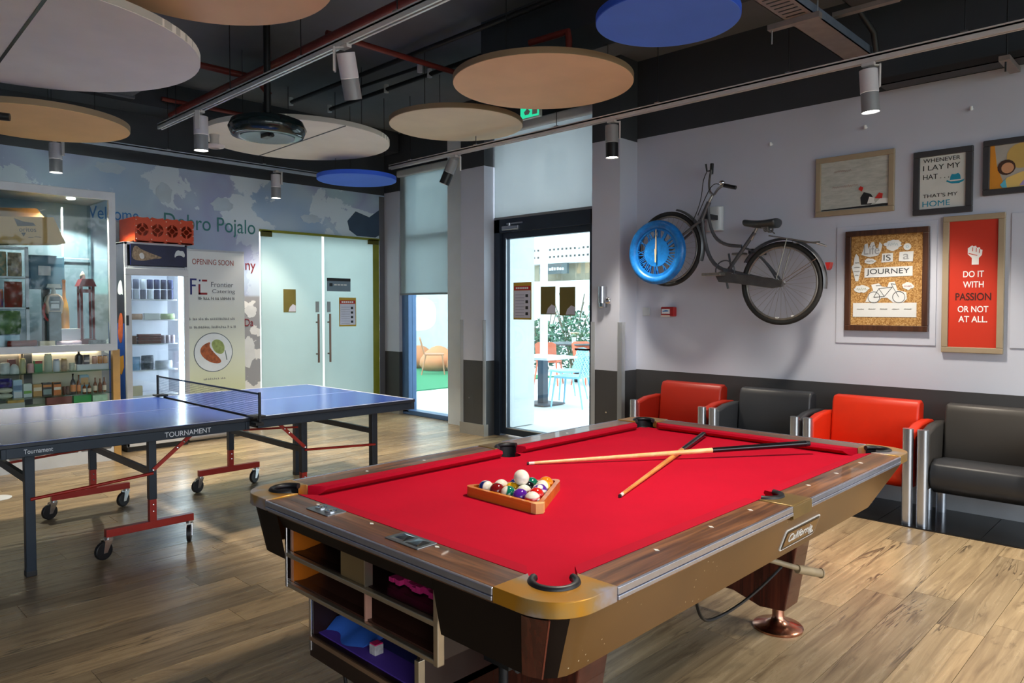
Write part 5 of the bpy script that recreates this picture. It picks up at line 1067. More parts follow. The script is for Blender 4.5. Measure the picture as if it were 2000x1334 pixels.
# notices taped on the glazed door and on the frosted door
def notice(label, org, xd, w, h, kind, wall_n):
    xd = Vector(xd); n = xd.cross(Vector(Z_)); o = Vector(org)
    def q(a, b, c, d, dep): return MB().obox(o+xd*((a+b)/2)+Vector((0, 0, (c+d)/2))+n*dep, ((b-a)/2, (d-c)/2, 0.0006), xd, Z_, n)
    t = thing('paper_notice', label, 'notice', org, 'notices taped to the doors')
    if kind == 'list':
        obj('sheet', q(-w/2, w/2, 0, h, 0.001), paint('yellow_border', (186, 150, 40)), t)
        obj('text_panel', q(-w/2+0.012, w/2-0.012, 0.02, h*0.78, 0.0025), paint('pale_lilac', (206, 206, 222)), t)
        obj('heading', q(-w/2+0.012, w/2-0.012, h*0.79, h*0.9, 0.0025), paint('crimson', (186, 30, 40)), t)
        for i in range(6): obj('text_line', q(-w*0.36+w*0.12*i, -w*0.36+w*(0.09+0.12*i), h*0.82, h*0.87, 0.0035), pw_, t)
        for i in range(4): obj('pictogram', q(w*0.18, w*0.32, h*(0.12+0.16*i), h*(0.2+0.16*i), 0.0035), blk, t)
        for i in range(8): obj('text_line', q(-w*0.38, w*0.12, h*(0.1+0.08*i), h*(0.112+0.08*i), 0.0035), paint('grey_text', (140, 140, 160)), t)
    elif kind == 'olive':
        obj('sheet', q(-w/2, w/2, 0, h, 0.001), paint('olive_paper', (112, 102, 44)), t)
        obj('pale_print', MB().xf(Matrix.Identity(4)).add([o+xd*a+Vector((0, 0, b))+n*0.003 for a, b in ((-w*0.1, 0.01), (w*0.48, 0.01), (w*0.48, h*0.3), (w*0.25, h*0.36), (0, h*0.22))], [(0, 1, 2, 3, 4)]), paint('pale_lilac', (206, 206, 222)), t)
    else:
        obj('sheet', q(-w/2, w/2, 0, h, 0.001), paint('slate', (118, 136, 150)), t); obj('heading', q(-w/2, w/2, h*0.78, h, 0.002), blk, t)
        obj('pictogram', q(-w*0.4, -w*0.27, h*0.38, h*0.62, 0.003), blk, t); [obj('text_line', q(-w*0.2+w*0.14*i, -w*0.2+w*(0.11+0.14*i), h*0.45, h*0.55, 0.003), wht, t) for i in range(4)]
gy = 5.866
notice('yellow-bordered rules sheet with red heading on the glazed door', (-5.565, gy, 1.325), X_, 0.275, 0.415, 'list', 0)
notice('olive paper notice on the glazed door, beside the rules sheet', (-5.185, gy, 1.385), X_, 0.21, 0.30, 'olive', 0)
notice('olive paper notice nearest the handle side of the glazed door', (-4.915, gy, 1.375), X_, 0.215, 0.30, 'olive', 0)
notice('olive paper notice on the left frosted leaf', (XL+0.008, 4.593, 1.40), Y_, 0.17, 0.29, 'olive', 0)
notice('slate blue push notice on the right frosted leaf', (XL+0.008, 5.307, 1.675), Y_, 0.36, 0.175, 'slate', 0)
notice('yellow-bordered rules sheet on the right frosted leaf', (XL+0.008, 5.44, 1.21), Y_, 0.265, 0.385, 'list', 0)

# ------------------------------------------------------------------ fridge, crate, banner
fr = thing('display_fridge', 'lit glass-door drinks fridge under an orange crate', 'fridge', (-8.1, 2.8, 0))
FX, F0, F1, FT = -7.85, 2.50, 3.12, 2.12
m_fw = mat('fridge_white', (200, 204, 210), 0.35); m_fin = mat('fridge_liner', (228, 230, 240), 0.45)
obj('body', MB().box(-8.36, FX, F0, F0+0.03, 0.05, FT).box(-8.36, FX, F1-0.03, F1, 0.05, FT).box(-8.36, -8.33, F0, F1, 0.05, FT).box(-8.36, FX, F0, F1, FT-0.03, FT).box(-8.36, FX, F0, F1, 0.05, 0.32).box(-8.36, FX, F0+0.03, F1-0.03, 1.84, 1.88), m_fw, fr, bevel=0.004)
obj('plinth', MB().box(-8.34, FX-0.02, F0+0.01, F1-0.01, 0, 0.2), M_black, fr)
obj('liner', MB().box(-8.33, -8.325, F0+0.03, F1-0.03, 0.32, 1.84).box(-8.32, FX-0.05, F0+0.03, F0+0.034, 0.32, 1.84).box(-8.32, FX-0.05, F1-0.034, F1-0.03, 0.32, 1.84), m_fin, fr)
kled = NT('fridge_led'); kled.b.inputs['Emission Color'].default_value = (0.88, 0.92, 1, 1); kled.b.inputs['Emission Strength'].default_value = 9
obj('led_strip', MB().box(FX-0.06, FX-0.045, F1-0.075, F1-0.036, 0.36, 1.82).box(FX-0.06, FX-0.05, F0+0.05, F1-0.05, 1.82, 1.835), kled.m, fr)
dr = obj('door', MB().box(FX+0.001, FX+0.0295, F0, F0+0.055, 0.39, 1.785).box(FX+0.001, FX+0.0295, F1-0.05, F1, 0.39, 1.785).box(FX, FX+0.03, F0, F1, 1.785, 1.855).box(FX, FX+0.03, F0, F1, 0.33, 0.39), m_fw, fr, bevel=0.004)
obj('door_glass', MB().box(FX+0.012, FX+0.016, F0+0.055, F1-0.05, 0.39, 1.785), M_glass, dr)
obj('handle', MB().box(FX+0.03, FX+0.05, F0-0.0, F0+0.02, 1.28, 1.38), M_black, dr)
hd = obj('header_sign', MB().box(FX-0.005, FX+0.02, F0+0.055, F1-0.012, 1.885, FT-0.022), mat('navy_sign', (18, 24, 62), 0.3, var=0.2), fr)
def yzpoly(parent, name, pts, x, m, d=0.0015): return obj(name, MB().prism(chaikin(pts), x, x+d, 'x'), m, parent)
yzpoly(hd, 'sign_shape', [(2.98, 2.0), (2.995, 2.045), (3.02, 2.06), (3.04, 2.05), (3.07, 2.055), (3.09, 2.01), (3.08, 1.985), (3.065, 1.99), (3.05, 2.005), (3.0, 2.0), (2.985, 1.975)], FX+0.02, mat('pale_grey_print', (198, 206, 212), 0.5))
yzpoly(hd, 'sign_shape', [(2.56, 1.94), (2.58, 2.07), (2.61, 2.085), (2.65, 2.05), (2.70, 2.03), (2.78, 2.0), (2.86, 1.975), (2.84, 1.962), (2.74, 1.95), (2.68, 1.93)], FX+0.02, mat('carafe_print', (150, 128, 104), 0.5, var=0.5, scale=40))
yzpoly(hd, 'sign_shape', [(2.63, 2.0), (2.67, 2.02), (2.69, 1.96), (2.65, 1.945)], FX+0.0215, mat('white_print', (214, 216, 218), 0.5))
sdp = obj('side_graphic', MB().box(-8.34, FX-0.01, F0-0.004, F0-0.001, 0.06, FT-0.02), mat('dark_side_print', (30, 32, 44), 0.4, var=0.2), fr)
obj('side_graphic_band', MB().box(-8.34, FX-0.01, F0-0.006, F0-0.004, 0.45, 1.30), mat('blue_side_print', (30, 78, 160), 0.4, var=0.2, scale=3), fr)
pp(fr, 'side_emblem', chaikin([(-8.05, 1.62), (-8.0, 1.72), (-7.93, 1.74), (-7.90, 1.66), (-7.88, 1.58), (-7.92, 1.60), (-7.98, 1.58)]), F0-0.004, mat('pale_grey_print', (198, 206, 212)), 0.002)
pp(fr, 'side_emblem', chaikin([(-8.05, 1.15), (-8.02, 1.35), (-7.95, 1.42), (-7.89, 1.36), (-7.90, 1.18), (-7.95, 1.08)]), F0-0.006, mat('orange_print', (186, 86, 40), 0.4, var=0.3, scale=20), 0.002)
pp(fr, 'side_emblem', [(-8.05, 0.80), (-7.95, 0.78), (-7.88, 0.86), (-7.89, 0.98), (-8.0, 0.96)], F0-0.006, mat('yellow_print', (210, 150, 50), 0.4), 0.002)
SHZ = (1.545, 1.335, 1.085, 0.815, 0.555)
for z in SHZ: obj('shelf', MB().box(-8.31, FX-0.07, F0+0.036, F1-0.085, z-0.012, z), m_fin, fr)
# goods in the fridge
gx = FX-0.11
def can(name, label, y, z, r, h, m, cat='can', group=None, cap=None, x=gx):
    o = obj(name, MB().lathe([(r*0.85, 0), (r, h*0.05), (r, h*0.93), (r*0.8, h), (0, h)], (x, y, z), 16), m, label=label, cat=cat, group=group, smooth=40)
    if cap: obj('lid', MB().cyl((x, y, z+h), (x, y, z+h*1.08), r*0.82, n=16), cap, o, smooth=40)
    return o
def bottle(name, label, y, z, r, h, m, group=None, lab=None, cap=None, x=gx):
    o = obj(name, MB().lathe([(r*0.9, 0), (r, h*0.04), (r, h*0.52), (r*0.75, h*0.64), (r*0.34, h*0.74), (r*0.32, h*0.95), (r*0.38, h*0.96), (r*0.36, h), (0, h)], (x, y, z), 16), m, label=label, cat='bottle', group=group, smooth=40)
    if lab: obj('paper_label', MB().lathe([(r*1.03, h*0.12), (r*1.03, h*0.46)], (x, y, z), 16, cap=False), lab, o, smooth=60)
    if cap: obj('cap', MB().cyl((x, y, z+h*0.95), (x, y, z+h*1.02), r*0.42, n=12), cap, o, smooth=40)
    return o
ordn = ('first', 'second', 'third', 'fourth', 'fifth', 'sixth', 'seventh', 'eighth')
cm = [mat('can_'+n, c, 0.3, 0.3) for n, c in (('slate', (96, 104, 130)), ('pale', (190, 194, 206)), ('slate2', (88, 92, 116)), ('white', (210, 212, 222)), ('navy', (40, 48, 90)), ('navy2', (34, 38, 70)), ('navy3', (50, 56, 96)))]
for i in range(7):
    y = 2.575+0.068*i
    for lv in (0, 1):
        can('drink_can', ('lower' if lv == 0 else 'upper')+' %s drink can, %s from the crate-side hinge on the top fridge shelf' % (('slate', 'pale', 'slate', 'white', 'navy', 'navy', 'navy')[i], ordn[i]), y, SHZ[0]+0.105*lv, 0.029, 0.10, cm[(i+lv) % 7] if i < 4 else cm[i], group='cans on the top fridge shelf')
def packet(name, label, y0, y1, z0, z1, m, group, x0=None, x1=None, puff=0.0, cat='packet', tilt=0):
    x1 = gx+0.04 if x1 is None else x1; x0 = x1-0.05 if x0 is None else x0
    if puff:
        n = 7; rings = []
        for i in range(n):
            t = i/(n-1); e = math.sin(math.pi*min(max(t, 0.04), 0.96))**0.5; z = z0+(z1-z0)*t; yc = (y0+y1)/2; hw = (y1-y0)/2*(0.9+0.1*e); hx = (x1-x0)/2*e; xc = (x0+x1)/2
            rings.append([(xc-hx, yc-hw*0.6, z), (xc, yc-hw, z), (xc+hx, yc-hw*0.6, z), (xc+hx*1.15, yc, z), (xc+hx, yc+hw*0.6, z), (xc, yc+hw, z), (xc-hx, yc+hw*0.6, z)])
        return obj(name, MB().loft(rings), m, label=label, cat=cat, group=group, smooth=50)
    return obj(name, MB().box(x0, x1, y0, y1, z0, z1), m, label=label, cat=cat, group=group, bevel=0.003)
g2 = 'food packs in the fridge'
packet('wrapped_sandwich', 'orange-brown wrapped sandwich on the second fridge shelf', 2.56, 2.70, SHZ[1], SHZ[1]+0.06, mat('sandwich_brown', (190, 140, 104), 0.5, var=0.2, scale=30), g2, puff=1)
packet('sandwich_box', 'white sandwich carton in the middle of the second fridge shelf', 2.71, 2.86, SHZ[1], SHZ[1]+0.065, mat('carton_white', (216, 220, 224), 0.5), g2)
packet('salad_pack', 'green salad pack on the second fridge shelf', 2.87, 3.02, SHZ[1], SHZ[1]+0.06, mat('salad_green', (150, 170, 120), 0.5, var=0.25, scale=30), g2, puff=1)
packet('snack_pot', 'dark snack pot at the end of the third fridge shelf', 2.55, 2.63, SHZ[2], SHZ[2]+0.085, mat('pot_brown', (110, 70, 58), 0.4, var=0.3, scale=30), g2)
for i in range(3): packet('chocolate_tray', ('lower', 'middle', 'upper')[i]+' dark red pack in the stack on the third fridge shelf', 2.645, 2.87, SHZ[2]+0.034*i, SHZ[2]+0.032+0.034*i, mat('choc_red', (112, 44, 40), 0.35, var=0.3, scale=30), g2)
for i in range(3): can('yoghurt_pot', '%s pale yoghurt pot in the row on the third fridge shelf' % ordn[i], 2.905+0.048*i, SHZ[2], 0.022, 0.085, mat('yog_lilac', (190, 176, 190), 0.4, var=0.2, scale=30), 'pot', 'yoghurt pots')
packet('blue_snack_bag', 'pale blue snack bag on the fourth fridge shelf', 2.55, 2.67, SHZ[3], SHZ[3]+0.14, mat('bag_blue', (150, 186, 226), 0.3, var=0.2, scale=20), g2, puff=1)
packet('dark_snack_bag', 'black and white snack bag on the fourth fridge shelf', 2.675, 2.80, SHZ[3], SHZ[3]+0.15, mat('bag_grey', (96, 100, 116), 0.3, var=0.6, scale=24), g2, puff=1)
packet('white_snack_bag', 'crumpled white bag on the fourth fridge shelf', 2.81, 2.99, SHZ[3], SHZ[3]+0.09, mat('bag_white', (206, 208, 226), 0.3, var=0.15, scale=20), g2, puff=1)
packet('grey_carton', 'beige carton on the lowest visible fridge shelf', 2.58, 2.68, SHZ[4], SHZ[4]+0.10, mat('carton_beige', (208, 196, 170), 0.5), g2)
# orange crate with cut-out rings
cr = thing('plastic_crate', 'orange plastic crate with round cut-outs on top of the fridge', 'crate', (-7.99, 2.89, FT))
m_or = mat('orange_plastic', (196, 66, 26), 0.4, var=0.08)
cx0, cx1, cy0, cy1, cz0, cz1 = -8.25, -7.79, 2.585, 3.165, FT, FT+0.25
obj('crate_body', MB().box(cx0, cx1-0.02, cy0, cy0+0.012, cz0, cz1).box(cx0, cx1-0.02, cy1-0.012, cy1, cz0, cz1).box(cx0, cx0+0.012, cy0, cy1, cz0, cz1).box(cx0, cx1, cy0, cy1, cz0, cz0+0.012), m_or, cr)
for i in range(4):                       # four round openings in the front panel
    yc = cy0+0.0725+0.145*i; zc = (cz0+cz1)/2
    pts_o = []
    n = 32
    def sq(t, hw=0.0725, hh=0.125):
        c, s = math.cos(t), math.sin(t); k = min(hw/max(abs(c), 1e-6), hh/max(abs(s), 1e-6)); return (yc+c*k, zc+s*k+(0.006*math.cos((yc+c*k-cy0)/0.145*2*math.pi) if s*k > 0.12 else 0))
    o_ = [sq(2*math.pi*j/n) for j in range(n)]; i_ = [(yc+0.056*math.cos(2*math.pi*j/n), zc+0.066*math.sin(2*math.pi*j/n)) for j in range(n)]
    b = MB(); vs = [(x, p[0], p[1]) for ring_, x in ((o_, cx1), (i_, cx1), (i_, cx1-0.02), (o_, cx1-0.02)) for p in ring_]
    b.add(vs, [[k*n+j, k*n+(j+1) % n, ((k+1) % 4)*n+(j+1) % n, ((k+1) % 4)*n+j] for k in range(4) for j in range(n)])
    obj('front_panel', b, m_or, cr)
    obj('ring_insert', MB().lathe([(0.026, cx1-0.012), (0.032, cx1-0.012), (0.032, cx1-0.004), (0.026, cx1-0.004), (0.026, cx1-0.012)], (0, yc, zc), 24, 'x', cap=False).box(cx1-0.012, cx1-0.004, yc-0.008, yc+0.008, zc+0.03, zc+0.07).box(cx1-0.012, cx1-0.004, yc-0.008, yc+0.008, zc-0.07, zc-0.03).box(cx1-0.012, cx1-0.004, yc-0.06, yc-0.03, zc-0.008, zc+0.008).box(cx1-0.012, cx1-0.004, yc+0.03, yc+0.06, zc-0.008, zc+0.008), m_or, cr)
rv = mat('pale_rivet', (230, 200, 180), 0.4)
for i in range(5):
    for z in (cz0+0.03, cz0+0.09, cz0+0.16, cz1-0.03): obj('rivet', MB().sphere((cx1+0.002, min(cy0+0.012+0.145*i, cy1-0.008), z), 0.006, 8, 6), rv, cr)
# roll-up banner
bn = thing('roll_up_banner', 'white and pale green roll-up banner with a croissant plate', 'banner', (-8.0, 3.49, 0))
kbn = NT('banner_print'); geo = kbn.node('ShaderNodeNewGeometry'); sp = kbn.node('ShaderNodeSeparateXYZ'); kbn.link(geo.outputs['Position'], sp.inputs[0])
mr = kbn.node('ShaderNodeMapRange'); mr.inputs['From Min'].default_value = 0.3; mr.inputs['From Max'].default_value = 1.7; kbn.link(sp.outputs['Z'], mr.inputs['Value'])
kbn.link(kbn.ramp(mr.outputs[0], [(0.0, rgb(204, 212, 160)), (0.45, rgb(212, 220, 206)), (1.0, rgb(214, 220, 224))]), kbn.b.inputs['Base Color']); kbn.b.inputs['Roughness'].default_value = 0.4
b0, b1 = 3.165, 3.815; BX = -8.0
obj('banner_sheet', MB().box(BX-0.003, BX, b0, b1, 0.09, 2.085), kbn.m, bn); obj('top_bar', MB().box(BX-0.012, BX+0.006, b0, b1, 2.075, 2.095), M_alu, bn)
obj('base_case', MB().prism(rrect(BX-0.08, BX+0.06, 0.01, 0.09, 0.03), b0-0.01, b1+0.01, 'y'), M_alu, bn, smooth=40); obj('support_pole', MB().cyl((BX-0.03, 3.49, 0.08), (BX-0.02, 3.49, 2.08), 0.01, n=10), M_alu, bn)
def scrib(y0, y1, z, h, m, seed):
    rr = random.Random(seed); b = MB(); y = y0
    while y < y1-0.01:
        w = 0.006+0.012*rr.random(); k = rr.random()
        b.box(BX, BX+0.002, y, y+0.005, z, z+h*(0.7+0.3*k)); b.box(BX, BX+0.002, y, y+w, z+h*0.35*k, z+h*(0.35*k+0.16))
        y += w+0.005+(0.014 if rr.random() < 0.18 else 0)
    obj('text_line', b, m, bn)
def bt(s_, y, z, w, h, m): text('lettering', s_, m, bn, (BX+0.001, y, z), Y_, Z_, w=w, h=h)
i_red = paint('brick_ink', (150, 70, 60)); i_gry = paint('grey_ink', (110, 116, 124)); i_nav = paint('navy_ink', (30, 40, 110)); i_drd = paint('deep_red_ink', (140, 30, 40))
bt('OPENING SOON', 3.46, 1.96, 0.46, 0.06, i_red)
bt('Frontier', 3.56, 1.715, 0.25, 0.055, i_gry); bt('Catering', 3.575, 1.635, 0.26, 0.055, i_gry); scrib(3.29, 3.71, 1.545, 0.034, paint('dark_ink', (60, 64, 72)), 1)
scrib(3.195, 3.715, 1.32, 0.03, i_gry, 2); scrib(3.195, 3.715, 1.23, 0.03, i_gry, 3); scrib(3.34, 3.58, 0.66, 0.022, i_gry, 4)
def yz(name, polys, m, d): 
    b = MB()
    for p in polys: b.prism(p, BX, BX+d, 'x')
    return obj(name, b, m, bn)
def rc(a, b, c, d): return [(a, c), (b, c), (b, d), (a, d)]
yz('logo_letter', [rc(3.205, 3.225, 1.60, 1.775), rc(3.225, 3.275, 1.755, 1.775), rc(3.225, 3.265, 1.69, 1.71)], i_nav, 0.002)
yz('logo_letter', [rc(3.30, 3.318, 1.745, 1.765)], i_nav, 0.002); yz('logo_letter', [rc(3.295, 3.315, 1.60, 1.715), rc(3.295, 3.39, 1.60, 1.622), rc(3.335, 3.39, 1.745, 1.765)], i_drd, 0.002)
PY, PZc = 3.452, 0.963
yz('plate_rim', [arc(PY, PZc, 0.218, 0, 352, 40)], paint('plate_edge', (74, 92, 104)), 0.0015); yz('plate', [arc(PY, PZc, 0.210, 0, 352, 40)], paint('plate_white', (214, 224, 232)), 0.0025)
yz('croissant', [chaikin([(PY-0.14, PZc+0.06), (PY-0.09, PZc+0.10), (PY-0.03, PZc+0.12), (PY-0.05, PZc+0.07), (PY+0.0, PZc+0.0), (PY+0.07, PZc-0.07), (PY+0.09, PZc-0.11), (PY+0.05, PZc-0.13), (PY-0.04, PZc-0.11), (PY-0.12, PZc-0.05), (PY-0.15, PZc+0.01)])], mat('croissant_print', (150, 78, 40), 0.6, var=0.35, scale=30), 0.0035)
yz('salad', [chaikin([(PY-0.03, PZc+0.11), (PY+0.03, PZc+0.15), (PY+0.10, PZc+0.12), (PY+0.13, PZc+0.05), (PY+0.11, PZc-0.02), (PY+0.05, PZc-0.02), (PY+0.0, PZc+0.02)])], mat('salad_print', (140, 158, 96), 0.6, var=0.25, scale=25), 0.003)
yz('fork_print', [[(PY+0.125, PZc+0.02), (PY+0.133, PZc+0.02), (PY+0.155, PZc-0.09), (PY+0.145, PZc-0.09)]], paint('fork_green', (60, 90, 84)), 0.003)
# ------------------------------------------------------------------ shop counter with glass case
cb_ = thing('shop_cabinet', 'white-framed glass shop cabinet with lit goods shelves by the mural wall', 'cabinet', (-7.95, 1.62, 0))
CX, CB, C0, C1 = -7.55, -8.34, 0.9, 2.335
m_cw = mat('cabinet_white', (206, 212, 218), 0.35); m_back = mat('cabinet_back', (92, 116, 132), 0.35, var=0.15, scale=2); m_cream = mat('cream_panel', (206, 194, 176), 0.5, var=0.04)
obj('frame_post', MB().box(CX-0.045, CX, C1-0.06, C1, 1.06, 2.55), m_cw, cb_, bevel=0.004); obj('frame_post', MB().box(CX-0.045, CX, C0, C0+0.06, 1.06, 2.55), m_cw, cb_, bevel=0.004)
obj('frame_rail', MB().box(CX-0.045, CX+0.001, C0, C1, 2.475, 2.55), m_cw, cb_, bevel=0.004); obj('frame_rail', MB().box(CX-0.045, CX+0.001, C0, C1, 1.05, 1.115), m_cw, cb_, bevel=0.004)
obj('case_back', MB().box(CB, CB+0.02, C0, C1, 1.1, 2.5), m_back, cb_); obj('case_floor', MB().box(CB, CX-0.045, C0, C1, 1.05, 1.10), m_cw, cb_)
obj('case_roof', MB().box(CB, CX-0.045, C0, C1, 2.50, 2.55), mat('cabinet_roof', (120, 132, 138), 0.4), cb_); obj('case_side', MB().box(CB, CX-0.045, C0, C0+0.02, 1.1, 2.5), m_cw, cb_)
kgl = glass('cabinet_glass', (240, 246, 247), 0.04, 0.02, 0.32); kg2 = glass('counter_front_glass', (244, 248, 248), 0.04, 0.02, 0.2)
obj('case_glass', MB().box(CX-0.022, CX-0.018, C0+0.06, C1-0.06, 1.115, 2.475), kgl, cb_); obj('case_side_glass', MB().box(CB+0.02, CX-0.045, C1-0.03, C1-0.025, 1.1, 2.5), kgl, cb_)
obj('glass_rail', MB().box(CB+0.05, CB+0.07, 1.98, C1-0.03, 1.95, 1.955).box(-7.98, -7.97, 1.985, 2.0, 1.70, 2.42), m_cw, cb_)
obj('lamp', MB().lathe([(0.04, 2.492), (0.03, 2.485), (0, 2.485)], (-7.85, 2.04, 0), 20), M_lens, cb_)
l_ = bpy.data.lights.new('cabinet_lamp', 'SPOT'); l_.energy = 100; l_.color = (1, 0.88, 0.7); l_.spot_size = R(130); l_.shadow_soft_size = 0.04
lo = bpy.data.objects.new('cabinet_lamp', l_); COL.objects.link(lo); lo.parent = cb_; lo.location = Vector((-7.85, 2.04, 2.47))-OFF[cb_.name]
# open shelf rack in the case
rkx = -7.68
obj('rack_post', MB().box(rkx-0.02, rkx, 1.625, 1.65, 1.1, 2.0), m_cw, cb_); obj('rack_shelf', MB().box(rkx-0.25, rkx, C0+0.02, 1.65, 1.985, 2.0).box(rkx-0.25, rkx, C0+0.02, 1.65, 1.72, 1.735).box(rkx-0.25, rkx, C0+0.02, 1.65, 1.445, 1.46), m_cw, cb_)
# lower glass counter
obj('counter_post', MB().box(CX-0.06, CX, C1-0.045, C1+0.02, 0, 1.06), mat('honey_wood_post', (176, 138, 78), 0.45, var=0.1, scale=10), cb_, bevel=0.004)
obj('counter_back', MB().box(-7.90, -7.885, C0, C1-0.045, 0.28, 1.05), m_cream, cb_); obj('counter_divider', MB().box(-7.88, -7.80, 1.605, 1.62, 0.3, 1.05), mat('tan_divider', (168, 142, 118), 0.5), cb_)
obj('counter_dark_panel', MB().box(-7.884, -7.88, 1.64, 1.705, 0.5, 1.05), mat('dark_panel', (64, 62, 64), 0.5), cb_); obj('counter_dark_panel', MB().box(-7.884, -7.88, C0, 1.60, 0.3, 1.05), mat('grey_brown_panel', (132, 124, 116), 0.5), cb_)
gsh = glass('green_shelf_glass', (214, 234, 228), 0.10, 0.03, 0.5)
for z in (0.868, 0.648, 0.56): obj('glass_shelf', MB().box(-7.88, -7.60, C0, C1-0.045, z-0.008, z), gsh if z > 0.6 else m_cream, cb_)
obj('counter_glass', MB().box(CX-0.03, CX-0.026, C0, C1-0.045, 0.3, 1.05), kg2, cb_)
obj('counter_fill_strip', MB().box(-7.875, -7.86, C0+0.1, C1-0.08, 1.035, 1.046), mat('warm_fill_glow', (255, 236, 206), 0.4, emit=8.0), cb_)  # added glowing strip to brighten the goods, not a lamp of the counter
obj('lower_panel', MB().box(CX-0.03, CX-0.01, C0, C1-0.045, 0.10, 0.32), mat('grey_lower_panel', (96, 96, 98), 0.5), cb_); obj('kick_board', MB().box(CX-0.03, CX-0.005, C0, C1-0.045, 0.0, 0.115), m_cw, cb_)
y = C0+0.05
while y < C1-0.08:
    obj('diamond', MB().prism([(y-0.026, 0.205), (y, 0.18), (y+0.026, 0.205), (y, 0.23)], CX-0.01, CX-0.007, 'x'), m_cw, cb_)
    obj('diamond', MB().prism([(y+0.055, 0.115), (y+0.085, 0.115), (y+0.07, 0.145)], CX-0.01, CX-0.007, 'x'), m_cw, cb_); y += 0.14
# goods: upper case
bxo = thing('cardboard_carton', 'tilted brown cardboard carton with a black printed logo in the top of the case', 'carton', (-7.86, 1.58, 2.02))
kd = mat('cardboard', (206, 164, 104), 0.7, var=0.05); a = R(-4)
def tl(y, z): return (1.58+(y-1.58)*math.cos(a)-(z-2.15)*math.sin(a)*-1, 2.15+(z-2.15)*math.cos(a)-(y-1.58)*math.sin(a))
cf = [tl(1.10, 2.03), tl(1.95, 2.03), tl(1.87, 2.27), tl(1.10, 2.27)]
obj('carton_body', MB().prism(cf, -8.0, -7.72, 'x'), kd, bxo)
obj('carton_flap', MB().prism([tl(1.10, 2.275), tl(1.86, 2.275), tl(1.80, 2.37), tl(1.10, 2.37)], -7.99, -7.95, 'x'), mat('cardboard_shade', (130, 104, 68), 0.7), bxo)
pk_ = paint('carton_black', (40, 34, 28)); LX = -7.7185
obj('logo_shape', MB().prism([(1.555, 2.255), (1.625, 2.23), (1.70, 2.225), (1.72, 2.20), (1.66, 2.17), (1.625, 2.095), (1.585, 2.17)], LX-0.001, LX+0.0005, 'x'), pk_, bxo)
obj('logo_panel', MB().prism([(1.53, 2.12), (1.735, 2.142), (1.735, 2.20), (1.53, 2.18)], LX, LX+0.0015, 'x'), kd, bxo)
text('lettering', 'Doritos', pk_, bxo, (LX+0.003, 1.636, 2.160), (0, 1, 0.1), Z_, w=0.17, h=0.04)
obj('logo_shape', MB().box(LX-0.001, LX+0.0005, 1.66, 1.70, 2.09, 2.094).box(LX-0.001, LX+0.0005, 1.71, 1.76, 2.097, 2.101), pk_, bxo)
g3 = 'snacks on the white rack'
def bag(label, y0, y1, z0, z1, col, spread, sc=26): packet('snack_bag', label, y0, y1, z0, z1, mat('bag_%d_%d_%d' % col, col, 0.3, spread=spread, scale=sc), g3, rkx-0.12, rkx-0.03, 1, 'snack bag')
bag('teal and tan snack bag on the top tier of the white rack', 1.38, 1.50, 1.735, 1.955, (190, 160, 120), (40, 110, 100))
bag('tan and grey snack bag on the top tier by the rack post', 1.505, 1.615, 1.735, 1.95, (196, 172, 140), (110, 96, 84))
bag('blue snack bag with orange print on the middle tier of the rack', 1.36, 1.47, 1.46, 1.62, (50, 60, 150), (214, 120, 40), 14)
bag('red glossy snack bag on the middle tier by the rack post', 1.475, 1.615, 1.46, 1.69, (160, 50, 36), (110, 60, 44), 18)
bag('green snack bag on the bottom tier of the rack', 1.36, 1.60, 1.22, 1.43, (56, 92, 50), (120, 150, 90), 14)
packet('tin_box', 'blue-grey biscuit tin on the bottom tier of the rack', 1.36, 1.58, 1.10, 1.215, mat('tin_blue', (120, 140, 150), 0.3, 0.4, 0.15), g3, rkx-0.13, rkx-0.03, cat='tin')
packet('red_wallet', 'long red leather case lying on the case floor', 1.47, 1.70, 1.10, 1.165, mat('red_leather', (132, 40, 30), 0.3, var=0.15, scale=12), 'goods on the case floor', CX-0.13, CX-0.06, 1, 'case')
packet('cream_packet', 'cream flat packet beside the red leather case', 1.71, 1.83, 1.10, 1.155, mat('cream_pack', (222, 206, 174), 0.5), 'goods on the case floor', CX-0.13, CX-0.06, cat='packet')
packet('lilac_cloth_pack', 'crumpled lilac pack on the case floor', 1.85, 2.06, 1.10, 1.15, mat('lilac_pack', (188, 170, 190), 0.4, var=0.2, scale=20), 'goods on the case floor', CX-0.15, CX-0.06, 1)
packet('white_carton', 'white open carton standing on the case floor', 1.88, 2.10, 1.15, 1.26, mat('carton_white', (216, 220, 224), 0.5), 'goods on the case floor', CX-0.24, CX-0.16, cat='carton')
packet('grey_tile_sample', 'grey speckled pack at the case corner post', 2.12, 2.25, 1.10, 1.15, mat('speckle_grey', (130, 134, 136), 0.5, var=0.4, scale=50), 'goods on the case floor', CX-0.13, CX-0.06)
# toy petrol pump and red lantern
pt = thing('toy_petrol_pump', 'toy petrol pump with a round cream head inside the glass case', 'ornament', (-7.72, 1.85, 1.10))
obj('pump_body', MB().box(-7.77, -7.67, 1.80, 1.90, 1.10, 1.42), mat('pump_grey', (96, 112, 116), 0.4, var=0.4, scale=20), pt, bevel=0.008)
obj('pump_head', MB().prism([(1.79, 1.40), (1.91, 1.40), (1.925, 1.50), (1.91, 1.56), (1.88, 1.585), (1.82, 1.585), (1.79, 1.56), (1.775, 1.50)], -7.76, -7.68, 'x'), mat('pump_cream', (222, 196, 172), 0.35), pt, bevel=0.01, smooth=40)
obj('pump_window', MB().prism([(1.81, 1.43), (1.89, 1.43), (1.90, 1.50), (1.89, 1.56), (1.81, 1.56), (1.80, 1.50)], -7.68, -7.677, 'x'), mat('pump_window', (50, 60, 62), 0.2), pt)
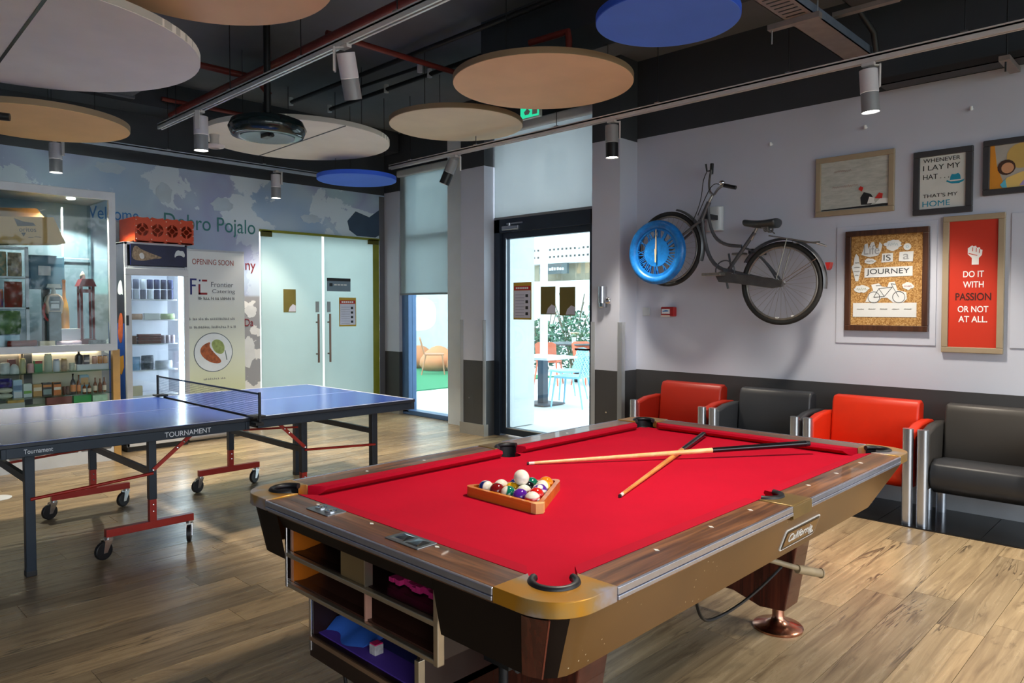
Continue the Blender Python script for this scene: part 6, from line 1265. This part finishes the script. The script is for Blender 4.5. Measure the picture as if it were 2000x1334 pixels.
obj('pump_scale', MB().prism([(1.815, 1.45), (1.885, 1.45), (1.88, 1.49), (1.82, 1.49)], -7.677, -7.675, 'x').prism([(1.815, 1.505), (1.885, 1.505), (1.885, 1.515), (1.815, 1.515)], -7.677, -7.675, 'x'), M_white, pt)
obj('pump_crown', MB().cyl((-7.72, 1.85, 1.585), (-7.72, 1.85, 1.64), 0.022, 0.014, 14).prism([(1.79, 1.64), (1.91, 1.64), (1.90, 1.675), (1.80, 1.675)], -7.74, -7.70, 'x'), mat('pump_white', (214, 214, 206), 0.4), pt, smooth=40)
obj('pump_hose', MB().tube(bez((-7.70, 1.785, 1.50), (-7.68, 1.74, 1.45), (-7.68, 1.76, 1.36), (-7.70, 1.80, 1.34), 8), 0.012, 8), mat('pump_red', (176, 50, 40), 0.4), pt, smooth=60)
ln = thing('red_lantern', 'tall red lantern ornament near the case corner post', 'ornament', (-7.75, 2.12, 1.10))
obj('lantern_base', MB().box(-7.81, -7.69, 2.06, 2.19, 1.10, 1.16), mat('lantern_red', (120, 40, 44), 0.4), ln)
for dy in (-0.05, 0.05):
    for dx in (-0.05, 0.05): obj('lantern_post', MB().cyl((-7.75+dx, 2.125+dy, 1.16), (-7.75+dx, 2.125+dy, 1.66), 0.011, n=10), mat('lantern_red', (120, 40, 44), 0.4), ln, smooth=40)
obj('lantern_roof', MB().prism([(2.05, 1.66), (2.20, 1.66), (2.17, 1.73), (2.08, 1.73)], -7.82, -7.68, 'x').box(-7.80, -7.70, 2.065, 2.185, 1.60, 1.63), mat('lantern_red', (120, 40, 44), 0.4), ln)
obj('lantern_finial', MB().lathe([(0.02, 0), (0.024, 0.03), (0.012, 0.06), (0.0, 0.075)], (-7.75, 2.10, 1.73), 14), mat('pump_white', (214, 214, 206), 0.4), ln, smooth=50)
bottle('gradient_bottle', 'yellow to red tall bottle behind the toy petrol pump', 1.955, 1.10, 0.04, 0.62, mat('bottle_orange_red', (222, 90, 30), 0.3, spread=(236, 190, 70), scale=4), x=-7.80)
sc_ = thing('counter_scale', 'blue-grey weighing display standing behind the toy petrol pump', 'scale', (-7.95, 1.85, 1.62))
obj('display_case', MB().box(-8.05, -7.93, 1.70, 2.0, 1.63, 1.95), mat('scale_blue', (60, 100, 124), 0.4, var=0.1), sc_, bevel=0.02); obj('display_screen', MB().box(-7.93, -7.925, 1.78, 1.88, 1.76, 1.85), mat('pale_grey_print', (198, 206, 212)), sc_)
obj('scale_stand', MB().box(-8.02, -7.96, 1.82, 1.88, 1.10, 1.63), M_blackmetal, sc_)
# goods: glass counter, two shelves
def bx(name, label, y0, y1, z0, z1, col, group, x=-7.70, d=0.06, stripe=None, cat='box', var=0.05, scale=8):
    o = obj(name, MB().box(x-d, x, y0, y1, z0, z1), mat('pack_%d_%d_%d' % col, col, 0.4, var=var, scale=scale), label=label, cat=cat, group=group, bevel=0.002)
    for (f0, f1, c) in stripe or (): obj('printed_band', MB().box(x, x+0.001, y0+0.003, y1-0.003, z0+(z1-z0)*f0, z0+(z1-z0)*f1), mat('pack_%d_%d_%d' % c, c, 0.4), o)
    return o
S1, S2, S3 = 0.868, 0.648, 0.56; gA, gB, gC = 'goods on the upper counter shelf', 'goods on the middle counter shelf', 'goods on the lowest counter shelf'
M_jar = sheer('jar_glass', (180, 198, 190), 0.25, 0.3)
can('round_tub', 'clear round tub at the open end of the upper counter shelf', 1.46, S1, 0.036, 0.10, mat('tub_white', (198, 206, 206), 0.4, var=0.2, scale=20), 'tub', gA, x=-7.70)
bx('small_box', 'dark red box behind the white dome jar on the upper counter shelf', 1.50, 1.555, S1, S1+0.125, (112, 50, 46), gA, x=-7.76)
o = obj('dome_jar', MB().lathe([(0.036, 0), (0.037, 0.03), (0.03, 0.065), (0.012, 0.085), (0, 0.087)], (-7.69, 1.528, S1), 18), mat('dome_white', (198, 208, 208), 0.35, var=0.15, scale=20), label='white dome-topped jar on the upper counter shelf', cat='jar', group=gA, smooth=50)
can('gold_lid_jar', 'teal jar with a tall gold lid on the upper counter shelf', 1.593, S1, 0.025, 0.125, mat('jar_teal', (140, 160, 150), 0.3, spread=(206, 190, 120)), 'jar', gA, x=-7.70, cap=mat('gold_lid', (206, 180, 100), 0.3, 0.5))
can('small_can', 'small white and red tin beside the tan divider', 1.652, S1, 0.026, 0.085, mat('tin_red_white', (216, 216, 214), 0.3, spread=(190, 80, 80), scale=3), 'tin', gA, x=-7.69)
bx('tea_box', 'green and red tea box on the upper counter shelf', 1.687, 1.748, S1, S1+0.105, (60, 140, 84), gA, stripe=((0.75, 1.0, (160, 60, 40)),))
can('tall_jar', 'tall clear storage jar on the upper counter shelf', 1.792, S1, 0.032, 0.155, M_jar, 'jar', gA, x=-7.70, cap=M_jar)
can('white_tin', 'white tin with a dark blue lid on the upper counter shelf', 1.857, S1, 0.027, 0.105, mat('tin_white', (206, 214, 226), 0.3, var=0.08), 'tin', gA, x=-7.70, cap=mat('navy_lid', (40, 60, 130), 0.3))
can('amber_jar', 'jar with a gold lid beside the white tin', 1.920, S1, 0.027, 0.11, mat('jar_amber', (170, 140, 104), 0.3, var=0.4, scale=30), 'jar', gA, x=-7.70, cap=mat('gold_lid', (206, 180, 100), 0.3, 0.5))
can('spice_jar', 'small pale spice jar next to the white riser', 1.983, S1, 0.023, 0.075, mat('jar_pale', (186, 190, 170), 0.3, var=0.3, scale=30), 'jar', gA, x=-7.70)
obj('acrylic_riser', MB().box(-7.78, -7.66, 2.015, 2.285, S1, S1+0.055), mat('riser_white', (206, 214, 220), 0.3), label='white acrylic riser on the upper counter shelf', cat='riser', group=None, bevel=0.003)
S1r = S1+0.055
obj('syrup_bottle', MB().lathe([(0.028, 0), (0.034, 0.05), (0.030, 0.085), (0.010, 0.10), (0.010, 0.12), (0, 0.12)], (-7.72, 2.048, S1r), 16), mat('bottle_black', (36, 36, 40), 0.3), label='black bottle with a grey label on the white riser', cat='bottle', group=gA, smooth=40)
bx('pepper_box', 'small black and white pepper box on the white riser', 2.085, 2.135, S1r, S1r+0.088, (52, 40, 42), gA, x=-7.70, stripe=((0.2, 0.45, (210, 200, 196)),))
for i, (y, c) in enumerate(((2.175, 'pale pink'), (2.223, 'orange'), (2.268, 'orange'))):
    can('honey_jar', ('pale pink', 'deep orange', 'last orange')[i]+' preserve jar with dark lid on the riser', y, S1r, 0.021, 0.07, mat('honey_%d' % i, ((206, 150, 120), (200, 130, 40), (206, 150, 80))[i], 0.25, var=0.15), 'jar', gA, x=-7.70, cap=mat('brown_lid', (80, 52, 40), 0.4))
packet('crisp_packet', 'purple and black crisp packet at the open end of the middle shelf', 1.40, 1.515, S2+0.10, S2+0.18, mat('bag_purple', (50, 44, 130), 0.3, var=0.7, scale=30), gB, -7.76, -7.67, 1)
for i in range(2): obj('pillow_packet', MB().sphere((-7.70, 1.458, S2+0.025+0.05*i), 0.058, 16, 8, (0.7, 1, 0.43)), mat('pillow_sage', (196, 202, 186), 0.4, var=0.08), label=('lower', 'upper')[i]+' sage pillow packet under the purple crisp packet', cat='packet', group=gB, smooth=60)
bx('rice_box', 'tall pale blue box on the middle counter shelf', 1.519, 1.588, S2, S2+0.16, (150, 186, 214), gB, stripe=((0.42, 0.7, (70, 110, 150)), (0.0, 0.35, (206, 212, 220))))
bx('tea_carton', 'white and green carton on the middle counter shelf', 1.596, 1.662, S2, S2+0.12, (196, 212, 210), gB, stripe=((0.28, 0.48, (100, 160, 50)),))
bx('biscuit_box', 'gold biscuit box on the middle counter shelf', 1.672, 1.740, S2, S2+0.11, (186, 140, 70), gB, stripe=((0.45, 0.75, (220, 206, 180)),), var=0.2)
bx('noodle_box', 'black and teal box on the middle counter shelf', 1.747, 1.818, S2, S2+0.12, (40, 40, 44), gB, stripe=((0.1, 0.5, (130, 150, 150)), (0.66, 0.85, (206, 130, 60))))
bx('cereal_box', 'orange and white box beside the brown jars', 1.832, 1.894, S2, S2+0.118, (206, 120, 60), gB, stripe=((0.42, 0.62, (222, 214, 204)), (0.85, 1.0, (60, 44, 34))))
for i, y in enumerate((1.918, 1.948)): can('brown_jar', ('first', 'second')[i]+' brown jar between the orange box and the dark bottle', y, S2, 0.0145, 0.078, mat('jar_brown', (90, 56, 40), 0.3, var=0.4, scale=40), 'jar', gB, x=-7.70)
amb = mat('amber_glass', (110, 58, 22), 0.12, var=0.2, scale=20); drk = mat('dark_bottle_glass', (30, 24, 22), 0.12); lbl = mat('orange_label', (214, 140, 90), 0.5); lb2 = mat('cream_label', (222, 206, 186), 0.5)
bottle('dark_bottle', 'dark bottle with an orange label on the middle counter shelf', 1.990, S2, 0.023, 0.19, drk, gB, lbl, x=-7.70)
bottle('amber_bottle', 'tall slim amber bottle beside the dark bottle', 2.038, S2, 0.017, 0.178, amb, gB, lbl, x=-7.70)
bx('picture_box', 'blue and tan box behind the small amber bottles', 2.065, 2.138, S2, S2+0.168, (150, 186, 206), gB, x=-7.75, stripe=((0.45, 0.85, (206, 160, 100)),))
for i, y in enumerate((2.08, 2.122)): bottle('small_amber_bottle', ('first', 'second')[i]+' small amber bottle in front of the blue and tan box', y, S2, 0.016, 0.10, amb, gB, lb2, x=-7.68)
for i, (y, h) in enumerate(((2.178, 0.14), (2.220, 0.13), (2.257, 0.14))): bottle('amber_bottle', ('nearest the picture box', 'middle', 'beside the wooden post')[i]+' amber bottle of the last three on the middle shelf', y, S2, 0.017, h, amb, gB, (lb2, None, lb2)[i], x=-7.70)
bx('paper_stack', 'stack of white papers on the lowest counter shelf', 1.30, 1.605, S3, S3+0.045, (204, 200, 192), gC)
bx('yellow_box', 'yellow carton above the paper stack', 1.475, 1.60, S3+0.045, S3+0.085, (206, 160, 70), gC, var=0.2, scale=20)
bx('red_brown_box', 'long red-brown box on the lowest counter shelf', 1.775, 1.98, S3, S3+0.07, (140, 70, 60), gC, var=0.2)
bx('green_box', 'bright green box on the lowest counter shelf', 1.995, 2.145, S3, S3+0.07, (40, 160, 76), gC)
bx('mint_box', 'white and mint box by the wooden post on the lowest shelf', 2.155, 2.285, S3, S3+0.06, (190, 220, 196), gC, var=0.2, scale=20)
# white round marker on the floor
obj('floor_marker', MB().cyl((-6.66, 1.19, 0), (-6.66, 1.19, 0.004), 0.10, n=36), M_white, label='white round sticker on the wooden floor at the picture edge', cat='sticker')

# ------------------------------------------------------------------ courtyard seen through the glass
m_out = mat('pale_paving', (214, 216, 218), 0.7, var=0.05, scale=2); m_ow = mat('white_render', (216, 222, 228), 0.7, var=0.03)
struct('ground', MB().box(-30, 8, 6.35, 30, -0.2, -0.01), m_out)
kg_ = NT('artificial_turf'); v = kg_.coords(); f = kg_.noise(v, 60, 4)
kg_.link(kg_.ramp(f, [(0.3, rgb(20, 100, 66)), (0.7, rgb(44, 140, 92))]), kg_.b.inputs['Base Color']); kg_.b.inputs['Roughness'].default_value = 0.9
obj('lawn', MB().box(-20, -10.1, 6.6, 11.65, -0.01, 0.012), kg_.m, label='green artificial turf in the courtyard', cat='lawn', kind='structure')
struct('wall_courtyard', MB().box(-6.95, -6.17, 5.965, 6.72, 0, 5.5), m_ow)
# courtyard screen wall with an egg-shaped opening
n = 40; ex0, ex1, ez0, ez1 = -17.5, -12.6, 0.0, 4.5; ec = (-14.95, 1.31)
def sqp(t):
    c, s = math.cos(t), math.sin(t); k = min(((ex1-ec[0]) if c > 0 else (ec[0]-ex0))/max(abs(c), 1e-6), ((ez1-ec[1]) if s > 0 else (ec[1]-ez0))/max(abs(s), 1e-6)); return (ec[0]+c*k, ec[1]+s*k)
ts = sorted([2*math.pi*i/n for i in range(n)]+[math.atan2(b-ec[1], a-ec[0]) % (2*math.pi) for a in (ex0, ex1) for b in (ez0, ez1)]); n = len(ts)
oo = [sqp(t) for t in ts]; ii = [(ec[0]+0.93*math.copysign(abs(math.cos(t))**0.7, math.cos(t)), ec[1]+0.43*math.copysign(abs(math.sin(t))**0.7, math.sin(t))) for t in ts]
b = MB(); b.add([(p[0], y, p[1]) for r_, y in ((oo, 11.65), (ii, 11.65), (ii, 11.85), (oo, 11.85)) for p in r_], [[k*n+j, k*n+(j+1) % n, ((k+1) % 4)*n+(j+1) % n, ((k+1) % 4)*n+j] for k in range(4) for j in range(n)])
struct('wall_screen', b, mat('grey_render', (186, 192, 196), 0.7))
m_bean = mat('tan_leather', (176, 108, 60), 0.6, var=0.1); m_bean2 = mat('orange_leather', (196, 124, 78), 0.6, var=0.1)
def beanbag(label, x, y, r, m):
    t = obj('bean_bag', MB().lathe([(r*0.8, 0.0), (r, r*0.28), (r*0.95, r*0.6), (r*0.7, r*0.95), (r*0.35, r*1.2), (r*0.12, r*1.28), (0, r*1.26)], (x, y, 0.012), 20), m, label=label, cat='bean bag', group='bean bags on the turf', smooth=60)
beanbag('tan bean bag on the turf, far side of the window', -14.0, 11.1, 0.42, m_bean)
beanbag('orange bean bag on the turf behind the slender chair', -13.1, 10.95, 0.44, m_bean2)
beanbag('large orange bean bag on the turf, nearest the window post', -12.2, 11.0, 0.44, m_bean2)
def cafe_chair(label, x, y, rz, m, perf=False, group='courtyard chairs'):
    t = thing('patio_chair', label, 'chair', (x, y, 0), group); M = Matrix.Translation((x, y, 0)) @ Matrix.Rotation(rz, 4, 'Z')
    for sx in (-1, 1):
        obj('leg', MB().cyl((sx*0.23, 0.23, 0), (sx*0.19, 0.18, 0.44), 0.012, 0.017, 8).xf(M), m, t, smooth=40); obj('leg', MB().cyl((sx*0.23, -0.27, 0), (sx*0.18, -0.18, 0.44), 0.012, 0.017, 8).xf(M), m, t, smooth=40)
    obj('seat', MB().prism(rrect(-0.22, 0.22, -0.21, 0.22, 0.08), 0.43, 0.462).xf(M), m, t, smooth=40, bevel=0.006)
    if not perf:
        obj('backrest', MB().loft([[(a+0, -0.2-0.10*(q), 0.46+0.36*q) for a in (-0.2, -0.1, 0.1, 0.2)]+[(a, -0.225-0.10*q, 0.46+0.36*q) for a in (0.2, 0.1, -0.1, -0.2)] for q in (0, 0.5, 0.9)]+[[(a*0.7, -0.3, 0.82) for a in (-0.2, -0.1, 0.1, 0.2)]+[(a*0.7, -0.325, 0.82) for a in (0.2, 0.1, -0.1, -0.2)]]).xf(M), m, t, smooth=40)
    else:
        n = 10; rows_, cols_ = 5, 4; ph = 0.30/rows_; pw2 = 0.42/cols_; b = MB()
        for r_ in range(rows_):
            for c_ in range(cols_):
                cx, cz = -0.21+pw2*(c_+0.5), 0.46+ph*(r_+0.5); o_ = []; i_ = []
                for j in range(n):
                    tt_ = 2*math.pi*(j+0.5)/n; c, s = math.cos(tt_), math.sin(tt_); k = min(pw2/2/max(abs(c), 1e-6), ph/2/max(abs(s), 1e-6)); rr_ = 0.014+0.009*((r_*3+c_*5) % 3)/2
                    o_.append((cx+c*k, cz+s*k)); i_.append((cx+c*rr_, cz+s*rr_))
                b.add([(p[0], yy-0.28*(p[1]-0.46), p[1]) for r2, yy in ((o_, -0.2), (i_, -0.2), (i_, -0.222), (o_, -0.222)) for p in r2], [[k*n+j, k*n+(j+1) % n, ((k+1) % 4)*n+(j+1) % n, ((k+1) % 4)*n+j] for k in range(4) for j in range(n)])
        b.prism([(-0.21, 0.76), (0.21, 0.76), (0.16, 0.80), (0, 0.815), (-0.16, 0.80)], -0.284, -0.306, 'y')
        obj('backrest', b.xf(M), m, t)
    return t
m_lb = mat('sky_blue_plastic', (150, 206, 232), 0.4); m_oc = mat('coral_plastic', (206, 104, 72), 0.4); m_sl = mat('wooden_chair', (178, 120, 84), 0.5)
cafe_chair('sky blue perforated chair in the courtyard, turned side-on', -6.85, 8.28, 1.85, m_lb, True)
cafe_chair('sky blue perforated chair behind the courtyard pedestal table', -7.56, 9.0, 2.7, m_lb, True)
cafe_chair('sky blue chair cut off by the white courtyard wall', -7.6, 7.72, -1.4, m_lb, True)
cafe_chair('coral chair beyond the blue chairs in the courtyard', -9.17, 10.4, 0.5, m_oc)
cafe_chair('coral chair by the edge of the glazed door', -8.47, 10.75, -1.9, m_oc)
cafe_chair('slender wooden chair on the turf seen through the window', -12.35, 10.2, -0.7, m_sl)
tb = thing('patio_table', 'white courtyard table on a dark square pedestal', 'table', (-7.35, 8.2, 0), 'courtyard tables')
obj('table_top', MB().box(-7.8, -7.0, 7.9, 8.6, 0.69, 0.725), M_white, tb, bevel=0.004); obj('pedestal', MB().box(-7.41, -7.30, 8.15, 8.26, 0.02, 0.69), mat('slate_blue_steel', (50, 66, 84), 0.4), tb); obj('base_plate', MB().box(-7.6, -7.12, 7.97, 8.45, 0, 0.02), mat('slate_blue_steel', (50, 66, 84), 0.4), tb)
tb = thing('patio_table', 'small dark round courtyard table beside the coral chairs', 'table', (-9.1, 11.15, 0), 'courtyard tables')
obj('table_top', MB().lathe([(0.0, 0.74), (0.55, 0.74), (0.56, 0.76), (0.55, 0.775), (0, 0.775)], (-9.1, 11.15, 0), 30), mat('dark_table', (78, 84, 90), 0.4), tb, smooth=40); obj('pedestal', MB().cyl((-9.1, 11.15, 0), (-9.1, 11.15, 0.74), 0.05), M_blackmetal, tb, smooth=40)
obj('white_cup', MB().lathe([(0.035, 0), (0.045, 0.11), (0.04, 0.11), (0.03, 0.01), (0, 0.01)], (-9.05, 11.0, 0.775), 16), M_white, label='white cup on the dark round courtyard table', cat='cup', smooth=50)
obj('white_post', MB().box(-8.45, -8.36, 9.35, 9.45, 0, 2.6), m_ow, label='slim white post standing behind the courtyard tables', cat='post')
m_lf = mat('shrub_leaf', (78, 116, 92), 0.6, var=0.4, scale=3); m_st = mat('shrub_stem', (120, 110, 92), 0.8)
def shrub(label, x, y, w, h, nl, seed, m=m_lf):
    rr = random.Random(seed); t = thing('courtyard_shrub', label, 'shrub', (x, y, 0), 'shrubs in the courtyard'); lf = MB(); st = MB()
    for i in range(9):
        a = rr.random()*6.28; st.tube(bez((x, y, 0), (x+0.1*math.cos(a), y+0.1*math.sin(a), h*0.4), (x+w*0.3*math.cos(a), y+w*0.3*math.sin(a), h*0.8), (x+w*0.5*math.cos(a), y+w*0.4*math.sin(a), h*(0.9+0.3*rr.random())), 5), 0.012, 5)
    for i in range(nl):
        while True:
            p = Vector((rr.uniform(-1, 1), rr.uniform(-1, 1), rr.uniform(-1, 1)))
            if p.length < 1: break
        c = Vector((x+p.x*w*0.6, y+p.y*w*0.5, h*0.5+p.z*h*0.5)); d = Vector((rr.uniform(-1, 1), rr.uniform(-1, 1), rr.uniform(-0.4, 1))).normalized(); s_ = d.orthogonal().normalized(); L = rr.uniform(0.07, 0.15)
        lf.add([c-d*L*0.5, c+s_*L*0.22, c+d*L*0.5, c-s_*L*0.22], [(0, 1, 2, 3)])
    obj('stems', st, m_st, t); lo_ = obj('leaves', lf, m, t, kind='stuff')
shrub('dense green shrub behind the coral chair', -11.35, 12.6, 0.8, 1.2, 900, 1)
shrub('tall loose shrub with bare twigs in the courtyard bed', -10.5, 12.7, 0.9, 1.5, 900, 2)
shrub('pale grey-green shrub at the far end of the courtyard bed', -9.5, 12.9, 1.0, 2.3, 1100, 3, mat('shrub_pale', (150, 172, 160), 0.6, var=0.3, scale=3))
# white building across the courtyard with a dark sign
bl_ = thing('courtyard_building', 'white building across the courtyard with a dark name sign', 'building', (-12.5, 17.5, 0))
obj('facade', MB().box(-22, -6, 17.5, 18, 0, 2.32).box(-22, -6, 17.5, 18, 2.88, 4.4), mat('white_render', (216, 222, 228), 0.7), bl_); obj('recess', MB().box(-22, -6, 17.9, 18, 2.32, 2.88), mat('beige_recess', (170, 160, 138), 0.7), bl_)
obj('sign_board', MB().box(-15.75, -14.6, 17.4, 17.5, 2.54, 2.86), mat('sign_slate', (78, 88, 92), 0.5), bl_)
sq_ = MB(); rr = random.Random(9)
for i in range(9): sq_.box(-15.65+0.108*i, -15.65+0.108*i+0.05+0.035*rr.random(), 17.38, 17.4, 2.65, 2.72+0.05*rr.random())
obj('sign_letters', sq_, M_white, bl_)
for k in range(2):
    for i in range(14):
        obj('vent_hole', MB().box(-16.1+0.17*i, -16.1+0.17*i+0.07, 17.49, 17.5, 3.29-0.23*k, 3.35-0.23*k), mat('vent_dark', (70, 66, 64), 0.6), bl_)
# taller block whose shaded windows show through the blinds
b2 = thing('tall_block', 'pale tall block whose grey windows show faintly through the blinds', 'building', (-15, 22, 0))
obj('facade', MB().box(-26, -8, 22, 22.5, 0, 9.0), mat('pale_block', (200, 206, 208), 0.8), b2)
for x, z in ((-14.2, 6.3), (-11.0, 6.3), (-19.6, 6.2), (-22.0, 6.2)): obj('window', MB().box(x, x+1.1, 21.97, 22, z, z+1.5), mat('grey_window', (130, 140, 148), 0.3), b2)
# trees outside the glazed wall
def tree(label, x, y, h, w, seed):
    rr = random.Random(seed); t = thing('garden_tree', label, 'tree', (x, y, 0), 'trees outside the glazed wall'); lf = MB(); st = MB().tube([(x, y, 0), (x+0.05, y, h*0.3), (x-0.05, y+0.05, h*0.6)], [0.09, 0.07, 0.04], 8)
    for i in range(900):
        while True:
            p = Vector((rr.uniform(-1, 1), rr.uniform(-1, 1), rr.uniform(-1, 1)))
            if p.length < 1: break
        c = Vector((x+p.x*w, y+p.y*w, h*0.62+p.z*h*0.42)); d = Vector((rr.uniform(-1, 1), rr.uniform(-1, 1), rr.uniform(-1, 1))).normalized(); s_ = d.orthogonal().normalized(); L = rr.uniform(0.14, 0.3)
        lf.add([c-d*L*0.5, c+s_*L*0.25, c+d*L*0.5, c-s_*L*0.25], [(0, 1, 2, 3)])
    obj('trunk', st, m_st, t, smooth=50); obj('leaves', lf, mat('tree_leaf', (60, 96, 66), 0.6, var=0.4, scale=2), t, kind='stuff')
tree('leafy tree outside the glazed wall, nearest the building corner', 6.0, 6.4, 4.2, 1.1, 31); tree('leafy tree outside the middle of the glazed wall', 6.6, 4.2, 3.2, 1.0, 32)
struct('ground_garden', MB().box(3.25, 30, -20, 6.3, -0.2, -0.02), mat('garden_ground', (120, 128, 112), 0.9))
fit_texts()
